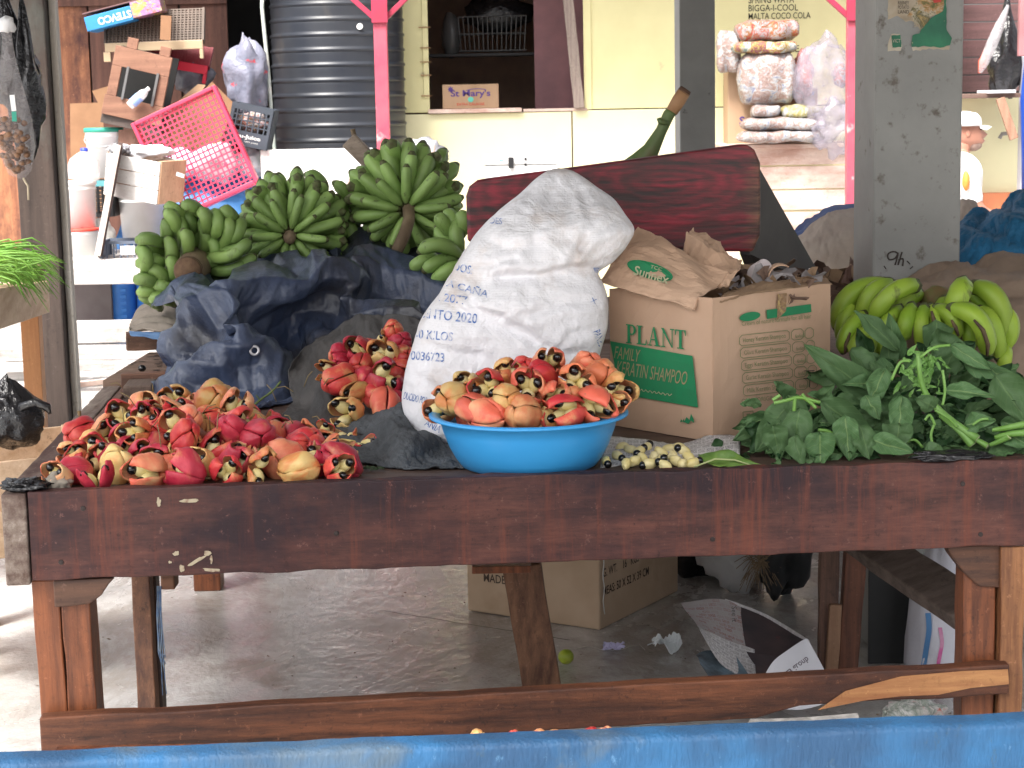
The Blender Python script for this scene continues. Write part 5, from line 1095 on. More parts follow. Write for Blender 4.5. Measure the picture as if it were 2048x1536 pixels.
rows_ = [(338, 1108, 1128, 4.62), (344, 1092, 1146, 4.6), (356, 1072, 1166, 4.59), (375, 1050, 1192, 4.58), (400, 1022, 1226, 4.56), (430, 990, 1249, 4.54), (458, 962, 1266, 4.53), (490, 936, 1252, 4.52), (520, 916, 1228, 4.51), (545, 901, 1196, 4.5), (575, 882, 1208, 4.49), (610, 858, 1214, 4.48), (650, 838, 1212, 4.47), (700, 822, 1201, 4.46), (750, 811, 1190, 4.45), (800, 806, 1180, 4.44), (840, 822, 1172, 4.43), (870, 850, 1160, 4.42), (889, 880, 1140, 4.42)]
C_ = []
for v, ul, ur, Y in rows_:
    a, b = P(ul, v, Y), P(ur, v, Y); C_.append(V(((a.x+b.x)/2, (b.x-a.x)/2, (a.z+b.z)/2)))
YS_ = [V((r[3], 0, 0)) for r in rows_]
def VN(p, s):
    q = V((p.x*s-p.z*s*.3, p.y*s*.6, p.z*s*1.3+p.x*s*.5)); q += V((.25*noise.noise(q), 0, .25*noise.noise(q+V((7, 7, 7))))); d = noise.voronoi(q)[0]; return min(d[1]-d[0], .6)-.25
def pseg(px_, py_, a, b):
    dx, dy = b[0]-a[0], b[1]-a[1]; t = max(0, min(1, ((px_-a[0])*dx+(py_-a[1])*dy)/(dx*dx+dy*dy+1e-9))); return sqrt((px_-a[0]-t*dx)**2+(py_-a[1]-t*dy)**2)
from math import tan
SCR = [(((1205, 540), (1150, 535), (1080, 548), (1010, 545)), .010, 9), (((905, 540), (935, 570), (960, 610), (1010, 625)), .009, 8), (((880, 590), (940, 620), (1040, 650), (1110, 690)), .007, 12), (((1195, 600), (1130, 595), (1060, 620)), .007, 10), (((1120, 350), (1110, 400), (1080, 460), (1075, 500)), .006, 12), (((1180, 380), (1190, 430), (1170, 490)), .007, 9), (((980, 470), (1030, 490), (1090, 480)), .006, 10),
 (((840, 660), (900, 690), (960, 700)), .005, 9), (((1190, 700), (1130, 700), (1080, 730)), .006, 9), (((830, 740), (880, 770), (950, 780)), .006, 9), (((1200, 650), (1150, 660), (1120, 690)), .005, 7), (((1000, 430), (1040, 440), (1060, 420)), .005, 7), (((950, 520), (1000, 520), (1040, 510)), .005, 6), (((1240, 440), (1200, 460), (1160, 500), (1150, 530)), .006, 8), (((870, 640), (860, 700), (845, 760)), .005, 8), (((1060, 570), (1050, 620), (1070, 680)), .004, 8)]
def sackfn(u, v):
    c = cr(C_, v); Y = cr(YS_, v).x; an = 2*pi*u; zf = c.z-BED
    dep = min(c.y*.8, .165)*(.75+.25*sm(0, .25, v)) ; ca, sa = cos(an), sin(an); e = .8
    x = c.y*(abs(ca)**e)*(1 if ca > 0 else -1); y = dep*(abs(sa)**.52)*(1 if sa > 0 else -1)
    p = V((c.x+x, Y+y, c.z)); edge = abs(sa)
    d_ = .012*fbm((p.x*5, p.y*4, p.z*7), 1, 2)+.009*ridge((p.x*4+p.z*5, p.y*3, p.z*9-p.x*3), 1)+.006*(1-2*abs(noise.noise(V((p.x*7-p.z*6, p.y*4, p.z*5+p.x*8)))))**2+VN(p, 5.5)*.016+VN(p*1.0+V((3, 1, 2)), 11)*.006+.0022*(1-2*abs(noise.noise(V((p.x*18+p.z*8, p.y*6, p.z*11-p.x*9)))))**2
    if sa < .25:
        wx = 1024+(c.x+x)*FPX/(Y-dep)+4; wy = 768-(FPX*((p.z-CH)/(Y-.5*dep)+tan(PIT))); wx += 10*noise.noise(V((wx*.012, wy*.012, 1))); wy += 10*noise.noise(V((wx*.012, wy*.012, 9)))
        for (l_, am, wi) in SCR:
            m_ = 1e9
            for a_, b_ in zip(l_[:-1], l_[1:]): m_ = min(m_, pseg(wx, wy, a_, b_))
            d_ += am*(-exp(-(m_/wi)**2)+.75*exp(-((m_-wi*1.9)/(wi*1.3))**2))
    # sagging horizontal folds above the notch on the right and the waist
    d_ -= .014*exp(-((p.z-cr(C_, .5).z-.25*(p.x-.1))/.012)**2)*sm(.0, .16, p.x)
    d_ += .012*sin((p.z+p.x*.35)*48+3*noise.noise(V((p.x*4, 0, p.z*3))))*exp(-((p.z-(1.0-.25*p.x))/.07)**2)
    d_ += .010*ridge((p.x*9+p.z*4, 0, p.z*2.2), 1)*sm(.3, .6, zf)
    n_ = V((ca*.35, sa, 0)); 
    p += n_*d_*(.35+.65*edge); p.z += .006*noise.noise(V((p.x*9, p.y*9, 3)))
    p.z = max(p.z, BED+.003)
    return p
sk = MB().grid(lambda u, v: sackfn(u, v), 240, 180, closeu=True)
n_s = 240; sk.add([cr(C_, 0)*0+V((cr(C_, 0).x, 4.62, cr(C_, 0).z+.002))], []); ti = len(sk.v)-1
for i in range(n_s): sk.f.append([ti, (i+1) % n_s, i]); sk.m.append(0)
st_ = thing('white_sack', 'large white woven sack with faded blue lettering slumped upright behind the blue basin', 'sack', V((cr(C_, .7).x, 4.45, BED)))
sko = sk.build('sack_body', SACK, st_, smooth=True)
SINK = plain('faded_blue_print', (.07, .16, .42), .75, (.55, .58, .7), scale=70, lo=.42, hi=.6, bmp=0)
bvS = bvh_of(sko); mb = MB()
for a in (('ADES', 968, 446, 36, 13, 5), ('DOS:', 906, 541, 38, 17, 12), ('A CAÑA', 892, 572, 86, 17, 16), ('A 2077', 864, 600, 70, 17, 8), ('ENTO 2020', 846, 636, 108, 20, 6), ('50 KILOS', 827, 676, 78, 18, 5), ('-0036723', 815, 719, 73, 18, 4), ('DUCIDO POR', 806, 798, 48, 15, 14), ('ANIA', 848, 850, 34, 14, 28)):
    pr_poly(mb, bvS, [tpix(a[0], a[1], a[2], a[3], a[4], a[5], .012)])
for a in (('PANEL', 1186, 664, 32, 15, 68), ('COL', 1176, 712, 22, 13, 55), ('X', 1180, 604, 12, 10, 20)): pr_poly(mb, bvS, [tpix(a[0], a[1], a[2], a[3], a[4], a[5], .012)])
pr_poly(mb, bvS, [gridpoly([(1186, 535), (1210, 536), (1209, 546), (1190, 545)], 6, 3)])
mb.build('blue_lettering', SINK, st_)
# ================= cardboard box with green print =================
zb_ = BED+.002
cF = Pz(1426, 884, zb_); cL = Pz(1222, 850, zb_); cR_ = Pz(1640, 836, zb_)
dL = (cL-cF); lL = dL.length; dL.normalize(); dR = (cR_-cF); dR = (dR-dL*dR.dot(dL)).normalized(); lR = (cR_-cF).dot(dR)
zt_b = P(1440, 596, cF.y).z
bxt = thing('cardboard_box', 'large open cardboard box with green printing, torn flaps and waste paper on top', 'box', cF)
def face(p0, d, L, z0, z1, bow, seed):
    nrm = V((d.y, -d.x, 0)); 
    def fn(u, v):
        p = p0+d*(L*u)+V((0, 0, (z1-z0)*v)); p.z = z0+(z1-z0)*v
        return p+nrm*(bow*sin(pi*u)*sin(pi*v)+.004*fbm((u*3, v*3, seed), 1, 3))+V((0, 0, .005*v*noise.noise(V((u*5, seed, 0)))))
    return fn
body = MB()
tp = .012
body.grid(lambda u, v: face(cF+dL*lL, -dL, lL, zb_, zt_b, .006, 1)(u, v)+V((0, 0, 0)), 14, 14)
body.grid(face(cF, dR, lR, zb_, zt_b, .008, 2), 18, 14)
body.grid(face(cF+dR*lR, dL, lL, zb_, zt_b, .0, 3), 4, 4); body.grid(face(cF+dR*lR+dL*lL, -dR, lR, zb_, zt_b-.0, .0, 4), 4, 4)
bo = body.build('box_body', plain('shampoo_box_card', (.53, .36, .25), .78, (.46, .3, .2), scale=3.5, bmp=.25, bscale=45, stretch=(1, 1, .18), c3=(.27, .16, .1), s3=3, lo3=.6, hi3=.78), bxt, solid=.005, off=1)
md = bo.modifiers[0]; md.offset = -1
GP = plain('green_box_print', (.012, .22, .085), .75, (.02, .19, .08), scale=20, bmp=0)
bvB = bvh_of(bo)
mb = MB(); pr_poly(mb, bvB, [gridpoly([(1220, 682), (1385, 712), (1396, 815), (1240, 788)], 8, 6)], .0075); mb.build('green_panel', GP, bxt)
CTX = plain('card_coloured_print', (.3, .26, .14), .8)
mb = MB()
for a in (('FAMILY', 1228, 716, 50, 24, 9), ('KERATIN SHAMPOO', 1232, 748, 142, 27, 9)): pr_poly(mb, bvB, [tpix(a[0], a[1], a[2], a[3], a[4], a[5], 0)], .009)
mb.build('panel_lettering', CTX, bxt)
mb = MB()
def linepix(mb, bv, pts, w_=1.6, lift=.009):
    for i in range(len(pts)-1):
        a = V((pts[i][0], pts[i][1], 0)); b = V((pts[i+1][0], pts[i+1][1], 0)); d = b-a
        if d.length < .01: continue
        n = V((-d.y, d.x, 0)).normalized()*w_/2; pr_poly(mb, bv, [([(a-n)[:2], (b-n)[:2], (b+n)[:2], (a+n)[:2]], [(0, 3, 2, 1)])], lift)
linepix(mb, bvB, [(1268+i*2.6, 778+i*.42+2.5*sin(i*1.9)) for i in range(30)], 1.4); pr_poly(mb, bvB, [tpix('25', 1262, 776, 10, 9, 8, 0)], .009)
mb.build('small_script', plain('pale_script', (.38, .4, .24), .8), bxt)
# serif PLANT
def serif(ch):
    q = []
    S_ = lambda x0, x1, y0, y1: q.append([(x0, y0), (x1, y0), (x1, y1), (x0, y1)])
    if ch == 'P':
        S_(.1, .3, 0, 1); S_(0, .42, 0, .06); S_(0, .3, .94, 1)
        for k in range(12):
            a0, a1 = -pi/2+pi*k/12, -pi/2+pi*(k+1)/12; o = lambda a, r1, r2: (.42+cos(a)*r1, .73+sin(a)*r2)
            q.append([o(a0, .3, .27), o(a1, .3, .27), o(a1, .13, .2), o(a0, .13, .2)])
        S_(.3, .43, .94, 1); S_(.3, .43, .46, .53); return q, .78
    if ch == 'L': S_(.1, .3, 0, 1); S_(0, .42, .94, 1); S_(0, .68, 0, .06); q.append([(.62, .06), (.7, .0), (.74, .3), (.7, .3)]); return q, .8
    if ch == 'A': q.append([(.1, 0), (.17, 0), (.46, .98), (.4, .98)]); q.append([(.6, 0), (.82, 0), (.5, 1), (.38, .98)]); S_(.2, .66, .3, .36); S_(0, .3, 0, .06); S_(.5, .94, 0, .06); return q, .98
    if ch == 'N': S_(.12, .19, 0, 1); S_(.78, .85, 0, 1); q.append([(.0, 1), (.2, 1), (.85, .0), (.78, 0)]); S_(0, .32, 0, .06); S_(.66, .98, .94, 1); return q, 1.02
    S_(.3, .5, 0, 1); S_(.16, .64, 0, .06); S_(.02, .78, .94, 1); q.append([(.0, .7), (.05, .7), (.12, .94), (.02, 1)]); q.append([(.8, .7), (.75, .7), (.68, .94), (.78, 1)]); return q, .85
mb = MB(); x = 0; tot = sum(serif(c)[1] for c in 'PLANT')
for c in 'PLANT':
    q, wd = serif(c)
    for poly in q:
        n = 4; pts = []
        for (px_, py_) in poly: X_ = (x+px_)/tot; pts.append((1252+X_*121, 686+X_*13-py_*38))
        pr_poly(mb, bvB, [(pts, [tuple(range(len(pts)))])], .0078)
    x += wd
mb.build('title_lettering', GP, bxt)
mb = MB(); pr_poly(mb, bvB, [gridpoly([(1533, 620), (1622, 608), (1623, 624), (1534, 638)], 6, 2), ([(1500+21*cos(a), 633+9*sin(a)-.16*21*cos(a)) for a in [2*pi*i/18 for i in range(18)]], [tuple(range(18))[::-1]])], .0078)
pr_poly(mb, bvB, [([(1379+x_, 836+y_) for x_, y_ in ((-11, 8), (-6, -2), (0, 4), (3, -9), (8, 2), (9, 10), (3, 5), (-2, 12))], [tuple(range(8))[::-1]]), ([(1365+x_, 840+y_) for x_, y_ in ((-5, 5), (-3, -2), (0, 2), (3, -3), (4, 5), (0, 3))], [tuple(range(6))[::-1]])], .0078)
mb.build('green_mark', GP, bxt)
G2 = plain('faint_green_print', (.16, .21, .09), .8, (.26, .21, .12), scale=60, lo=.5, hi=.75, bmp=0)
mb = MB(); slp = -.11
pr_poly(mb, bvB, [tpix('Cream of nature formula for all hair', 1484, 652, 140, 9, -6.5, 0)], .008)
for i, s in enumerate(('Honey Keratin Shampoo', 'Olive Keratin Shampoo', 'Eggs Keratin Shampoo', 'Garlic Keratin Shampoo', 'Milk Keratin Shampoo')):
    y = 688+i*25; x0 = 1479+i*2
    pr_poly(mb, bvB, [tpix(s, x0+8, y, 86, 12, -6.5, 0), tpix('6x6x1', x0+112, y-12, 18, 8, -6.5, 0)], .008)
    for (xa_, xb_) in ((0, 100), (104, 128), (131, 148)):
        f_ = lambda X_, Y_: (x0+X_, y+Y_+slp*X_)
        r_ = 5; linepix(mb, bvB, [f_(xa_+r_, -17), f_(xb_-r_, -17), f_(xb_, -12), f_(xb_, 0), f_(xb_-r_, 4), f_(xa_+r_, 4), f_(xa_, 0), f_(xa_, -12), f_(xa_+r_, -17)], 1.3, .008)
pr_poly(mb, bvB, [tpix('QTY:  ORIGINAL', 1484, 808, 80, 10, -6, 0)], .008)
linepix(mb, bvB, [(1486, 824), (1506, 822), (1507, 846), (1487, 848), (1486, 824)], 1.4, .008); pr_poly(mb, bvB, [gridpoly([(1493, 828), (1500, 827), (1501, 843), (1494, 844)], 1, 1)], .008)
mb.build('faint_lettering', G2, bxt)
mb = MB(); linepix(mb, bvB, [(1608, 742), (1629, 741)], 1.6, .0085); linepix(mb, bvB, [(1607, 757), (1632, 758)], 1.6, .0085); linepix(mb, bvB, [(1621, 749), (1619, 774)], 1.6, .0085); mb.build('pen_cross', INK, bxt)
mb = MB(); pr_poly(mb, bvB, [gridpoly([(1556, 588), (1574, 586), (1572, 622), (1554, 640)], 4, 8)], .009); mb.build('torn_tape', crinkle_mat('shiny_tape', [(.3, .19, .08), (.5, .36, .14), (.28, .17, .1), (.4, .27, .1)]), bxt)
CARDF = bo.data.materials[0]
fl1 = clothgrid([[(1206, 566, cL.y+.0), (1262, 586, 4.4), (1325, 603, 4.34), (1388, 620, 4.28)], [(1222, 530, 4.5), (1268, 540, 4.45), (1330, 560, 4.38), (1402, 598, 4.3)], [(1242, 492, 4.55), (1282, 500, 4.5), (1348, 525, 4.43), (1430, 575, 4.34)], [(1276, 452, 4.6), (1316, 474, 4.56), (1372, 508, 4.48), (1458, 552, 4.38)]], 30, 24, lambda p, u, v: .01*ridge((u*2.6+v*1.4, v*1.5, 1), 1)+.006*fbm((u*6, v*6, 4), 1, 3)).build('torn_flap', [CARDF, CARD_IN], bxt, solid=.004, smooth=False)
bvF = bvh_of(fl1); mb = MB()
pr_poly(mb, bvF, [([(1300+46*cos(a)+0, 541+17*sin(a)+46*cos(a)*.28) for a in [2*pi*i/24 for i in range(24)]], [tuple(range(24))[::-1]])], .008); mb.build('logo_patch', GP, bxt)
mb = MB(); pr_poly(mb, bvF, [tpix('Sunnex', 1266, 549, 72, 19, 16, .015), tpix('TCC', 1300, 536, 24, 7, 16, .015)], .0125); mb.build('logo_lettering', plain('logo_cream', (.4, .4, .25), .8), bxt)
clothgrid([[(1366, 524, 4.48), (1400, 560, 4.4), (1450, 585, 4.34)], [(1372, 478, 4.6), (1420, 512, 4.5), (1472, 556, 4.4)], [(1382, 470, 4.66), (1435, 498, 4.6), (1478, 535, 4.5)]], 20, 16, lambda p, u, v: .02*ridge((u*2, v*2, 6), 1)+.008*fbm((u*6, v*6, 8), 1, 3)).build('crumpled_flap', [CARDF, CARD_IN], bxt, solid=.004)
clothgrid([[(1440, 602, 4.27), (1500, 586, 4.33), (1580, 576, 4.43), (1664, 566, 4.54)], [(1446, 590, 4.36), (1510, 568, 4.42), (1580, 560, 4.5), (1650, 556, 4.6)], [(1470, 585, 4.45), (1520, 572, 4.5), (1580, 566, 4.57), (1640, 560, 4.65)]], 30, 12, lambda p, u, v: .006*fbm((u*9, v*4, 8), 1, 3)).build('folded_flap', [CARD_IN, CARDF], bxt, solid=.004)
wst = thing('waste_paper', 'torn cardboard and paper scraps filling the top of the big cardboard box', 'waste paper', V((.65, 4.55, zt_b-.02)))
WM = [plain('dark_scrap', (.08, .05, .04), .8, (.16, .1, .07)), CARD_IN, plain('grey_scrap', (.3, .28, .28), .8, (.2, .18, .18)), plain('white_scrap', (.55, .5, .5), .7, (.4, .33, .33))]
for mi_ in range(4):
    mb = MB()
    for k in range((34, 24, 14, 9)[mi_]):
        c = P(R.uniform(1450, 1630), R.uniform(548, 588), R.uniform(4.42, 4.66)); c.z = zt_b+R.uniform(-.03, .03); M2 = eul(c, R.uniform(-60, 60), R.uniform(-60, 60), R.uniform(0, 180)); L, w2 = R.uniform(.015, .045), R.uniform(.008, .02)
        mb.grid(lambda u, v: M2 @ V(((u-.5)*2*L, (v-.5)*2*w2*(1+.5*sin(u*7+k)), .012*sin(u*3+k)+.005*sin(v*5))), 5, 3)
    tag(mb.build('scrap', WM[mi_], wst, solid=.0008), kind='stuff')
mb = MB(); c = P(1512, 538, 4.5); mb.grid(lambda u, v: c+V((cos(u*5)*.022+.02*v, .02*sin(u*5), sin(u*5)*.03-.02+.012*v)), 16, 6); mb.build('curled_paper', WM[3], wst, smooth=True, solid=.0008)
c = P(1552, 555, 4.5); mb = MB(); mb.grid(lambda u, v: c+V((cos(u*4.6+1)*.03+.01, .05*(v-.5), sin(u*4.6+1)*.03-.0)), 16, 6); mb.build('curled_card', [CARDF], wst, smooth=True, solid=.003)
MB().box(-1, 1, -1, 1, -.002, .002, M=Matrix.Translation((cF+dR*lR/2+dL*lL/2).to_tuple()[:2]+(zt_b-.06,)) @ frame(dR, dL, (0, 0, 1)) @ Matrix.Diagonal((lR*.49, lL*.49, 1, 1))).build('packed_layer', WM[0], wst)
# ================= red bench lying on its side =================
mR, nt, bs = newmat('worn_red_bench_paint')
co = coords(nt, (1, 1, 1), rot=(0, .1, 0)); mp = coords(nt, (.09, 1, 1), rot=(0, .1, 0))
n1 = nz(nt, mp, 34, 6, .65, .4)
wv = nt.nodes.new('ShaderNodeTexWave'); wv.wave_type = 'RINGS'; wv.rings_direction = 'SPHERICAL'; wv.inputs['Scale'].default_value = 17; wv.inputs['Distortion'].default_value = 9; wv.inputs['Detail'].default_value = 5; wv.inputs['Detail Roughness'].default_value = .65; wv.inputs['Detail Scale'].default_value = .8
tc = nt.nodes.new('ShaderNodeTexCoord'); m2 = nt.nodes.new('ShaderNodeMapping'); m2.inputs['Location'].default_value = (-.05, 0, -.17); m2.inputs['Scale'].default_value = (.34, 1, 1); nt.links.new(tc.outputs['Object'], m2.inputs[0]); nt.links.new(m2.outputs[0], wv.inputs['Vector'])
g_ = math_(nt, 'ADD', math_(nt, 'MULTIPLY', n1, .93), math_(nt, 'MULTIPLY', wv.outputs['Fac'], .07))
col = ramp(nt, g_, [(.38, (.03, .014, .014)), (.5, (.12, .014, .02)), (.62, (.26, .016, .032))])
col = mix(nt, ramp(nt, nz(nt, co, 3.2, 5, .6), [(.48, 0.0), (.66, .85)]), col, (.035, .018, .014))
sx_ = nt.nodes.new('ShaderNodeSeparateXYZ'); nt.links.new(tc.outputs['Object'], sx_.inputs[0])
ed = ramp(nt, math_(nt, 'ADD', sx_.outputs['X'], math_(nt, 'MULTIPLY', nz(nt, mp, 60, 4), .12)), [(.405, 0.0), (.46, .9)])
col = mix(nt, ed, col, ramp(nt, n1, [(.4, (.05, .022, .013)), (.65, (.28, .15, .08))]))
nt.links.new(col, bs.inputs['Base Color']); bs.inputs['Roughness'].default_value = .5; bump(nt, bs, g_, .6, .004)
YB = 5.0; bp = [(932, 392), (938, 374), (954, 361), (975, 357), (1100, 341), (1300, 314), (1400, 300), (1480, 289), (1496, 289), (1510, 300), (1521, 326), (1522, 400), (1521, 470), (1514, 486), (1507, 504), (1440, 503), (1300, 497), (1150, 490), (1000, 486), (935, 484)]
b0 = P(1227, 500, YB); q = [P(u, v, YB) for u, v in bp]
bn = thing('wooden_bench', 'worn red wooden bench lying on its side behind the white sack and box', 'bench', b0)
MB().prism([(p.x, p.z) for p in q], 0, .045, frame((1, 0, 0), (0, 0, 1), (0, 1, 0), (0, YB, 0))).build('seat', mR, bn, bevel=.009, seg=3)
GB_ = plain('grey_bench_leg', (.1, .095, .09), .7, (.075, .07, .068), scale=6, bmp=.35, bscale=25)
mb = MB(); q = [P(1500, 292, 5.06), P(1516, 330, 5.06), P(1640, 548, 5.45), P(1640, 575, 5.45), P(1520, 565, 5.4), P(1500, 510, 5.06)]
n_ = (q[2]-q[0]).cross(q[5]-q[0]).normalized()*.03
mb.add([p for p in q]+[p+n_ for p in q], [tuple(range(6)), tuple(range(6, 12))[::-1]]+[(i, i+6, (i+1) % 6+6, (i+1) % 6) for i in range(6)]); mb.build('leg_board', GB_, bn, bevel=.003)
mb = MB(); mb.beam(P(990, 440, 5.08), P(980, 500, 5.35), .22, .03, (1, 0, 0)); mb.build('leg_board', GB_, bn)
# green stalk behind the bench
STK = plain('banana_stalk_green', (.07, .13, .035), .5, (.13, .16, .06), scale=12, c3=(.16, .1, .06), s3=9, lo3=.55, hi3=.7, bmp=.3, bscale=30, stretch=(1, 1, .4))
stt = thing('banana_stalk', 'cut green banana stalk sticking up behind the red bench', 'stalk', P(1290, 330, 5.3))
MB().tube([P(1240, 352, 5.3), P(1278, 322, 5.3), P(1302, 300, 5.3), P(1322, 262, 5.3), P(1338, 228, 5.3), P(1344, 222, 5.3)], [.03, .026, .024, .016, .0165, .0165], 14).build('stalk', STK, stt, smooth=True)
MB().tube([P(1343, 224, 5.297), P(1358, 200, 5.3), P(1368, 184, 5.3)], [.017, .0195, .0185], 14).build('peeled_end', plain('peeled_stalk', (.42, .24, .12), .6, (.28, .15, .07), scale=14, bmp=.3), stt, smooth=True)
MB().tube([P(1367, 185.5, 5.3), P(1372, 178, 5.3)], [.0188, .0165], 14).build('cut_end', plain('brown_cut', (.07, .035, .02), .8), stt, smooth=True)
MB().tube([P(1334, 246, 5.29), P(1320, 243, 5.28), P(1317, 236, 5.28)], [.009, .008, .006], 8).build('bud_scar', STK, stt, smooth=True)
# ================= blue basin =================
BAS = plain('sky_blue_plastic', (.04, .31, .68), .34, (.045, .33, .7), scale=4, bmp=.03, bscale=200, spec=.5)
bf = Pz(1062, 955, BED+.001); bc = V((P(1057, 830, 4.03).x, bf.y+.14, BED+.001)); rR = .2135; hB = P(1060, 860, bc.y-rR).z-BED
bas = thing('plastic_basin', 'round sky-blue plastic basin heaped with open ackee on the front of the table', 'basin', bc)
pf = [(.01, .004), (.125, .003), (.138, 0), (.146, .004), (.158, .02), (.172, hB*.4), (.185, hB*.7), (.193, hB*.95), (.2, hB*.97), (.2085, hB*1.0), (.2125, hB*.985), (.2135, hB*.96), (.2145, hB*.965), (.2145, hB*1.0), (.2085, hB*1.03), (.2, hB*1.015), (.191, hB*.985), (.182, hB*.7), (.168, hB*.4), (.153, .024), (.14, .008), (.01, .008)]
MB().lathe(pf, 96, bc).build('basin_body', BAS, bas, smooth=True)
# ================= bananas =================
def banana_mat(name, c1, c2, dark, lo=.62, hi=.72, sc=9):
    m, nt, bs = newmat(name); co = coords(nt, (1, 1, 1), rnd=True)
    col = ramp(nt, nz(nt, co, 8, 3), [(.3, c1), (.7, c2)])
    col = mix(nt, ramp(nt, nz(nt, coords(nt, (1, 1, .35), rnd=True), sc*3, 5, .65), [(lo, 0.0), (hi, .8)]), col, dark)
    oi = nt.nodes.new('ShaderNodeObjectInfo'); h = nt.nodes.new('ShaderNodeHueSaturation'); nt.links.new(col, h.inputs['Color'])
    nt.links.new(math_(nt, 'ADD', .8, math_(nt, 'MULTIPLY', oi.outputs['Random'], .4)), h.inputs['Value']); nt.links.new(h.outputs[0], bs.inputs['Base Color'])
    bs.inputs['Roughness'].default_value = .5; bs.inputs['Specular IOR Level'].default_value = .45; bump(nt, bs, nz(nt, co, 60, 4), .12, .002); return m
BG = banana_mat('green_banana_skin', (.19, .31, .08), (.27, .41, .12), (.05, .06, .025), .6, .68)
BGD = banana_mat('shaded_green_banana_skin', (.15, .25, .065), (.22, .33, .09), (.07, .07, .03), .6, .7)  # darker copy of the green skin: shade on these bunches put into colour
BY = banana_mat('yellow_green_plantain_skin', (.19, .33, .022), (.3, .42, .045), (.05, .035, .02), .6, .68, 5)
BT = plain('banana_tip', (.13, .17, .06), .8, (.07, .06, .03), scale=60)
BRU = plain('bruised_skin', (.06, .035, .025), .7, (.13, .09, .04), scale=40)
def banana_mb(path, r, n=10, neck=.4):
    m = len(path); rr = []
    for i in range(m):
        t = i/(m-1); q = (neck+(1-neck)*sm(0, .3, t))*(1-.5*sm(.78, .985, t)**2)
        if t > .97: q = .32
        rr.append(r*q)
    mb = MB().tube(path, rr, n, prof=lambda a: 1+.11*cos(5*a))
    mb.m = [1 if (i//n) >= m-2 or (i//n) < 1 else 0 for i in range(len(mb.f))]
    return mb
def arcpath(L, bend, m=13):
    pts = [V((0, 0, 0))]; a = 0
    for i in range(m-1): a = bend*(.15+.85*i/(m-1)); pts.append(pts[-1]+V((sin(a), 0, cos(a)))*(L/(m-1)))
    return pts
_protos = {}
def banana_proto(k, mat):
    key = (k, mat.name)
    if key not in _protos:
        L, bd, r = ((.178, .95, .0205), (.165, .75, .0195), (.19, 1.15, .0205))[k]
        me = banana_mb(arcpath(L, bd), r).build('banana', [mat, BT], smooth=True, local=True)
        _protos[key] = me.data; bpy.data.objects.remove(me)
    return _protos[key]
def put_banana(par, base, d, e, s, k, mat):
    o = bpy.data.objects.new('banana', banana_proto(k, mat)); C.objects.link(o); o.parent = par
    z = V(d).normalized(); x = (V(e)-z*V(e).dot(z)).normalized(); y = z.cross(x)
    M2 = frame(x, y, z, V(base)-root_off(par)) @ Matrix.Scale(s, 4); o.matrix_local = M2
def banana_arc(par, p0, p1, p2, r, mat, neck=.5):
    a, b, c = V(p0), V(p1), V(p2); b = b*2-(a+c)/2
    pts = [a*(1-t)**2+b*2*t*(1-t)+c*t*t for t in [i/14 for i in range(15)]]
    return banana_mb(pts, r, 12, neck).build('banana', [mat, BT], par, smooth=True)
STB = plain('brown_stalk', (.11, .075, .045), .75, (.2, .15, .09), scale=20, bmp=.5, bscale=40, stretch=(1, 1, .4))
def radial_bunch(name, label, uc, vc, Y, f, rings, stalk, Ls, upx=0):
    c = P(uc, vc, Y); t = thing(name, label, 'banana bunch', V((c.x, Y+.1, pz0+.01)), 'green banana bunches on the rear table')
    f = V(f).normalized(); x = V((1, 0, 0)); x = (x-f*f.x).normalized(); z = f.cross(x)*-1
    if z.z < 0: z = -z
    for k, (n, off, tilt, s, ph) in enumerate(rings):
        for i in range(n):
            a = 2*pi*(i+ph)/n+R.uniform(-.06, .06); rd = x*cos(a)+z*sin(a); b = c-f*off+rd*.018
            s2 = s*(1+upx*sin(a))*R.uniform(.93, 1.07)
            put_banana(t, b, rd*cos(tilt)+f*sin(tilt)+V((R.uniform(-.06, .06), 0, R.uniform(-.06, .06))), f*-1 if tilt > .0 else f, s2, R.choice((0, 0, 1, 2)), BG)
    MB().tube(stalk(c), Ls, 12).build('stalk', STB, t, smooth=True)
    return t
radial_bunch('banana_bunch', 'round green banana bunch seen end-on with its cut stalk in the middle', 580, 468, 5.78, (.0, -1, -.12),
    [(10, -.02, .75, .62, 0), (15, .01, .5, .8, .4), (18, .045, .28, .93, .1), (20, .085, .1, 1.0, .6), (20, .125, -.02, 1.0, .2)],
    lambda c: [c+V((0, .15, 0)), c+V((0, 0, 0)), c+V((.004, -.05, -.012)), c+V((.004, -.052, -.012))], [.022, .022, .017, .003])
radial_bunch('banana_bunch', 'tall green banana bunch whose thick stalk droops toward the tarp', 812, 418, 5.85, (.05, -1, -.12),
    [(9, -.02, .7, .7, .2), (14, .01, .45, .86, .4), (17, .05, .25, .97, .1), (19, .09, .08, 1.02, .6), (19, .13, -.05, 1.02, .2)],
    lambda c: [c+V((0, .1, .05)), c+V((.01, -.02, 0)), c+V((.012, -.07, -.03)), c+V((.0, -.12, -.07)), c+V((-.035, -.15, -.14))], [.018, .02, .018, .019, .018], .14)
def pxb(par, lst, Y, r, mat, dy=.03):
    for i, (a, b, c) in enumerate(lst):
        y = Y+R.uniform(-.05, .04); z_ = R.uniform(-.03, .03); banana_arc(par, P(a[0], a[1], y+dy+z_), P(b[0], b[1], y-.015), P(c[0], c[1], y-z_), r*R.uniform(.93, 1.07), mat)
c = P(380, 520, 5.6)
t = thing('banana_bunch', 'untidy bunch of short stubby green bananas around a brown cut stump at the left', 'banana bunch', V((c.x, 5.6, pz0)), 'green banana bunches on the rear table')
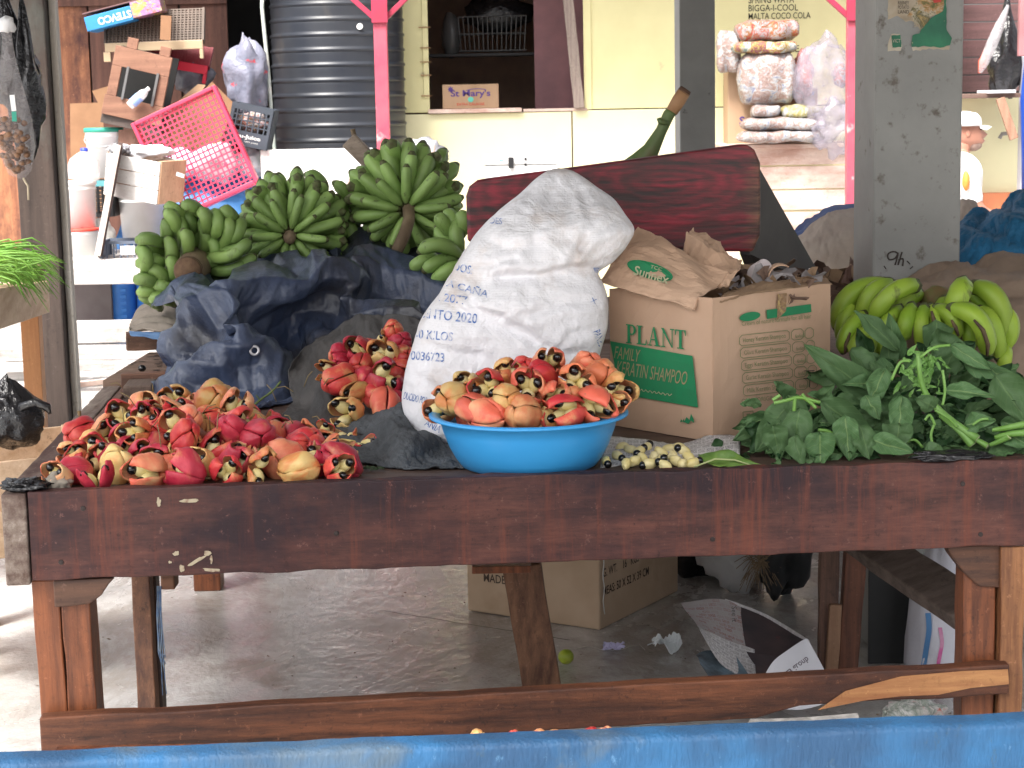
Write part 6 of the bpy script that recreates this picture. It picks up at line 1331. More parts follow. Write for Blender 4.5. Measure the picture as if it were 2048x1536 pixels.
def seg(u, v, ang, L, bend=.18):
    L *= 1.06; a = radians(ang); dx, dy = cos(a)*L/2, -sin(a)*L/2; return ((u-dx, v-dy), (u-dy*bend*2, v+dx*bend*2), (u+dx, v+dy))
pxb(t, [seg(*q) for q in ((322, 470, 80, 62), (352, 462, 95, 70), (340, 450, 110, 60), (399, 476, 92, 74), (386, 424, 150, 52), (404, 443, 100, 50), (426, 448, 90, 52), (446, 468, 75, 66), (372, 446, 120, 50),
    (300, 488, 170, 52), (303, 508, 175, 56), (282, 520, 100, 54), (304, 531, 180, 56), (331, 508, 88, 66), (314, 556, 140, 62), (295, 569, 165, 50), (302, 592, 170, 52), (338, 541, 95, 54), (330, 584, 150, 50),
    (448, 500, 12, 76), (452, 526, 8, 84), (466, 462, 60, 56), (455, 440, 120, 50), (470, 490, 20, 60), (365, 490, 90, 60), (420, 500, 100, 60), (480, 515, 10, 60), (300, 606, 150, 46), (350, 430, 140, 50), (428, 536, 170, 70), (325, 606, 170, 50))], 5.62, .0198, BGD, .07)
pxb(t, [seg(*q) for q in ((345, 490, 80, 70), (420, 470, 100, 70), (450, 545, 10, 80), (310, 575, 160, 60), (380, 470, 100, 70))], 5.72, .021, BGD, .05)
mb = MB().tube([P(395, 528, 5.75), P(390, 532, 5.62), P(376, 542, 5.53)], [.055, .05, .043], 16); mb.build('stump', STB, t, smooth=True)
mb = MB().tube([P(377, 541, 5.535), P(375, 543, 5.52)], [.0435, .038], 16); mb.build('cut_face', plain('cut_face', (.09, .05, .03), .85, (.15, .09, .05), scale=40, bmp=.6, bscale=60), t, smooth=True)
c = P(885, 490, 5.6)
t = thing('banana_bunch', 'small fan of green bananas beside the white sack', 'banana bunch', V((c.x, 5.6, pz0)), 'green banana bunches on the rear table')
pxb(t, [((925, 512), (896, 488), (872, 452)), ((925, 505), (913, 470), (922, 432)), ((925, 515), (880, 490), (836, 506)), ((928, 520), (885, 520), (845, 545)), ((925, 525), (890, 545), (868, 562)), ((910, 480), (890, 450), (872, 432)), ((915, 470), (905, 440), (893, 425)), ((925, 470), (927, 445), (921, 425)), ((935, 530), (905, 550), (892, 575)), ((880, 520), (850, 520), (822, 540))], 5.55, .0205, BG, .03)
c = P(690, 450, 6.1)
t = thing('banana_bunch', 'shaded green banana hand wedged between the round bunch and the tall bunch', 'banana bunch', V((c.x, 6.1, pz0)), 'green banana bunches on the rear table')
pxb(t, [((715, 470), (700, 400), (665, 364)), ((712, 480), (690, 430), (672, 390)), ((700, 500), (690, 460), (668, 430)), ((735, 470), (728, 410), (700, 370)), ((740, 500), (710, 480), (700, 440)), ((645, 400), (640, 365), (610, 348)), ((740, 530), (735, 495), (700, 500)), ((700, 520), (680, 480), (660, 470)), ((745, 500), (770, 510), (780, 540)), ((850, 470), (845, 520), (856, 545)), ((835, 470), (830, 520), (838, 550)), ((870, 460), (880, 500), (872, 540)), ((745, 380), (725, 355), (705, 350)), ((700, 540), (720, 520), (735, 555))], 6.0, .021, BGD, .05)
mb = MB().beam(P(700, 282, 6.2), P(760, 345, 6.15), .055, .05, (0, 1, 0), seg=4, jit=.004); tag(mb.build('wood_stub', wood('stub_wood', (.3, .24, .19), (.15, .11, .08), 0), bevel=.005), 'grey-brown wooden stub rising behind the tall banana bunch', 'timber')
tag(MB().tube([P(705, 258, 6.25), P(712, 285, 6.25), P(722, 310, 6.25)], .008, 8).build('twig', STB, smooth=True), 'thin twig sticking up behind the wooden stub', 'twig')
# plantains on the right
c = P(1850, 700, 4.65)
t = thing('plantain_hand', 'yellow-green bruised plantain hand behind the greens at the right', 'plantains', V((c.x, 4.65, BED)))
E_ = [((1783, 569), (1700, 592), (1677, 667), 4.72, 17), ((1786, 572), (1744, 586), (1722, 645), 4.68, 16), ((1832, 572), (1785, 586), (1742, 640), 4.6, 17), ((1729, 630), (1698, 662), (1685, 706), 4.62, 15), ((1746, 648), (1722, 678), (1704, 706), 4.58, 15), ((1745, 668), (1740, 692), (1731, 716), 4.56, 12),
 ((1824, 612), (1812, 645), (1806, 680), 4.57, 14), ((1800, 618), (1778, 640), (1762, 668), 4.6, 14), ((1849, 614), (1842, 653), (1846, 696), 4.56, 13), ((1860, 614), (1872, 645), (1870, 684), 4.58, 12), ((1926, 566), (1918, 592), (1902, 628), 4.6, 20), ((1871, 618), (1904, 636), (1911, 680), 4.56, 14),
 ((1900, 620), (1956, 642), (1975, 718), 4.52, 18), ((1926, 634), (1938, 667), (1939, 700), 4.58, 13), ((1944, 574), (1996, 606), (2004, 696), 4.62, 18), ((1956, 622), (1988, 653), (1996, 722), 4.57, 15), ((1998, 612), (2022, 650), (2006, 698), 4.62, 15), ((1944, 590), (1972, 618), (1966, 650), 4.66, 14), ((1840, 590), (1815, 600), (1790, 640), 4.7, 15), ((1890, 600), (1880, 640), (1880, 700), 4.66, 15), ((2008, 690), (2010, 715), (2002, 738), 4.58, 12),
 ((1770, 660), (1762, 690), (1768, 715), 4.6, 13), ((1790, 650), (1795, 680), (1785, 710), 4.64, 14), ((1720, 600), (1690, 640), (1690, 690), 4.7, 15)]
for a, b, c_, Y, rp in E_: banana_arc(t, P(a[0], a[1], Y+.03), P(b[0], b[1], Y-.02), P(c_[0], c_[1], Y), rp*1.12/FPX*Y, BY, .75)
mb = MB()
for pts, Y in ((((1948, 640), (1966, 660), (1976, 690), (1974, 714)), 4.47), (((1903, 640), (1911, 655), (1917, 672)), 4.5), (((1863, 622), (1868, 640), (1864, 655)), 4.53), (((1700, 665), (1692, 690), (1690, 706)), 4.58), (((1718, 690), (1710, 702), (1704, 706)), 4.54)):
    q = [P(u, v, Y) for u, v in pts]; mb.tube(q, [.003]+[.0055]*(len(q)-2)+[.003], 6)
mb.build('bruise', BRU, t, smooth=True)
MB().tube([P(1900, 600, 4.75), P(1870, 598, 4.72), P(1850, 600, 4.7)], [.03, .035, .02], 12).build('crown', plain('crown_brown', (.16, .09, .04), .7, (.12, .14, .04), scale=30), t, smooth=True)
# ================= cloths =================
TARP = plain('dark_navy_tarpaulin', (.028, .042, .085), .36, (.07, .09, .145), scale=9, bmp=.7, bscale=22, bdist=.008, c3=(.035, .036, .045), s3=2.6, lo3=.45, hi3=.6, spec=.5, detail=6)
trows = [[(318, 592, 5.62), (345, 548, 5.8), (400, 534, 5.85), (455, 538, 5.88), (520, 506, 5.9), (590, 488, 5.9), (650, 474, 5.92), (690, 466, 5.95), (740, 468, 5.95), (800, 486, 5.92), (882, 526, 5.85)], [(318, 604, 5.5), (350, 571, 5.6), (400, 561, 5.6), (455, 571, 5.66), (520, 542, 5.68), (590, 522, 5.7), (650, 508, 5.72), (690, 515, 5.72), (740, 515, 5.7), (810, 535, 5.68), (883, 562, 5.6)], [(335, 646, 5.32), (370, 614, 5.34), (420, 598, 5.34), (480, 598, 5.28), (540, 578, 5.36), (600, 568, 5.4), (650, 550, 5.46), (700, 563, 5.5), (760, 576, 5.5), (820, 586, 5.46), (872, 603, 5.4)], [(332, 701, 5.22), (370, 676, 5.16), (430, 656, 5.12), (480, 654, 5.1), (530, 658, 5.24), (590, 634, 5.38), (640, 618, 5.4), (700, 624, 5.4), (750, 624, 5.36), (810, 628, 5.32), (856, 638, 5.3)], [(322, 752, 5.15), (370, 740, 5.06), (430, 730, 5.02), (490, 727, 5.02), (540, 722, 5.1), (590, 707, 5.28), (640, 682, 5.3), (690, 670, 5.3), (740, 660, 5.28), (800, 660, 5.26), (842, 666, 5.24)], [(330, 792, 5.12), (370, 800, 5.0), (430, 806, 4.96), (490, 806, 4.94), (540, 800, 4.96), (590, 785, 5.08), (640, 750, 5.16), (690, 722, 5.2), (740, 700, 5.2), (790, 695, 5.2), (830, 700, 5.2)], [(345, 810, 5.1), (380, 822, 4.98), (430, 832, 4.92), (490, 836, 4.9), (540, 828, 4.92), (600, 812, 5.0), (650, 780, 5.1), (690, 748, 5.15), (740, 720, 5.15), (790, 712, 5.15), (825, 712, 5.16)]]
RWt = [[P(*q) for q in r] for r in trows]
tpo = crumple(lambda u, v: cr([cr(r, u) for r in RWt], v), 208, 120, 1.28, keep=.014, bend=.2, seed=12, zmin=BED+.004, noise_a=.03, stv=1.28, fine=1.016).build('tarpaulin', TARP, smooth=True, solid=.002)
tag(tpo, 'crumpled dark navy tarpaulin heaped in front of the banana bunches', 'tarpaulin')
bvT = bvh_of(tpo); h_ = hitpix(bvT, 509, 701, .012)
if h_:
    n_ = (V((0, 0, CH))-h_).normalized(); xx = V((0, 0, 1)).cross(n_).normalized(); M2 = frame(xx, n_.cross(xx), n_, h_)
    MB().lathe([(.0075, 0), (.009, .002), (.013, .002), (.0145, 0)], 24, M=M2).build('eyelet', plain('zinc_eyelet', (.5, .5, .52), .35, metal=.6), tpo, smooth=True)
DKC = plain('black_grey_cloth', (.045, .044, .044), .85, (.08, .075, .072), scale=7, bmp=.7, bscale=60, bdist=.004)
o = crumple(rowbase([[(585, 740, 5.0), (640, 690, 5.1), (700, 650, 5.15), (760, 640, 5.1), (830, 650, 5.0)], [(585, 800, 4.9), (640, 760, 4.9), (700, 720, 4.95), (760, 720, 4.9), (830, 730, 4.85)], [(580, 850, 4.75), (640, 850, 4.65), (700, 830, 4.72), (760, 820, 4.72), (830, 820, 4.7)], [(560, 872, 4.62), (640, 890, 4.5), (700, 890, 4.45), (760, 890, 4.45), (830, 880, 4.45)]]), 96, 80, 1.12, seed=5, zmin=BED+.003, noise_a=.012, fine=1.01).build('dark_cloth', DKC, smooth=True, solid=.002)
tag(o, 'black-grey cloth under the middle ackee heap', 'cloth')
NETM = plain('charcoal_net', (.05, .055, .06), .9, (.09, .1, .11), scale=14, bmp=1.0, bscale=70, bdist=.008)
o = crumple(rowbase([[(690, 870, 4.5), (740, 838, 4.5), (790, 822, 4.45), (830, 840, 4.4), (868, 870, 4.35), (900, 890, 4.28)], [(690, 890, 4.35), (740, 870, 4.35), (795, 850, 4.3), (840, 868, 4.25), (880, 895, 4.2), (925, 910, 4.15)], [(700, 912, 4.2), (750, 905, 4.18), (800, 890, 4.12), (850, 905, 4.1), (890, 918, 4.08), (930, 925, 4.05)], [(705, 925, 4.12), (760, 932, 4.06), (810, 938, 4.02), (860, 940, 4.01), (900, 938, 4.01), (930, 936, 4.01)]]), 110, 70, 1.12, bend=.2, seed=6, zmin=BED+.003, noise_a=.01, fine=1.02).build('net_cloth', NETM, smooth=True, solid=.003)
tag(o, 'crumpled charcoal netting left of the blue basin', 'netting')
o = clothgrid([[(268, 640, 5.9), (290, 612, 5.95), (330, 606, 5.9), (350, 620, 5.8)], [(262, 652, 5.75), (290, 640, 5.7), (330, 640, 5.65), (360, 650, 5.6)], [(258, 662, 5.6), (290, 664, 5.55), (330, 668, 5.5), (370, 680, 5.5)]], 30, 30, lambda p, u, v: .008*sin(v*26+u*3)*.8+.006*fbm((u*4, v*6, 1), 1, 3)).build('folded_sacking', plain('beige_sacking', (.2, .17, .14), .9, (.28, .24, .2), scale=10, bmp=.5, bscale=60), smooth=True, solid=.004)
tag(o, 'folded beige sacking under the left end of the stubby bananas', 'sacking')
tag(clothgrid([[(258, 662, 5.58), (290, 664, 5.53), (330, 667, 5.48), (372, 682, 5.45)], [(262, 672, 5.56), (300, 676, 5.5), (335, 686, 5.45), (375, 700, 5.42)]], 24, 8, lambda p, u, v: .004*fbm((u*6, v*4, 1), 1, 3)).build('blue_sheet', plain('dusty_blue_sheet', (.05, .12, .25), .6, (.1, .18, .3)), smooth=True, solid=.002), 'strip of dusty blue sheet under the folded beige sacking', 'sheet')
BRC = plain('brown_canvas', (.2, .145, .105), .85, (.26, .19, .14), scale=4, bmp=.35, bscale=70, c3=(.12, .085, .065), s3=3, lo3=.6, hi3=.8)
def cdisp(p, u, v): return .03*exp(-abs((v-.42-.35*u*(1-u)+.04*sin(u*5)))/.05)+.03*exp(-abs((v-.75+.3*u))/.06)*sm(.1, .4, u)+.03*fbm((u*3+v, v*3, 3), 1, 3)+.012*ridge((u*4+v*3, v*7, 5), 1)
o = crumple(rowbase([[(1740, 565, 5.0), (1800, 556, 5.0), (1900, 535, 5.1), (1980, 520, 5.15), (2090, 512, 5.2)], [(1740, 590, 4.9), (1800, 580, 4.85), (1900, 570, 4.9), (1980, 560, 4.95), (2090, 548, 5.0)], [(1760, 650, 4.8), (1820, 640, 4.78), (1900, 630, 4.78), (1980, 610, 4.8), (2090, 600, 4.85)], [(1780, 720, 4.75), (1850, 720, 4.72), (1930, 710, 4.7), (2000, 690, 4.7), (2090, 680, 4.75)], [(1790, 780, 4.7), (1850, 780, 4.68), (1930, 780, 4.66), (2000, 770, 4.66), (2090, 770, 4.7)]]), 120, 90, 1.12, seed=7, zmin=BED+.003, noise_a=.02, fine=1.008).build('brown_cloth', BRC, smooth=True, solid=.004)
tag(o, 'rumpled brown canvas cloth behind the plantains at the right', 'cloth')
BLT = plain('teal_blue_tarp', (.012, .1, .2), .6, (.02, .16, .33), scale=5, bmp=.8, bscale=60, bdist=.006, detail=6, c3=(.01, .05, .09), s3=3, lo3=.55, hi3=.7)
o = crumple(rowbase([[(1912, 455, 5.6), (1950, 432, 5.65), (1990, 422, 5.7), (2040, 396, 5.75), (2120, 380, 5.8)], [(1910, 480, 5.5), (1950, 462, 5.5), (1990, 452, 5.5), (2040, 432, 5.55), (2120, 425, 5.6)], [(1905, 520, 5.4), (1950, 505, 5.38), (1990, 495, 5.38), (2040, 480, 5.4), (2120, 475, 5.45)], [(1905, 570, 5.35), (1950, 560, 5.3), (1990, 550, 5.3), (2040, 540, 5.32), (2120, 530, 5.35)]]), 100, 70, 1.18, seed=8, noise_a=.02, fine=1.02).build('blue_tarp', BLT, smooth=True, solid=.003)
tag(o, 'frayed teal-blue tarp bundled right of the big grey pillar', 'tarp')
tag(MB().tube([P(2001, 424, 5.68), P(2004, 412, 5.68), P(2009, 404, 5.68), P(2012, 407, 5.68)], .0015, 5).build('loose_thread', BLT, smooth=True), 'curled blue thread standing up from the frayed tarp', 'thread')
BSK = plain('dirty_beige_sack', (.4, .33, .27), .85, (.32, .25, .2), scale=4, bmp=.5, bscale=50, c3=(.2, .15, .12), s3=4, lo3=.6, hi3=.75)
o = crumple(rowbase([[(1596, 480, 7.2), (1640, 445, 7.25), (1690, 424, 7.3), (1760, 415, 7.3)], [(1605, 500, 7.0), (1640, 480, 7.0), (1690, 465, 7.0), (1760, 460, 7.0)], [(1625, 540, 6.85), (1650, 530, 6.8), (1690, 520, 6.8), (1760, 515, 6.8)], [(1640, 570, 6.8), (1665, 572, 6.75), (1700, 570, 6.7), (1760, 570, 6.7)]]), 60, 50, 1.1, seed=9, noise_a=.015, fine=1.008).build('beige_sack', BSK, smooth=True, solid=.004); tag(o, 'dirty beige sack slumped between the bench leg and the pillar', 'sack')
NVY = plain('navy_printed_cloth', (.03, .045, .12), .7, (.04, .07, .18), scale=12, c3=(.45, .25, .25), s3=26, lo3=.66, hi3=.7)
o = clothgrid([[(1584, 462, 8.0), (1620, 435, 8.0), (1670, 414, 8.1), (1740, 408, 8.1)], [(1590, 470, 7.9), (1630, 452, 7.8), (1680, 440, 7.8), (1740, 430, 7.8)], [(1600, 480, 7.8), (1640, 470, 7.6), (1690, 460, 7.6), (1740, 450, 7.6)]], 30, 20, lambda p, u, v: .02*fbm((u*4, v*3, 8), 1, 3)).build('printed_cloth', NVY, smooth=True, solid=.004); tag(o, 'navy cloth with a small pink print behind the beige sack', 'cloth')
o = clothgrid([[(1915, 408, 7.4), (1935, 400, 7.4), (1955, 410, 7.4), (1970, 440, 7.4)], [(1910, 450, 7.2), (1935, 440, 7.2), (1955, 445, 7.2), (1975, 460, 7.2)], [(1905, 500, 7.1), (1935, 500, 7.1), (1955, 500, 7.1), (1980, 510, 7.1)]], 30, 30, lambda p, u, v: .02*fbm((u*4, v*3, 2), 1, 4)).build('beige_sack', BSK, smooth=True, solid=.004); tag(o, 'pale dirty sack just right of the pillar above the blue tarp', 'sack')
wt2 = thing('rubbish_heap', 'brown papers and dark scraps between the cardboard box and the pillar', 'rubbish', P(1675, 600, 5.6))
for mi_ in range(3):
    mb = MB()
    for k in range(22):
        c = P(R.uniform(1638, 1725), R.uniform(552, 612), R.uniform(5.5, 5.9)); M2 = eul(c, R.uniform(-60, 60), R.uniform(-60, 60), R.uniform(0, 180)); L, w2 = R.uniform(.03, .07), R.uniform(.02, .04)
        mb.grid(lambda u, v: M2 @ V(((u-.5)*2*L, (v-.5)*2*w2*(1+.5*sin(u*7+k)), .015*sin(u*4+k)+.006*sin(v*5))), 5, 3)
    tag(mb.build('scrap', [WM[0], CARD_IN, plain('pink_brown_scrap', (.25, .15, .12), .8)][mi_], wt2, solid=.001), kind='stuff')
tag(MB().box(P(1640, 600, 7).x, P(1760, 600, 7).x, 6.4, 7.6, .0, .62).build('rear_crate', OLD_PLANK, bevel=.01), 'low wooden crate under the beige sack behind the pillar', 'crate')
tag(MB().box(P(1900, 600, 6).x, P(2150, 600, 6).x, 5.55, 6.4, .0, .72).build('rear_crate', OLD_PLANK, bevel=.01), 'wooden crate under the teal-blue tarp', 'crate')
# ================= ackee =================
def ackmat(name, c1, c2, c3, spot, lo3=.5, hi3=.72):
    m, nt, bs = newmat(name); co = coords(nt, (1, 1, 1), rnd=True)
    col = ramp(nt, nz(nt, co, 11, 5, .6, .5), [(.44, c1), (.56, c2), (.68, c3)])
    col = mix(nt, ramp(nt, nz(nt, co, 55, 4, .6), [(.68, 0.0), (.76, .8)]), col, spot)
    oi = nt.nodes.new('ShaderNodeObjectInfo'); h = nt.nodes.new('ShaderNodeHueSaturation'); nt.links.new(col, h.inputs['Color'])
    nt.links.new(math_(nt, 'ADD', .82, math_(nt, 'MULTIPLY', oi.outputs['Random'], .36)), h.inputs['Value']); nt.links.new(h.outputs[0], bs.inputs['Base Color'])
    bs.inputs['Roughness'].default_value = .42; bs.inputs['Specular IOR Level'].default_value = .4; bs.inputs['Subsurface Weight'].default_value = .08; bs.inputs['Subsurface Radius'].default_value = (.01, .003, .002)
    bump(nt, bs, nz(nt, co, 60, 6, .7), .5, .003); return m
AC = {'red': ackmat('ackee_red', (.5, .03, .04), (.6, .085, .06), (.64, .36, .15), (.22, .05, .03)),
      'crimson': ackmat('ackee_crimson', (.38, .02, .045), (.5, .045, .07), (.6, .25, .12), (.1, .025, .02)),
      'salmon': ackmat('ackee_salmon', (.66, .13, .08), (.74, .28, .15), (.72, .46, .23), (.35, .12, .05)),
      'orange': ackmat('ackee_orange', (.7, .2, .09), (.74, .36, .16), (.72, .5, .25), (.35, .17, .06)),
      'tan': ackmat('ackee_tan', (.5, .12, .05), (.55, .32, .11), (.5, .38, .14), (.18, .08, .03)),
      'yellow': ackmat('ackee_yellow', (.62, .24, .08), (.65, .44, .17), (.66, .5, .22), (.3, .18, .06)),
      'brown': ackmat('ackee_brown', (.2, .05, .03), (.26, .1, .05), (.3, .15, .07), (.06, .03, .02))}
LIN = plain('ackee_lining', (.5, .17, .1), .55, (.55, .34, .16), scale=30, rnd=True, bmp=.2, bscale=120, bdist=.001)
ARI = plain('ackee_aril', (.72, .6, .24), .45, (.78, .68, .38), scale=30, rnd=True, bmp=.3, bscale=90, bdist=.002)
SEED = plain('ackee_seed', (.006, .006, .007), .12, spec=.7, bmp=0)
STM = plain('ackee_stem', (.14, .12, .05), .8, (.2, .1, .05), scale=40)
def ack_pod(op, valves, sd_, gap=0, squash=1.0, mouth=0):
    r_ = random.Random(sd_); mb = MB(); R1, RZ = .0355, .046*squash
    for k in range(3):
        if k not in valves: continue
        pk = 2*pi*k/3+r_.uniform(-.08, .08); o = op*r_.uniform(.8, 1.25); curl = r_.uniform(.6, 1.2)
        def fn(u, v):
            q = 2*u-1; th = v*pi*((.985 if op < .05 else .92)-mouth*(.75+.5*cos(q*pi/2)))
            wd = 1.047 if op < .05 else 1.047*(1-gap)
            if op >= .05: wd *= lerp(1, max(.05, cos((v-.5)*pi*.93)**.7 if v > .5 else 1), sm(.5, .75, v)*(1-min(1, mouth*3.4))) if v > .5 else 1
            a = pk+q*wd; lob = .09*cos(q*pi/2)-.035*exp(-(abs(q)-1)**2/.006)*(1 if op < .05 else .3)
            rr = R1*sin(th)**(1.1 if th < pi/2 else .8)*(1+lob) if 0 < th < pi else 0
            z = -RZ*cos(th)*(1+.12*cos(q*pi/2)*(1 if v > .5 else 0))
            e = sm(.42, 1, v)
            rr += o*R1*(.95*e+.25*e*e); z -= o*R1*.5*e*e*curl
            if op > .4: rr += .004*sin(q*4+sd_)*e; z += .005*cos(q*5+sd_*2+k)*e
            if v < .12: z += .004*(1-v/.12)
            rr *= 1-.22*e*e*(curl-.5)*(1 if op > .2 else 0); p = V((rr*cos(a), rr*sin(a), z)); p *= 1+.12*noise.noise(p*18+V((sd_*7, 3, 0)))+.13*noise.noise(p*30+V((sd_*3, k*2, 0)))+.06*noise.noise(p*70)+.03*ridge(p*40, 1)
            return p
        mb.grid(fn, 14, 16)
    return mb
def aril_mb(k, sd_, out=0):
    r_ = random.Random(sd_*7+k); pk = 2*pi*k/3; M2 = Matrix.Rotation(pk, 4, 'Z') @ Matrix.Translation((.0145+out*.004, 0, -.005+out*.005)) @ Matrix.Scale(1.08, 4) @ Matrix.Rotation(.25+out*.2, 4, 'Y')
    def fn(u, v):
        a = 2*pi*u; b = pi*(v-.5); p = V((cos(a)*cos(b)*.0125, sin(a)*cos(b)*.0145, sin(b)*.022)); p *= 1-.22*exp(-(sin(a)/.35)**2)*(cos(a) > 0)*.6+.14*noise.noise(p*60+V((sd_, k, 0)))
        return M2 @ p
    s = MB().grid(fn, 14, 10, closeu=True); c = M2 @ V((0.001, 0, .0225))
    sdm = MB().ell((0, 0, 0), (.0098, .0105, .0115), 16, 10, M=Matrix.Translation(c) @ Matrix.Rotation(pk, 4, 'Z') @ Matrix.Rotation(.35+r_.uniform(-.2, .3), 4, 'Y'))
    return s, sdm
VAR = {'open': (.06, (0, 1, 2), .04, 0, 3), 'wide': (.24, (0, 1, 2), .06, 1, 3), 'half': (.14, (0, 1, 2), .12, 0, 3), 'closed': (0, (0, 1, 2), 0, 0, 0), 'split': (.08, (0, 1, 2), .2, 0, 3), 'torn': (.4, (0, 2), .1, 1, 3), 'husk': (.42, (0, 1), .1, 1, 2)}
_am = {}
def ack_meshes(var, colr, sd_):
    key = (var, colr, sd_)
    if key in _am: return _am[key]
    op, vl, gap, out, na = VAR[var]; pod = ack_pod(op, vl, sd_, gap, 1.0, {'open': .17, 'wide': .15, 'torn': .08, 'husk': .1}.get(var, 0)).build('pod', [AC[colr], LIN], smooth=True, local=True)
    ars = []
    for k in range(na):
        s, d = aril_mb(k, sd_, out); a = s.build('aril', ARI, smooth=True, local=True); b = d.build('seed', SEED, smooth=True, local=True); ars.append((a.data, b.data)); bpy.data.objects.remove(a); bpy.data.objects.remove(b)
    st = MB().tube([(0, 0, -.04), (.001, .001, -.05), (.004, .002, -.058)], [.0035, .002, .0022], 7).build('stem', STM, smooth=True, local=True)
    _am[key] = (pod.data, ars, st.data); bpy.data.objects.remove(pod); bpy.data.objects.remove(st); return _am[key]
ACKS = []
def ackee(c, d, var, colr, s=1, roll=None, grp='left'):
    sd_ = R.randrange(5); pm, ars, stm = ack_meshes(var, colr, sd_+1)
    o = bpy.data.objects.new('ackee', None); C.objects.link(o); o.empty_display_size = .02; o['category'] = 'ackee'
    z = V(d).normalized(); x = z.orthogonal().normalized(); y = z.cross(x); M2 = frame(x, y, z, c) @ Matrix.Rotation(R.uniform(0, 6.28) if roll is None else roll, 4, 'Z') @ Matrix.Diagonal((s*R.uniform(.86, 1.14), s*R.uniform(.86, 1.14), s*R.uniform(.85, 1.2), 1))
    o.matrix_world = M2
    def ch(nm, me, par):
        q = bpy.data.objects.new(nm, me); C.objects.link(q); q.parent = par; return q
    p = ch('pod', pm, o)
    if VAR[var][0] > 0 or 1:
        md = p.modifiers.new('s', 'SOLIDIFY'); md.thickness = .003; md.offset = -1; md.material_offset = 1
    ch('stem', stm, o)
    for a, b in ars: q = ch('aril', a, o); ch('seed', b, q)
    ACKS.append((o, V(c), var, colr, grp)); return o
def toward(c, up_=.5, side=0, back=0): return V((side, -1+back, up_))
def apx(u, v, Y, rp, var, colr, side=0, up_=.35, grp='basin', roll=None):
    s = rp/FPX*Y/(.041 if grp != 'middle' else .034); return ackee(P(u, v, Y), toward(None, up_, side), var, colr, s, roll, grp)
# --- heap in the basin
B_ = bc.y+.018
for a in ((1095, 726, B_+.03, 36, 'open', 'salmon', .15, .3), (1152, 764, B_-.06, 39, 'open', 'orange', .1, .2), (1058, 774, B_-.08, 39, 'open', 'salmon', -.05, .25), (978, 776, B_-.07, 41, 'open', 'red', -.35, .3), (1016, 746, B_+.02, 34, 'half', 'yellow', .2, .4),
    (1085, 762, B_-.01, 38, 'closed', 'red', -.5, .8), (1200, 752, B_+.0, 36, 'closed', 'orange', .6, .8), (912, 800, B_-.05, 38, 'closed', 'yellow', -.5, .2), (948, 818, B_-.11, 36, 'half', 'salmon', .7, -.2), (885, 812, B_-.0, 34, 'wide', 'orange', -.7, .3), (972, 829, B_-.14, 37, 'closed', 'salmon', .9, -.1),
    (1047, 829, B_-.15, 39, 'closed', 'orange', -.4, .5), (1130, 824, B_-.14, 40, 'split', 'red', -.8, .0), (1188, 808, B_-.1, 40, 'split', 'salmon', .5, -.3), (1232, 782, B_-.03, 38, 'half', 'yellow', .5, .3), (1215, 800, B_-.07, 36, 'torn', 'orange', .7, .3), (1108, 790, B_-.09, 34, 'half', 'salmon', .2, .1),
    (935, 770, B_-.0, 34, 'half', 'yellow', -.4, .5), (1015, 800, B_-.12, 34, 'closed', 'yellow', 0, .3), (1170, 735, B_+.05, 32, 'closed', 'salmon', .3, .9), (1050, 745, B_+.06, 34, 'closed', 'red', 0, .9), (940, 790, B_-.04, 34, 'open', 'yellow', -.3, .4), (1005, 770, B_+.03, 34, 'closed', 'orange', 0, .8), (1130, 800, B_-.06, 36, 'closed', 'orange', .3, .3)):
    apx(*a)
for k in range(14):   # fruit deeper in the basin, seen from the side
    a = 2*pi*k/14; ackee(bc+V((cos(a)*.112, sin(a)*.112+.01, .092+R.uniform(0, .02))), (cos(a)*.3, sin(a)*.3, 1), R.choice(('closed', 'half')), R.choice(('orange', 'salmon', 'yellow')), 1, None, 'basin')
# --- middle heap on the dark cloth
for a in ((784, 668, 4.9, 19, 'closed', 'red', .2, .8), (751, 682, 4.88, 22, 'husk', 'tan', -.3, .6), (800, 686, 4.86, 20, 'closed', 'crimson', .4, .5), (719, 700, 4.85, 26, 'half', 'crimson', -.5, .5), (683, 710, 4.86, 20, 'closed', 'crimson', -.6, .3), (768, 710, 4.8, 28, 'half', 'yellow', -.3, .9), (804, 712, 4.82, 22, 'closed', 'red', .4, .3), (722, 730, 4.78, 24, 'closed', 'red', 0, .2),
    (682, 760, 4.72, 30, 'closed', 'red', -.7, -.1), (661, 746, 4.8, 20, 'husk', 'tan', -.6, .3), (768, 757, 4.68, 34, 'split', 'crimson', .5, .4), (728, 762, 4.74, 24, 'closed', 'crimson', 0, 0), (714, 786, 4.66, 24, 'half', 'tan', -.6, -.2), (695, 826, 4.56, 30, 'wide', 'yellow', -.6, .3), (770, 806, 4.6, 28, 'closed', 'salmon', 0, -.9), (747, 790, 4.66, 22, 'closed', 'red', .2, -.3), (792, 806, 4.64, 26, 'closed', 'crimson', .3, -.6),
    (745, 740, 4.85, 26, 'closed', 'crimson', 0, .5), (796, 745, 4.8, 26, 'closed', 'red', .4, .3), (740, 712, 4.9, 26, 'closed', 'red', 0, .6), (690, 735, 4.85, 24, 'closed', 'crimson', -.4, .5), (722, 886, 4.3, 22, 'husk', 'red', .6, .6), (693, 868, 4.42, 22, 'husk', 'tan', -.4, .4)): apx(*a, grp='middle')
for k in range(16):
    ackee(V((P(745, 760, 4.85).x+R.uniform(-.07, .07), 4.9+R.uniform(-.05, .1), BED+.03+R.uniform(0, .1))), (R.uniform(-1, 1), -1, R.uniform(-.5, 1)), 'closed', R.choice(('crimson', 'red')), 1, None, 'middle') if k < 8 else None
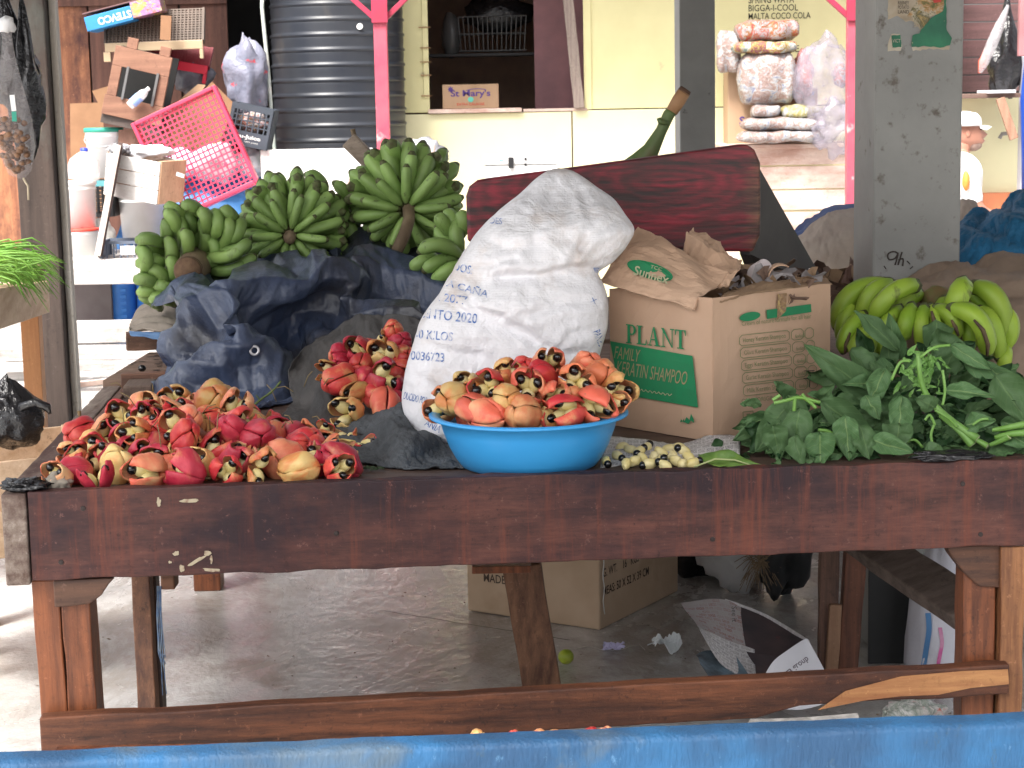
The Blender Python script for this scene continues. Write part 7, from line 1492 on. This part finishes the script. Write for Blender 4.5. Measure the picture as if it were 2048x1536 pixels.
# --- wide heap at the left of the table
def heap_h(a, b): return .035*exp(-((a-.28)/.18)**2-((b-.55)/.25)**2)
VW = ['open']*5+['half']*6+['closed']*10+['torn']*3+['husk']*2+['wide']*2+['split']*5
CW = ['red']*9+['crimson']*7+['tan']*4+['yellow']*3+['salmon']*5+['orange']*2+['brown']*1
rowsb = [.08, .145, .22, .3, .385, .48, .58, .69, .8]
for ri, b in enumerate(rowsb):
    amax = (.635, .635, .62, .6, .55, .49, .42, .35, .28)[ri]; amin = (.055, .06, .06, .06, .07, .08, .09, .1, .13, .18, .22)[ri]
    n = int((amax-amin)/.073)+1
    for i in range(n):
        a = lerp(amin, amax, (i+.5*(ri % 2)*.6)/max(1, n-1) if i < n-1 else 1)+R.uniform(-.012, .012); bb = b+R.uniform(-.014, .014); hh = heap_h(a, bb)
        s = R.uniform(.86, 1.12)*(.95 if ri > 5 else 1)
        d = V((R.uniform(-.9, .9), R.uniform(-1.2, .1), R.uniform(-.1, 1)))
        ackee(T(a, bb, BED+.032*s+hh), d, R.choice(VW), R.choice(CW), s, None, 'row%d' % ri)
for k in range(15):   # second layer
    a = R.uniform(.12, .5); b = R.uniform(.15, .6)
    if a > .72-.3*b: a *= .7
    ackee(T(a, b, BED+.075+heap_h(a, b)+R.uniform(-.01, .005)), V((R.uniform(-.7, .7), -1, R.uniform(0, .8))), R.choice(VW), R.choice(CW), R.uniform(.85, 1.08), None, 'top')
for a in ((350, 800, 4.55, 36, 'open', 'tan', -.05, .3), (395, 808, 4.5, 28, 'half', 'orange', .2, .3), (432, 806, 4.5, 28, 'closed', 'red', .5, .8), (385, 842, 4.4, 30, 'half', 'salmon', -.3, .4), (325, 850, 4.38, 30, 'wide', 'tan', -.1, -.2), (168, 868, 4.25, 42, 'closed', 'red', -.6, .1), (250, 838, 4.45, 32, 'closed', 'red', -.7, .2), (283, 822, 4.5, 28, 'closed', 'red', .5, .4),
    (205, 922, 3.98, 33, 'wide', 'tan', .1, .4), (365, 905, 4.05, 34, 'open', 'yellow', .3, .4), (410, 908, 4.04, 38, 'open', 'orange', .45, .3), (492, 880, 4.14, 38, 'split', 'red', .2, .7), (478, 935, 3.95, 42, 'split', 'crimson', .6, .4), (268, 880, 4.18, 36, 'closed', 'red', .2, .6), (545, 905, 4.1, 38, 'closed', 'crimson', .3, .2), (625, 905, 4.08, 36, 'closed', 'red', .4, .6), (605, 945, 3.93, 38, 'half', 'yellow', .1, .3), (668, 935, 3.98, 36, 'closed', 'red', .6, -.3), (345, 945, 3.92, 38, 'closed', 'salmon', -.4, .3), (470, 850, 4.28, 34, 'half', 'salmon', -.3, .3), (520, 850, 4.3, 32, 'husk', 'red', .3, .5), (590, 880, 4.2, 36, 'closed', 'crimson', -.3, .4), (645, 868, 4.26, 26, 'husk', 'red', 0, .6), (145, 915, 4.0, 30, 'half', 'orange', -.3, .4)):
    apx(*a, grp='top')
for k, (u, rp, c_) in enumerate(((1180, 20, 'red'), (1210, 22, 'salmon'), (1025, 16, 'red'), (1075, 16, 'orange'), (1110, 14, 'yellow'), (955, 14, 'yellow'), (1150, 16, 'crimson'))):
    apx(u, 1478, 3.22, rp+6, 'closed', c_, .3, .6, grp='blue')
ORD = ['leftmost', 'second', 'third', 'fourth', 'fifth', 'sixth', 'seventh', 'eighth', 'ninth', 'tenth', 'eleventh', 'twelfth', 'thirteenth', 'fourteenth', 'fifteenth', 'sixteenth', 'seventeenth', 'eighteenth', 'nineteenth', 'twentieth']
def nth(i): return ORD[i] if i < 20 else ORD[19]+'-plus-'+ORD[i-20]
def ordn(i):
    if i == 0: return 'leftmost'
    n = i+1; w1 = ['', 'first', 'second', 'third', 'fourth', 'fifth', 'sixth', 'seventh', 'eighth', 'ninth']
    if n < 20: return ORD[i]+' from left'
    tens = {2: 'twent', 3: 'thirt', 4: 'fort', 5: 'fift'}[n//10]
    return (tens+'ieth' if n % 10 == 0 else tens+'y-'+w1[n % 10])+' from left'
STATE = {'open': 'open', 'wide': 'wide-open', 'half': 'part-open', 'closed': 'closed', 'split': 'split', 'torn': 'torn', 'husk': 'gaping'}
GN = {'basin': ('in the blue basin', 'ackee heaped in the blue basin'), 'middle': ('in the heap on dark cloth', 'ackee heaped on the dark cloth'), 'top': ('lying on top of the left heap', 'ackee heaped at the left of the table'), 'blue': ('behind the blue stall edge', 'ackee behind the blue stall edge')}
RN = ['front', 'second', 'third', 'fourth', 'fifth', 'sixth', 'seventh', 'eighth', 'ninth', 'tenth', 'hindmost']
for g_ in sorted({a[4] for a in ACKS}):
    L_ = sorted([a for a in ACKS if a[4] == g_], key=lambda a: a[1].x/a[1].y)
    for i, (o, c, var, colr, _) in enumerate(L_):
        where, grp = GN[g_] if g_ in GN else ('in the %s row of the left heap' % RN[int(g_[3:])], 'ackee heaped at the left of the table')
        o['label'] = '%s %s ackee %s, %s' % (STATE[var], colr, where, ordn(i)); o['group'] = grp
# shelled arils by the basin
cnt = 0; ARL = []
for (u, v, Y, sd_, fz) in ((1213, 934, 4.0, 1, 0), (1236, 920, 4.06, 1, .4), (1262, 912, 4.12, 0, 1), (1292, 900, 4.14, 1, 2), (1308, 912, 4.04, 1, 3), (1284, 924, 4.02, 1, 4), (1300, 934, 3.96, 1, 5), (1322, 926, 4.0, 1, 0), (1338, 904, 4.12, 0, 1), (1356, 898, 4.14, 0, 2), (1352, 926, 3.99, 0, .6), (1378, 920, 4.02, 1, 1.2), (1386, 934, 3.96, 1, 2), (1252, 934, 3.97, 0, 3), (1330, 938, 3.94, 1, 4), (1268, 930, 3.99, 1, 5), (1322, 906, 4.08, 1, 1), (1345, 912, 4.05, 0, 3), (1245, 906, 4.16, 0, 2), (1368, 908, 4.1, 1, 5), (1365, 936, 3.95, 0, 0), (1278, 908, 4.1, 1, 2.5)):
    t = thing('shelled_aril', 'x', 'ackee aril', (0, 0, 0), 'shelled yellow ackee arils on newspaper beside the basin')
    def fn(a_, b_): a = 2*pi*a_; b = pi*(b_-.5); p = V((cos(a)*cos(b)*.011, sin(a)*cos(b)*.0115, sin(b)*.0175)); return p*(1+.2*noise.noise(p*70+V((u, v, 0)))-.2*exp(-(sin(a)/.3)**2)*(cos(a) > 0))
    q = MB().grid(fn, 14, 10, closeu=True).build('aril', ARI, t, smooth=True)
    if sd_: MB().ell((0, 0, .0165), (.0088, .009, .0082), 14, 8).build('seed', SEED, q, smooth=True)
    c = P(u, v, Y); c.z = max(c.z, BED+.012); t.location = c; t.rotation_euler = (R.uniform(.6, 1.9)+.3, R.uniform(-.7, .7), fz); ARL.append((t, c, sd_))
for i, (t, c, s) in enumerate(sorted(ARL, key=lambda a: a[1].x)): t['label'] = 'yellow ackee aril %s seed on the newspaper, %s' % ('with black' if s else 'without', ordn(i))
o = MB().ell((0, 0, 0), (.012, .011, .01), 14, 10, M=Matrix.Translation(P(284, 736, 5.45).to_tuple()[:2]+(pz0+.012,))).build('ackee_seed', SEED, smooth=True); tag(o, 'single black ackee seed lying on the wormy rear plank', 'seed')
# newspaper, leaf, scraps
def table_paper(name, label, rows, mat, amp, cat):
    o = clothgrid(rows, 40, 16, lambda p, u, v: amp*(fbm((u*4, v*3, 1), 1, 3)+.3)); 
    for f in range(len(o.f)): pass
    n = 40
    for j in range(16):
        for i in range(n): o.uv[j*n+i] = [(i/n*2.4, j/16), ((i+1)/n*2.4, j/16), ((i+1)/n*2.4, (j+1)/16), (i/n*2.4, (j+1)/16)]
    return tag(o.build(name, mat, smooth=True, solid=.0006), label, cat)
def Y_(v, z=BED): return Pz(1300, v, z).y
table_paper('newspaper', 'newspaper sheet under the yellow arils beside the basin', [[(1215, 872, 4.28), (1290, 880, 4.26), (1360, 886, 4.25), (1420, 872, 4.27), (1480, 872, 4.26)], [(1205, 905, 4.13), (1290, 905, 4.13), (1360, 903, 4.13), (1420, 897, 4.14), (1480, 890, 4.16)], [(1200, 944, 3.97), (1290, 942, 3.97), (1360, 940, 3.97), (1420, 938, 3.97), (1480, 930, 3.98)]], NP1, .006, 'newspaper')
def leafmat(name, cs, back, vn):
 LEAFM, nt, bs = newmat(name); tc = nt.nodes.new('ShaderNodeTexCoord'); sp = nt.nodes.new('ShaderNodeSeparateXYZ'); nt.links.new(tc.outputs['UV'], sp.inputs[0])
 vabs = math_(nt, 'ABSOLUTE', math_(nt, 'SUBTRACT', sp.outputs['Y'], .5)); mid = ramp(nt, vabs, [(.012, 1.0), (.035, 0.0)])
 sv_ = math_(nt, 'ABSOLUTE', math_(nt, 'SINE', math_(nt, 'MULTIPLY', math_(nt, 'SUBTRACT', sp.outputs['X'], math_(nt, 'MULTIPLY', vabs, .55)), 25))); vein = ramp(nt, sv_, [(.04, .55), (.16, 0.0)])
 vv = math_(nt, 'MAXIMUM', mid, vein); co = coords(nt, (1, 1, 1)); base = ramp(nt, nz(nt, co, 7, 4), [(.32, cs[0]), (.5, cs[1]), (.7, cs[2])])
 gi = nt.nodes.new('ShaderNodeNewGeometry'); base = mix(nt, gi.outputs['Backfacing'], base, back); nt.links.new(mix(nt, vv, base, vn), bs.inputs['Base Color'])
 bs.inputs['Roughness'].default_value = .5; bs.inputs['Specular IOR Level'].default_value = .22; bump(nt, bs, math_(nt, 'SUBTRACT', nz(nt, co, 60, 4), vv), .4, .002)
 return LEAFM
LEAFS = [leafmat('callaloo_leaf', ((.016, .06, .022), (.034, .1, .034), (.07, .16, .055)), (.08, .15, .06), (.12, .2, .08)), leafmat('callaloo_leaf_dark', ((.008, .034, .013), (.015, .052, .018), (.03, .085, .028)), (.025, .065, .022), (.04, .085, .03)), leafmat('callaloo_leaf_pale', ((.045, .13, .045), (.075, .18, .065), (.12, .25, .08)), (.09, .18, .07), (.2, .3, .12))]
YLEAF = plain('banana_leaf_scrap', (.16, .27, .05), .5, (.1, .19, .04), scale=20, stretch=(1, 4, 1))
def leaf(mb, B0, T0, wd, n, curl=.15, fold=.3, wav=.16, sd_=0, mi=0, holes=0):
    B0, T0 = V(B0), V(T0); ax = T0-B0; L = ax.length; d = ax.normalized(); n = (V(n)-d*V(n).dot(d)).normalized(); s = d.cross(n)
    def fn(u, v):
        q = 2*v-1; prof = (sin(pi*min(1, u**.75))**.8)*(1-.25*u) if 0 < u < 1 else 0
        x = q*wd*.5*prof; tw = .5*sin(sd_*1.7)*u*q*wd*.5*prof; h = tw-curl*L*(u*u)*(1+sin(sd_*3.1))+(abs(q)*fold*(1.2+sin(sd_*5.3))*wd*prof*.5)+wav*1.8*wd*.5*sin(u*9+sd_*2+q*1.5)*abs(q)*prof+.26*wd*noise.noise(V((u*4, q*2.5, sd_)))+.05*wd*noise.noise(V((u*11, q*6, sd_)))
        return B0+d*(L*u*(1-.1*curl))+s*x+n*h
    return mb.grid(fn, 12, 8, mi, uv=True)
STEM = plain('pale_green_stem', (.14, .3, .05), .4, (.2, .38, .1), scale=20, bmp=.1); CUT = plain('cut_stem_end', (.4, .46, .24), .6)
def camn(k=1.1): return V((R.uniform(-k, k), -1, R.uniform(-.5, 1.4)))
# bunch one (left, small leaves)
g1 = thing('greens_bunch', 'smaller bunch of dark callaloo leaves in front of the cardboard box', 'leafy greens', V((P(1600, 850, 4.1).x, 4.15, BED)), 'bunches of callaloo greens on the table')
mb = MB()
for k in range(150):
    u = R.gauss(1605, 52); v = R.gauss(868, 34)
    if v > 925 or v < 792: continue
    Y = 4.28-.26*(v-790)/140+R.uniform(-.05, .05); b = P(u, v, Y); a = math.atan2(v-850, u-1600)+R.uniform(-.9, .9); L = R.uniform(.035, .08)
    t_ = b+V((cos(a)*L, R.uniform(-.4, .1)*L, -sin(a)*L*.8-.25*L)); t_.z = max(t_.z, BED+.01); leaf(mb, b, t_, L*R.uniform(.55, .75), camn(), R.uniform(0, .3), sd_=k, mi=R.choice((0, 0, 1, 1, 2)))
for (b, t_, w_, Y) in (((1640, 800), (1770, 895), 52, 4.12), ((1690, 830), (1700, 925), 50, 4.03), ((1580, 805), (1520, 880), 52, 4.1), ((1600, 815), (1585, 905), 60, 4.05), ((1640, 865), (1640, 935), 60, 4.0), ((1575, 790), (1622, 862), 40, 4.1), ((1560, 840), (1510, 905), 50, 4.08), ((1590, 870), (1600, 930), 36, 4.0), ((1545, 850), (1560, 915), 50, 4.04), ((1720, 850), (1740, 920), 46, 4.02), ((1640, 800), (1664, 770), 26, 4.15), ((1570, 800), (1550, 762), 40, 4.2)):
    leaf(mb, P(*b, Y+.02), P(*t_, Y-.02), w_/FPX*Y*1.2, (R.uniform(-.6, .6), -1, R.uniform(-.1, 1)), .14, sd_=b[0], mi=R.choice((0, 0, 2)))
mb.build('leaves', LEAFS, g1, smooth=True)
mb = MB()
for pts in (((1548, 806), (1575, 800), (1600, 795), (1640, 805)), ((1604, 788), (1614, 800), (1622, 806), (1632, 816)), ((1545, 800), (1560, 790)), ((1636, 860), (1655, 862), (1672, 874), (1668, 892), (1652, 888)), ((1590, 795), (1588, 822))):
    q = [P(u, v, 4.06) for u, v in pts]; mb.tube([cr(q, i/10) for i in range(11)], .004, 7)
mb.build('stems', STEM, g1, smooth=True)
# bunch two (right, big)
g2 = thing('greens_bunch', 'large spreading bunch of callaloo with thick pale stems at the right end', 'leafy greens', V((P(1880, 850, 4.1).x, 4.25, BED)), 'bunches of callaloo greens on the table')
mb = MB()
for k in range(400):
    u = R.gauss(1870, 105); v = R.gauss(835, 55)
    if v > 915 or v < 690 or u < 1665: continue
    if v < 740 and not 1720 < u < 2060: continue
    Y = 4.5-.42*(v-690)/225+R.uniform(-.05, .06); b = P(u, v, Y); a = math.atan2(v-800, u-1850)+R.uniform(-1.1, 1.1); L = R.uniform(.035, .09)
    t_ = b+V((cos(a)*L, R.uniform(-.4, .1)*L, -sin(a)*L*.8-.1*L)); t_.z = max(t_.z, BED+.012); leaf(mb, b, t_, L*R.uniform(.5, .7), camn(), R.uniform(0, .3), sd_=k, mi=R.choice((0, 0, 1, 1, 2)))
for (b, t_, w_, Y) in (((1765, 800), (1612, 695), 62, 4.25), ((1795, 700), (1722, 618), 44, 4.4), ((1800, 720), (1775, 640), 40, 4.45), ((1772, 735), (1740, 800), 50, 4.2), ((1730, 790), (1760, 830), 40, 4.15), ((1800, 850), (1788, 905), 60, 4.05), ((1800, 790), (1802, 880), 52, 4.08), ((1860, 690), (1925, 690), 70, 4.4), ((1872, 640), (1880, 700), 60, 4.45), ((1900, 690), (1985, 740), 34, 4.2), ((1890, 745), (1910, 690), 50, 4.3),
    ((1890, 780), (1985, 785), 34, 4.1), ((1920, 720), (2070, 770), 62, 4.22), ((1990, 750), (2060, 850), 70, 4.15), ((1960, 760), (2060, 810), 60, 4.18), ((1760, 770), (1700, 760), 40, 4.25), ((1870, 815), (1830, 795), 36, 4.02), ((1740, 880), (1830, 905), 44, 4.0), ((1850, 900), (1890, 905), 40, 3.98), ((1700, 700), (1780, 790), 60, 4.3), ((1850, 740), (1800, 790), 50, 4.2), ((1930, 850), (1990, 840), 40, 4.05), ((2000, 860), (2060, 890), 44, 4.02)):
    leaf(mb, P(*b, Y+.03), P(*t_, Y-.02), w_/FPX*Y*1.15, (R.uniform(-.6, .6), -1, R.uniform(-.1, 1)), .14, sd_=b[0]+b[1], mi=R.choice((0, 0, 2)))
mb.build('leaves', LEAFS, g2, smooth=True)
mb = MB()
for k in range(60):      # pale young tips along the main stem
    u = R.gauss(1845, 20); v = R.uniform(695, 800); Y = 4.18; b = P(u, v, Y); a = R.uniform(0, 6.28); L = R.uniform(.012, .035); leaf(mb, b, b+V((cos(a)*L, -.01, sin(a)*L)), L*.45, camn(), .1, sd_=k)
mb.build('young_leaves', plain('young_leaf_green', (.13, .3, .06), .45, (.2, .38, .1), scale=30), g2, smooth=True)
for pts, r_ in ((((1836, 705), (1842, 760), (1860, 800), (1900, 840), (1955, 878)), .0095), (((1880, 830), (1920, 862), (1945, 890)), .0105), (((1900, 850), (1945, 875), (1975, 892)), .007), (((1985, 860), (2010, 856), (2060, 846)), .008), (((1990, 875), (2020, 868), (2075, 864)), .009), (((1980, 890), (2000, 882), (2018, 872)), .008)):
    q = [P(u, v, 4.12-.0016*(u-1836)*.35) for u, v in pts]; mb = MB().tube([cr(q, i/14) for i in range(15)], [r_*(.5+.5*i/14) for i in range(15)], 12); s_ = mb.build('stem', STEM, g2, smooth=True)
    e = cr(q, 1); d_ = (cr(q, 1)-cr(q, .95)).normalized(); MB().tube([e-d_*.0005, e+d_*.001], [r_*.97, r_*.9], 12).build('cut_end', CUT, s_, smooth=True)
for pts in (((1783, 760), (1800, 725), (1820, 722)), ((1840, 715), (1868, 695), (1900, 690)), ((1870, 820), (1895, 835), (1915, 855)), ((1885, 740), (1890, 780), (1885, 810)), ((1850, 840), (1860, 830), (1870, 850)), ((1945, 850), (1965, 838), (1990, 840)), ((1800, 905), (1812, 885), (1830, 880), (1845, 895)), ((1868, 850), (1862, 870), (1866, 890))):
    q = [P(u, v, 4.05) for u, v in pts]; MB().tube([cr(q, i/10) for i in range(11)], .0032, 7).build('tendril', STEM, g2, smooth=True)
mb = MB(); leaf(mb, P(1398, 912, 4.02), P(1524, 934, 3.93), .055, (0, -1, 1.2), .0, .1, .05); tag(mb.build('leaf_scrap', YLEAF, smooth=True, solid=.001), 'torn yellow-green leaf piece lying right of the arils', 'leaf')
mb = MB(); mb.tube([P(1388, 934, 3.95), P(1430, 918, 3.97), P(1470, 920, 3.96), P(1520, 936, 3.93)], [.0018, .0025, .002, .001], 6); tag(mb.build('leaf_rib', plain('leaf_rib', (.4, .45, .2), .5), smooth=True), 'pale rib of the torn leaf beside the arils', 'leaf rib')
bag('black_plastic', 'crumpled black plastic under the cut green stems', 'plastic', P(1900, 912, 3.93), (.075, .03, .012), BLACK_BAG, .5, seed=91)
bag('black_plastic', 'scrap of shiny black plastic on the left front corner of the table', 'plastic', T(-.01, .035, TOP+.008), (.036, .03, .011), BLACK_BAG, .8, seed=92, creases=.3)
bag('grey_paper', 'small grey crumpled paper by the black scrap on the table corner', 'paper', T(.055, .06, BED+.02), (.025, .02, .02), plain('dull_paper', (.25, .22, .18), .9), .5, seed=93)
mb = MB(); q = [P(u, v, 4.62) for u, v in ((500, 818), (520, 800), (545, 782), (562, 762))]; mb.tube([cr(q, i/8) for i in range(9)], [.004, .0035, .003, .003, .0025, .0035, .002, .003, .002], 7); mb.tube([P(520, 800, 4.62), P(512, 790, 4.62)], .0018, 5); tag(mb.build('green_twig', plain('twig_green', (.1, .14, .04), .7), smooth=True), 'green twig standing out of the left heap before the tarpaulin', 'twig')
mb = MB()
for k in range(24):
    s = T(R.uniform(.08, .6), R.uniform(.05, .7), BED+.1+R.uniform(-.02, .03)); d_ = V((R.uniform(-1, 1), R.uniform(-.4, .2), R.uniform(-.2, .6))).normalized()*R.uniform(.02, .05); mb.tube([s, s+d_*.5+V((0, 0, .008)), s+d_], .0012, 5)
tag(mb.build('dry_stalks', plain('dry_stalk', (.2, .15, .07), .8), smooth=True), 'thin dry stalks tangled through the left ackee heap', 'stalks', kind='stuff')
mb = MB(); mb.tube([P(140, 850, 4.3), P(160, 835, 4.35), P(158, 822, 4.35)], [.0045, .003, .005], 7); tag(mb.build('twig', STM, smooth=True), 'brown stem end beside the big bruised red ackee at the left rail', 'stem')
mb = MB()
for k in range(14):
    s = P(R.uniform(708, 765), R.uniform(930, 948), 4.0); s.z = BED+.006; leaf(mb, s, s+V((R.uniform(-.03, .03), R.uniform(-.02, .02), .004)), .008, (0, -.3, 1), sd_=k)
tag(mb.build('leaf_bits', plain('dark_leaf_bits', (.03, .05, .02), .6), smooth=True), 'few dark leaf scraps on the table bed left of the basin', 'leaf scraps', kind='stuff')
# ================= person =================
def skinned(name, verts, edges, mat, par, sub=2, root=0):
    me = bpy.data.meshes.new(name); off = root_off(par); me.from_pydata([V(v[:3])-off for v in verts], edges, []); me.materials.append(mat); o = bpy.data.objects.new(name, me); C.objects.link(o); o.parent = par
    md = o.modifiers.new('skin', 'SKIN'); me.skin_vertices[0].data
    for i, v in enumerate(verts):
        sv2 = me.skin_vertices[0].data[i]; sv2.radius = (v[3], v[4] if len(v) > 4 else v[3]); sv2.use_root = (i == root)
    md.use_smooth_shade = True; s2 = o.modifiers.new('sub', 'SUBSURF'); s2.levels = sub; s2.render_levels = sub
    return o
pe = P(1942, 262, 11.9); hx, hz, py = pe.x-.03, pe.z, 11.9
SK_ = plain('skin', (.42, .2, .14), .5, (.36, .16, .11)); SHIRT = plain('white_shirt', (.8, .8, .8), .8, (.74, .74, .74))
pn = thing('person', 'seated person in a white cap and white shirt, in profile facing right behind the pillar', 'person', (hx-.05, py, 0))
zz = hz-.62
vs = [(hx-.08, py, zz-.06, .15, .13), (hx-.07, py, zz+.12, .14, .12), (hx-.06, py, zz+.3, .15, .13), (hx-.05, py, zz+.42, .12, .1), (hx-.03, py, hz-.12, .055), (hx-.01, py, hz-.04, .07),
      (hx-.05, py-.19, zz+.4, .06), (hx+.02, py-.24, zz+.14, .046), (hx+.24, py-.22, zz+.04, .036), (hx+.33, py-.21, zz+.05, .024),
      (hx-.05, py+.19, zz+.4, .06), (hx+.02, py+.24, zz+.14, .046), (hx+.24, py+.22, zz+.04, .036), (hx+.33, py+.21, zz+.05, .024),
      (hx-.02, py-.1, zz-.08, .09), (hx+.4, py-.12, zz-.05, .075), (hx+.44, py-.12, .1, .045), (hx+.56, py-.12, .05, .035),
      (hx-.02, py+.1, zz-.08, .09), (hx+.4, py+.12, zz-.05, .075), (hx+.44, py+.12, .1, .045), (hx+.56, py+.12, .05, .035)]
ed_ = [(0, 1), (1, 2), (2, 3), (3, 4), (4, 5), (3, 6), (6, 7), (7, 8), (8, 9), (3, 10), (10, 11), (11, 12), (12, 13), (0, 14), (14, 15), (15, 16), (16, 17), (0, 18), (18, 19), (19, 20), (20, 21)]
skinned('body', vs, ed_, SK_, pn)
def headfn(u, v):
    a = 2*pi*u; b = pi*(v-.5); p = V((cos(a)*cos(b)*.098, sin(a)*cos(b)*.074, sin(b)*.118)); fx = cos(a)*cos(b)
    if fx > .4 and p.z < 0: p.x += .012*sm(.4, 1, fx); 
    if p.z < -.04: p.x += .012; p.y *= 1-.35*sm(-.04, -.118, p.z)
    nose = exp(-((sin(a)*cos(b))/.16)**2)*exp(-((p.z+.008)/.022)**2)*(fx > .5); p.x += .026*nose
    p.x -= .008*exp(-((p.z-.028)/.014)**2)*(fx > .5); lip = exp(-((p.z+.056)/.009)**2)*(fx > .6); p.x += .007*lip
    return V((hx, py, hz-.01))+p
MB().grid(headfn, 36, 28, closeu=True).build('head', SK_, pn, smooth=True)
MB().ell((hx-.005, py-.074, hz-.012), (.016, .008, .026), 10, 8).build('ear', SK_, pn, smooth=True)
for s in (-1, 1): MB().ell((hx+.084, py+s*.03, hz+.012), (.01, .012, .008), 10, 6).build('eye', plain('eye', (.05, .04, .04), .3), pn, smooth=True)
MB().ell((hx+.045, py, hz-.085), (.055, .05, .04), 14, 10, wob=.1).build('beard', plain('grey_beard', (.34, .24, .2), .9, (.25, .17, .14), scale=60), pn, smooth=True)
mb = MB().lathe([(.104, 0), (.106, .02), (.1, .05), (.075, .078), (.02, .09), (.001, .091)], 28, (hx-.012, py, hz+.032)); mb.grid(lambda u, v: V((hx+.07+v*.085*cos((u-.5)*2.2), py+(u-.5)*.16, hz+.036-.012*v-.02*(abs(u-.5)*2)**2)), 10, 4); mb.build('cap', SHIRT, pn, smooth=True, solid=.003)
vs2 = [(a[0], a[1], a[2], a[3]*1.3, (a[4] if len(a) > 4 else a[3])*1.35) for a in vs]
skinned('shirt', [vs2[0], vs2[1], vs2[2], vs2[3], (hx-.03, py, hz-.115, .08), vs2[6], (hx+.01, py-.235, zz+.15, .065), vs2[10], (hx+.01, py+.235, zz+.15, .065)], [(0, 1), (1, 2), (2, 3), (3, 4), (3, 5), (5, 6), (3, 7), (7, 8)], SHIRT, pn)
skinned('trousers', [(vs[0][0], py, vs[0][2], .165, .14), *[(a[0], a[1], a[2], a[3]*1.22) for a in vs[14:17]], *[(a[0], a[1], a[2], a[3]*1.22) for a in vs[18:21]]], [(0, 1), (1, 2), (2, 3), (0, 4), (4, 5), (5, 6)], plain('tan_trousers', (.3, .22, .14), .85), pn)
for s in (-1, 1):
    MB().ell((hx+.375, py+s*.215, zz+.05), (.045, .032, .016), 12, 8).build('hand', SK_, pn, smooth=True)
    mb = MB()
    for f in range(4): mb.tube([(hx+.4, py+s*.215+(f-1.5)*.015, zz+.053), (hx+.435, py+s*.215+(f-1.5)*.016, zz+.05), (hx+.455+.006*(f in (1, 2)), py+s*.215+(f-1.5)*.016, zz+.03)], [.0085, .008, .006], 8)
    mb.tube([(hx+.36, py+s*.19, zz+.05), (hx+.385, py+s*.172, zz+.045), (hx+.405, py+s*.168, zz+.035)], [.01, .009, .007], 8); mb.build('fingers', SK_, pn, smooth=True)
tag(MB().box(hx-.25, hx+.2, py-.25, py+.25, 0, zz-.13).build('seat_crate', LW, bevel=.01), 'wooden crate the man in the white cap is sitting on', 'crate')
tag(MB().ell(P(1932, 362, 11.6), (.025, .03, .06), 12, 8, wob=.2).build('orange_cup', plain('orange_plastic', (.65, .25, .05), .5), smooth=True), 'small orange thing held against the white shirt beside the pillar', 'cup')
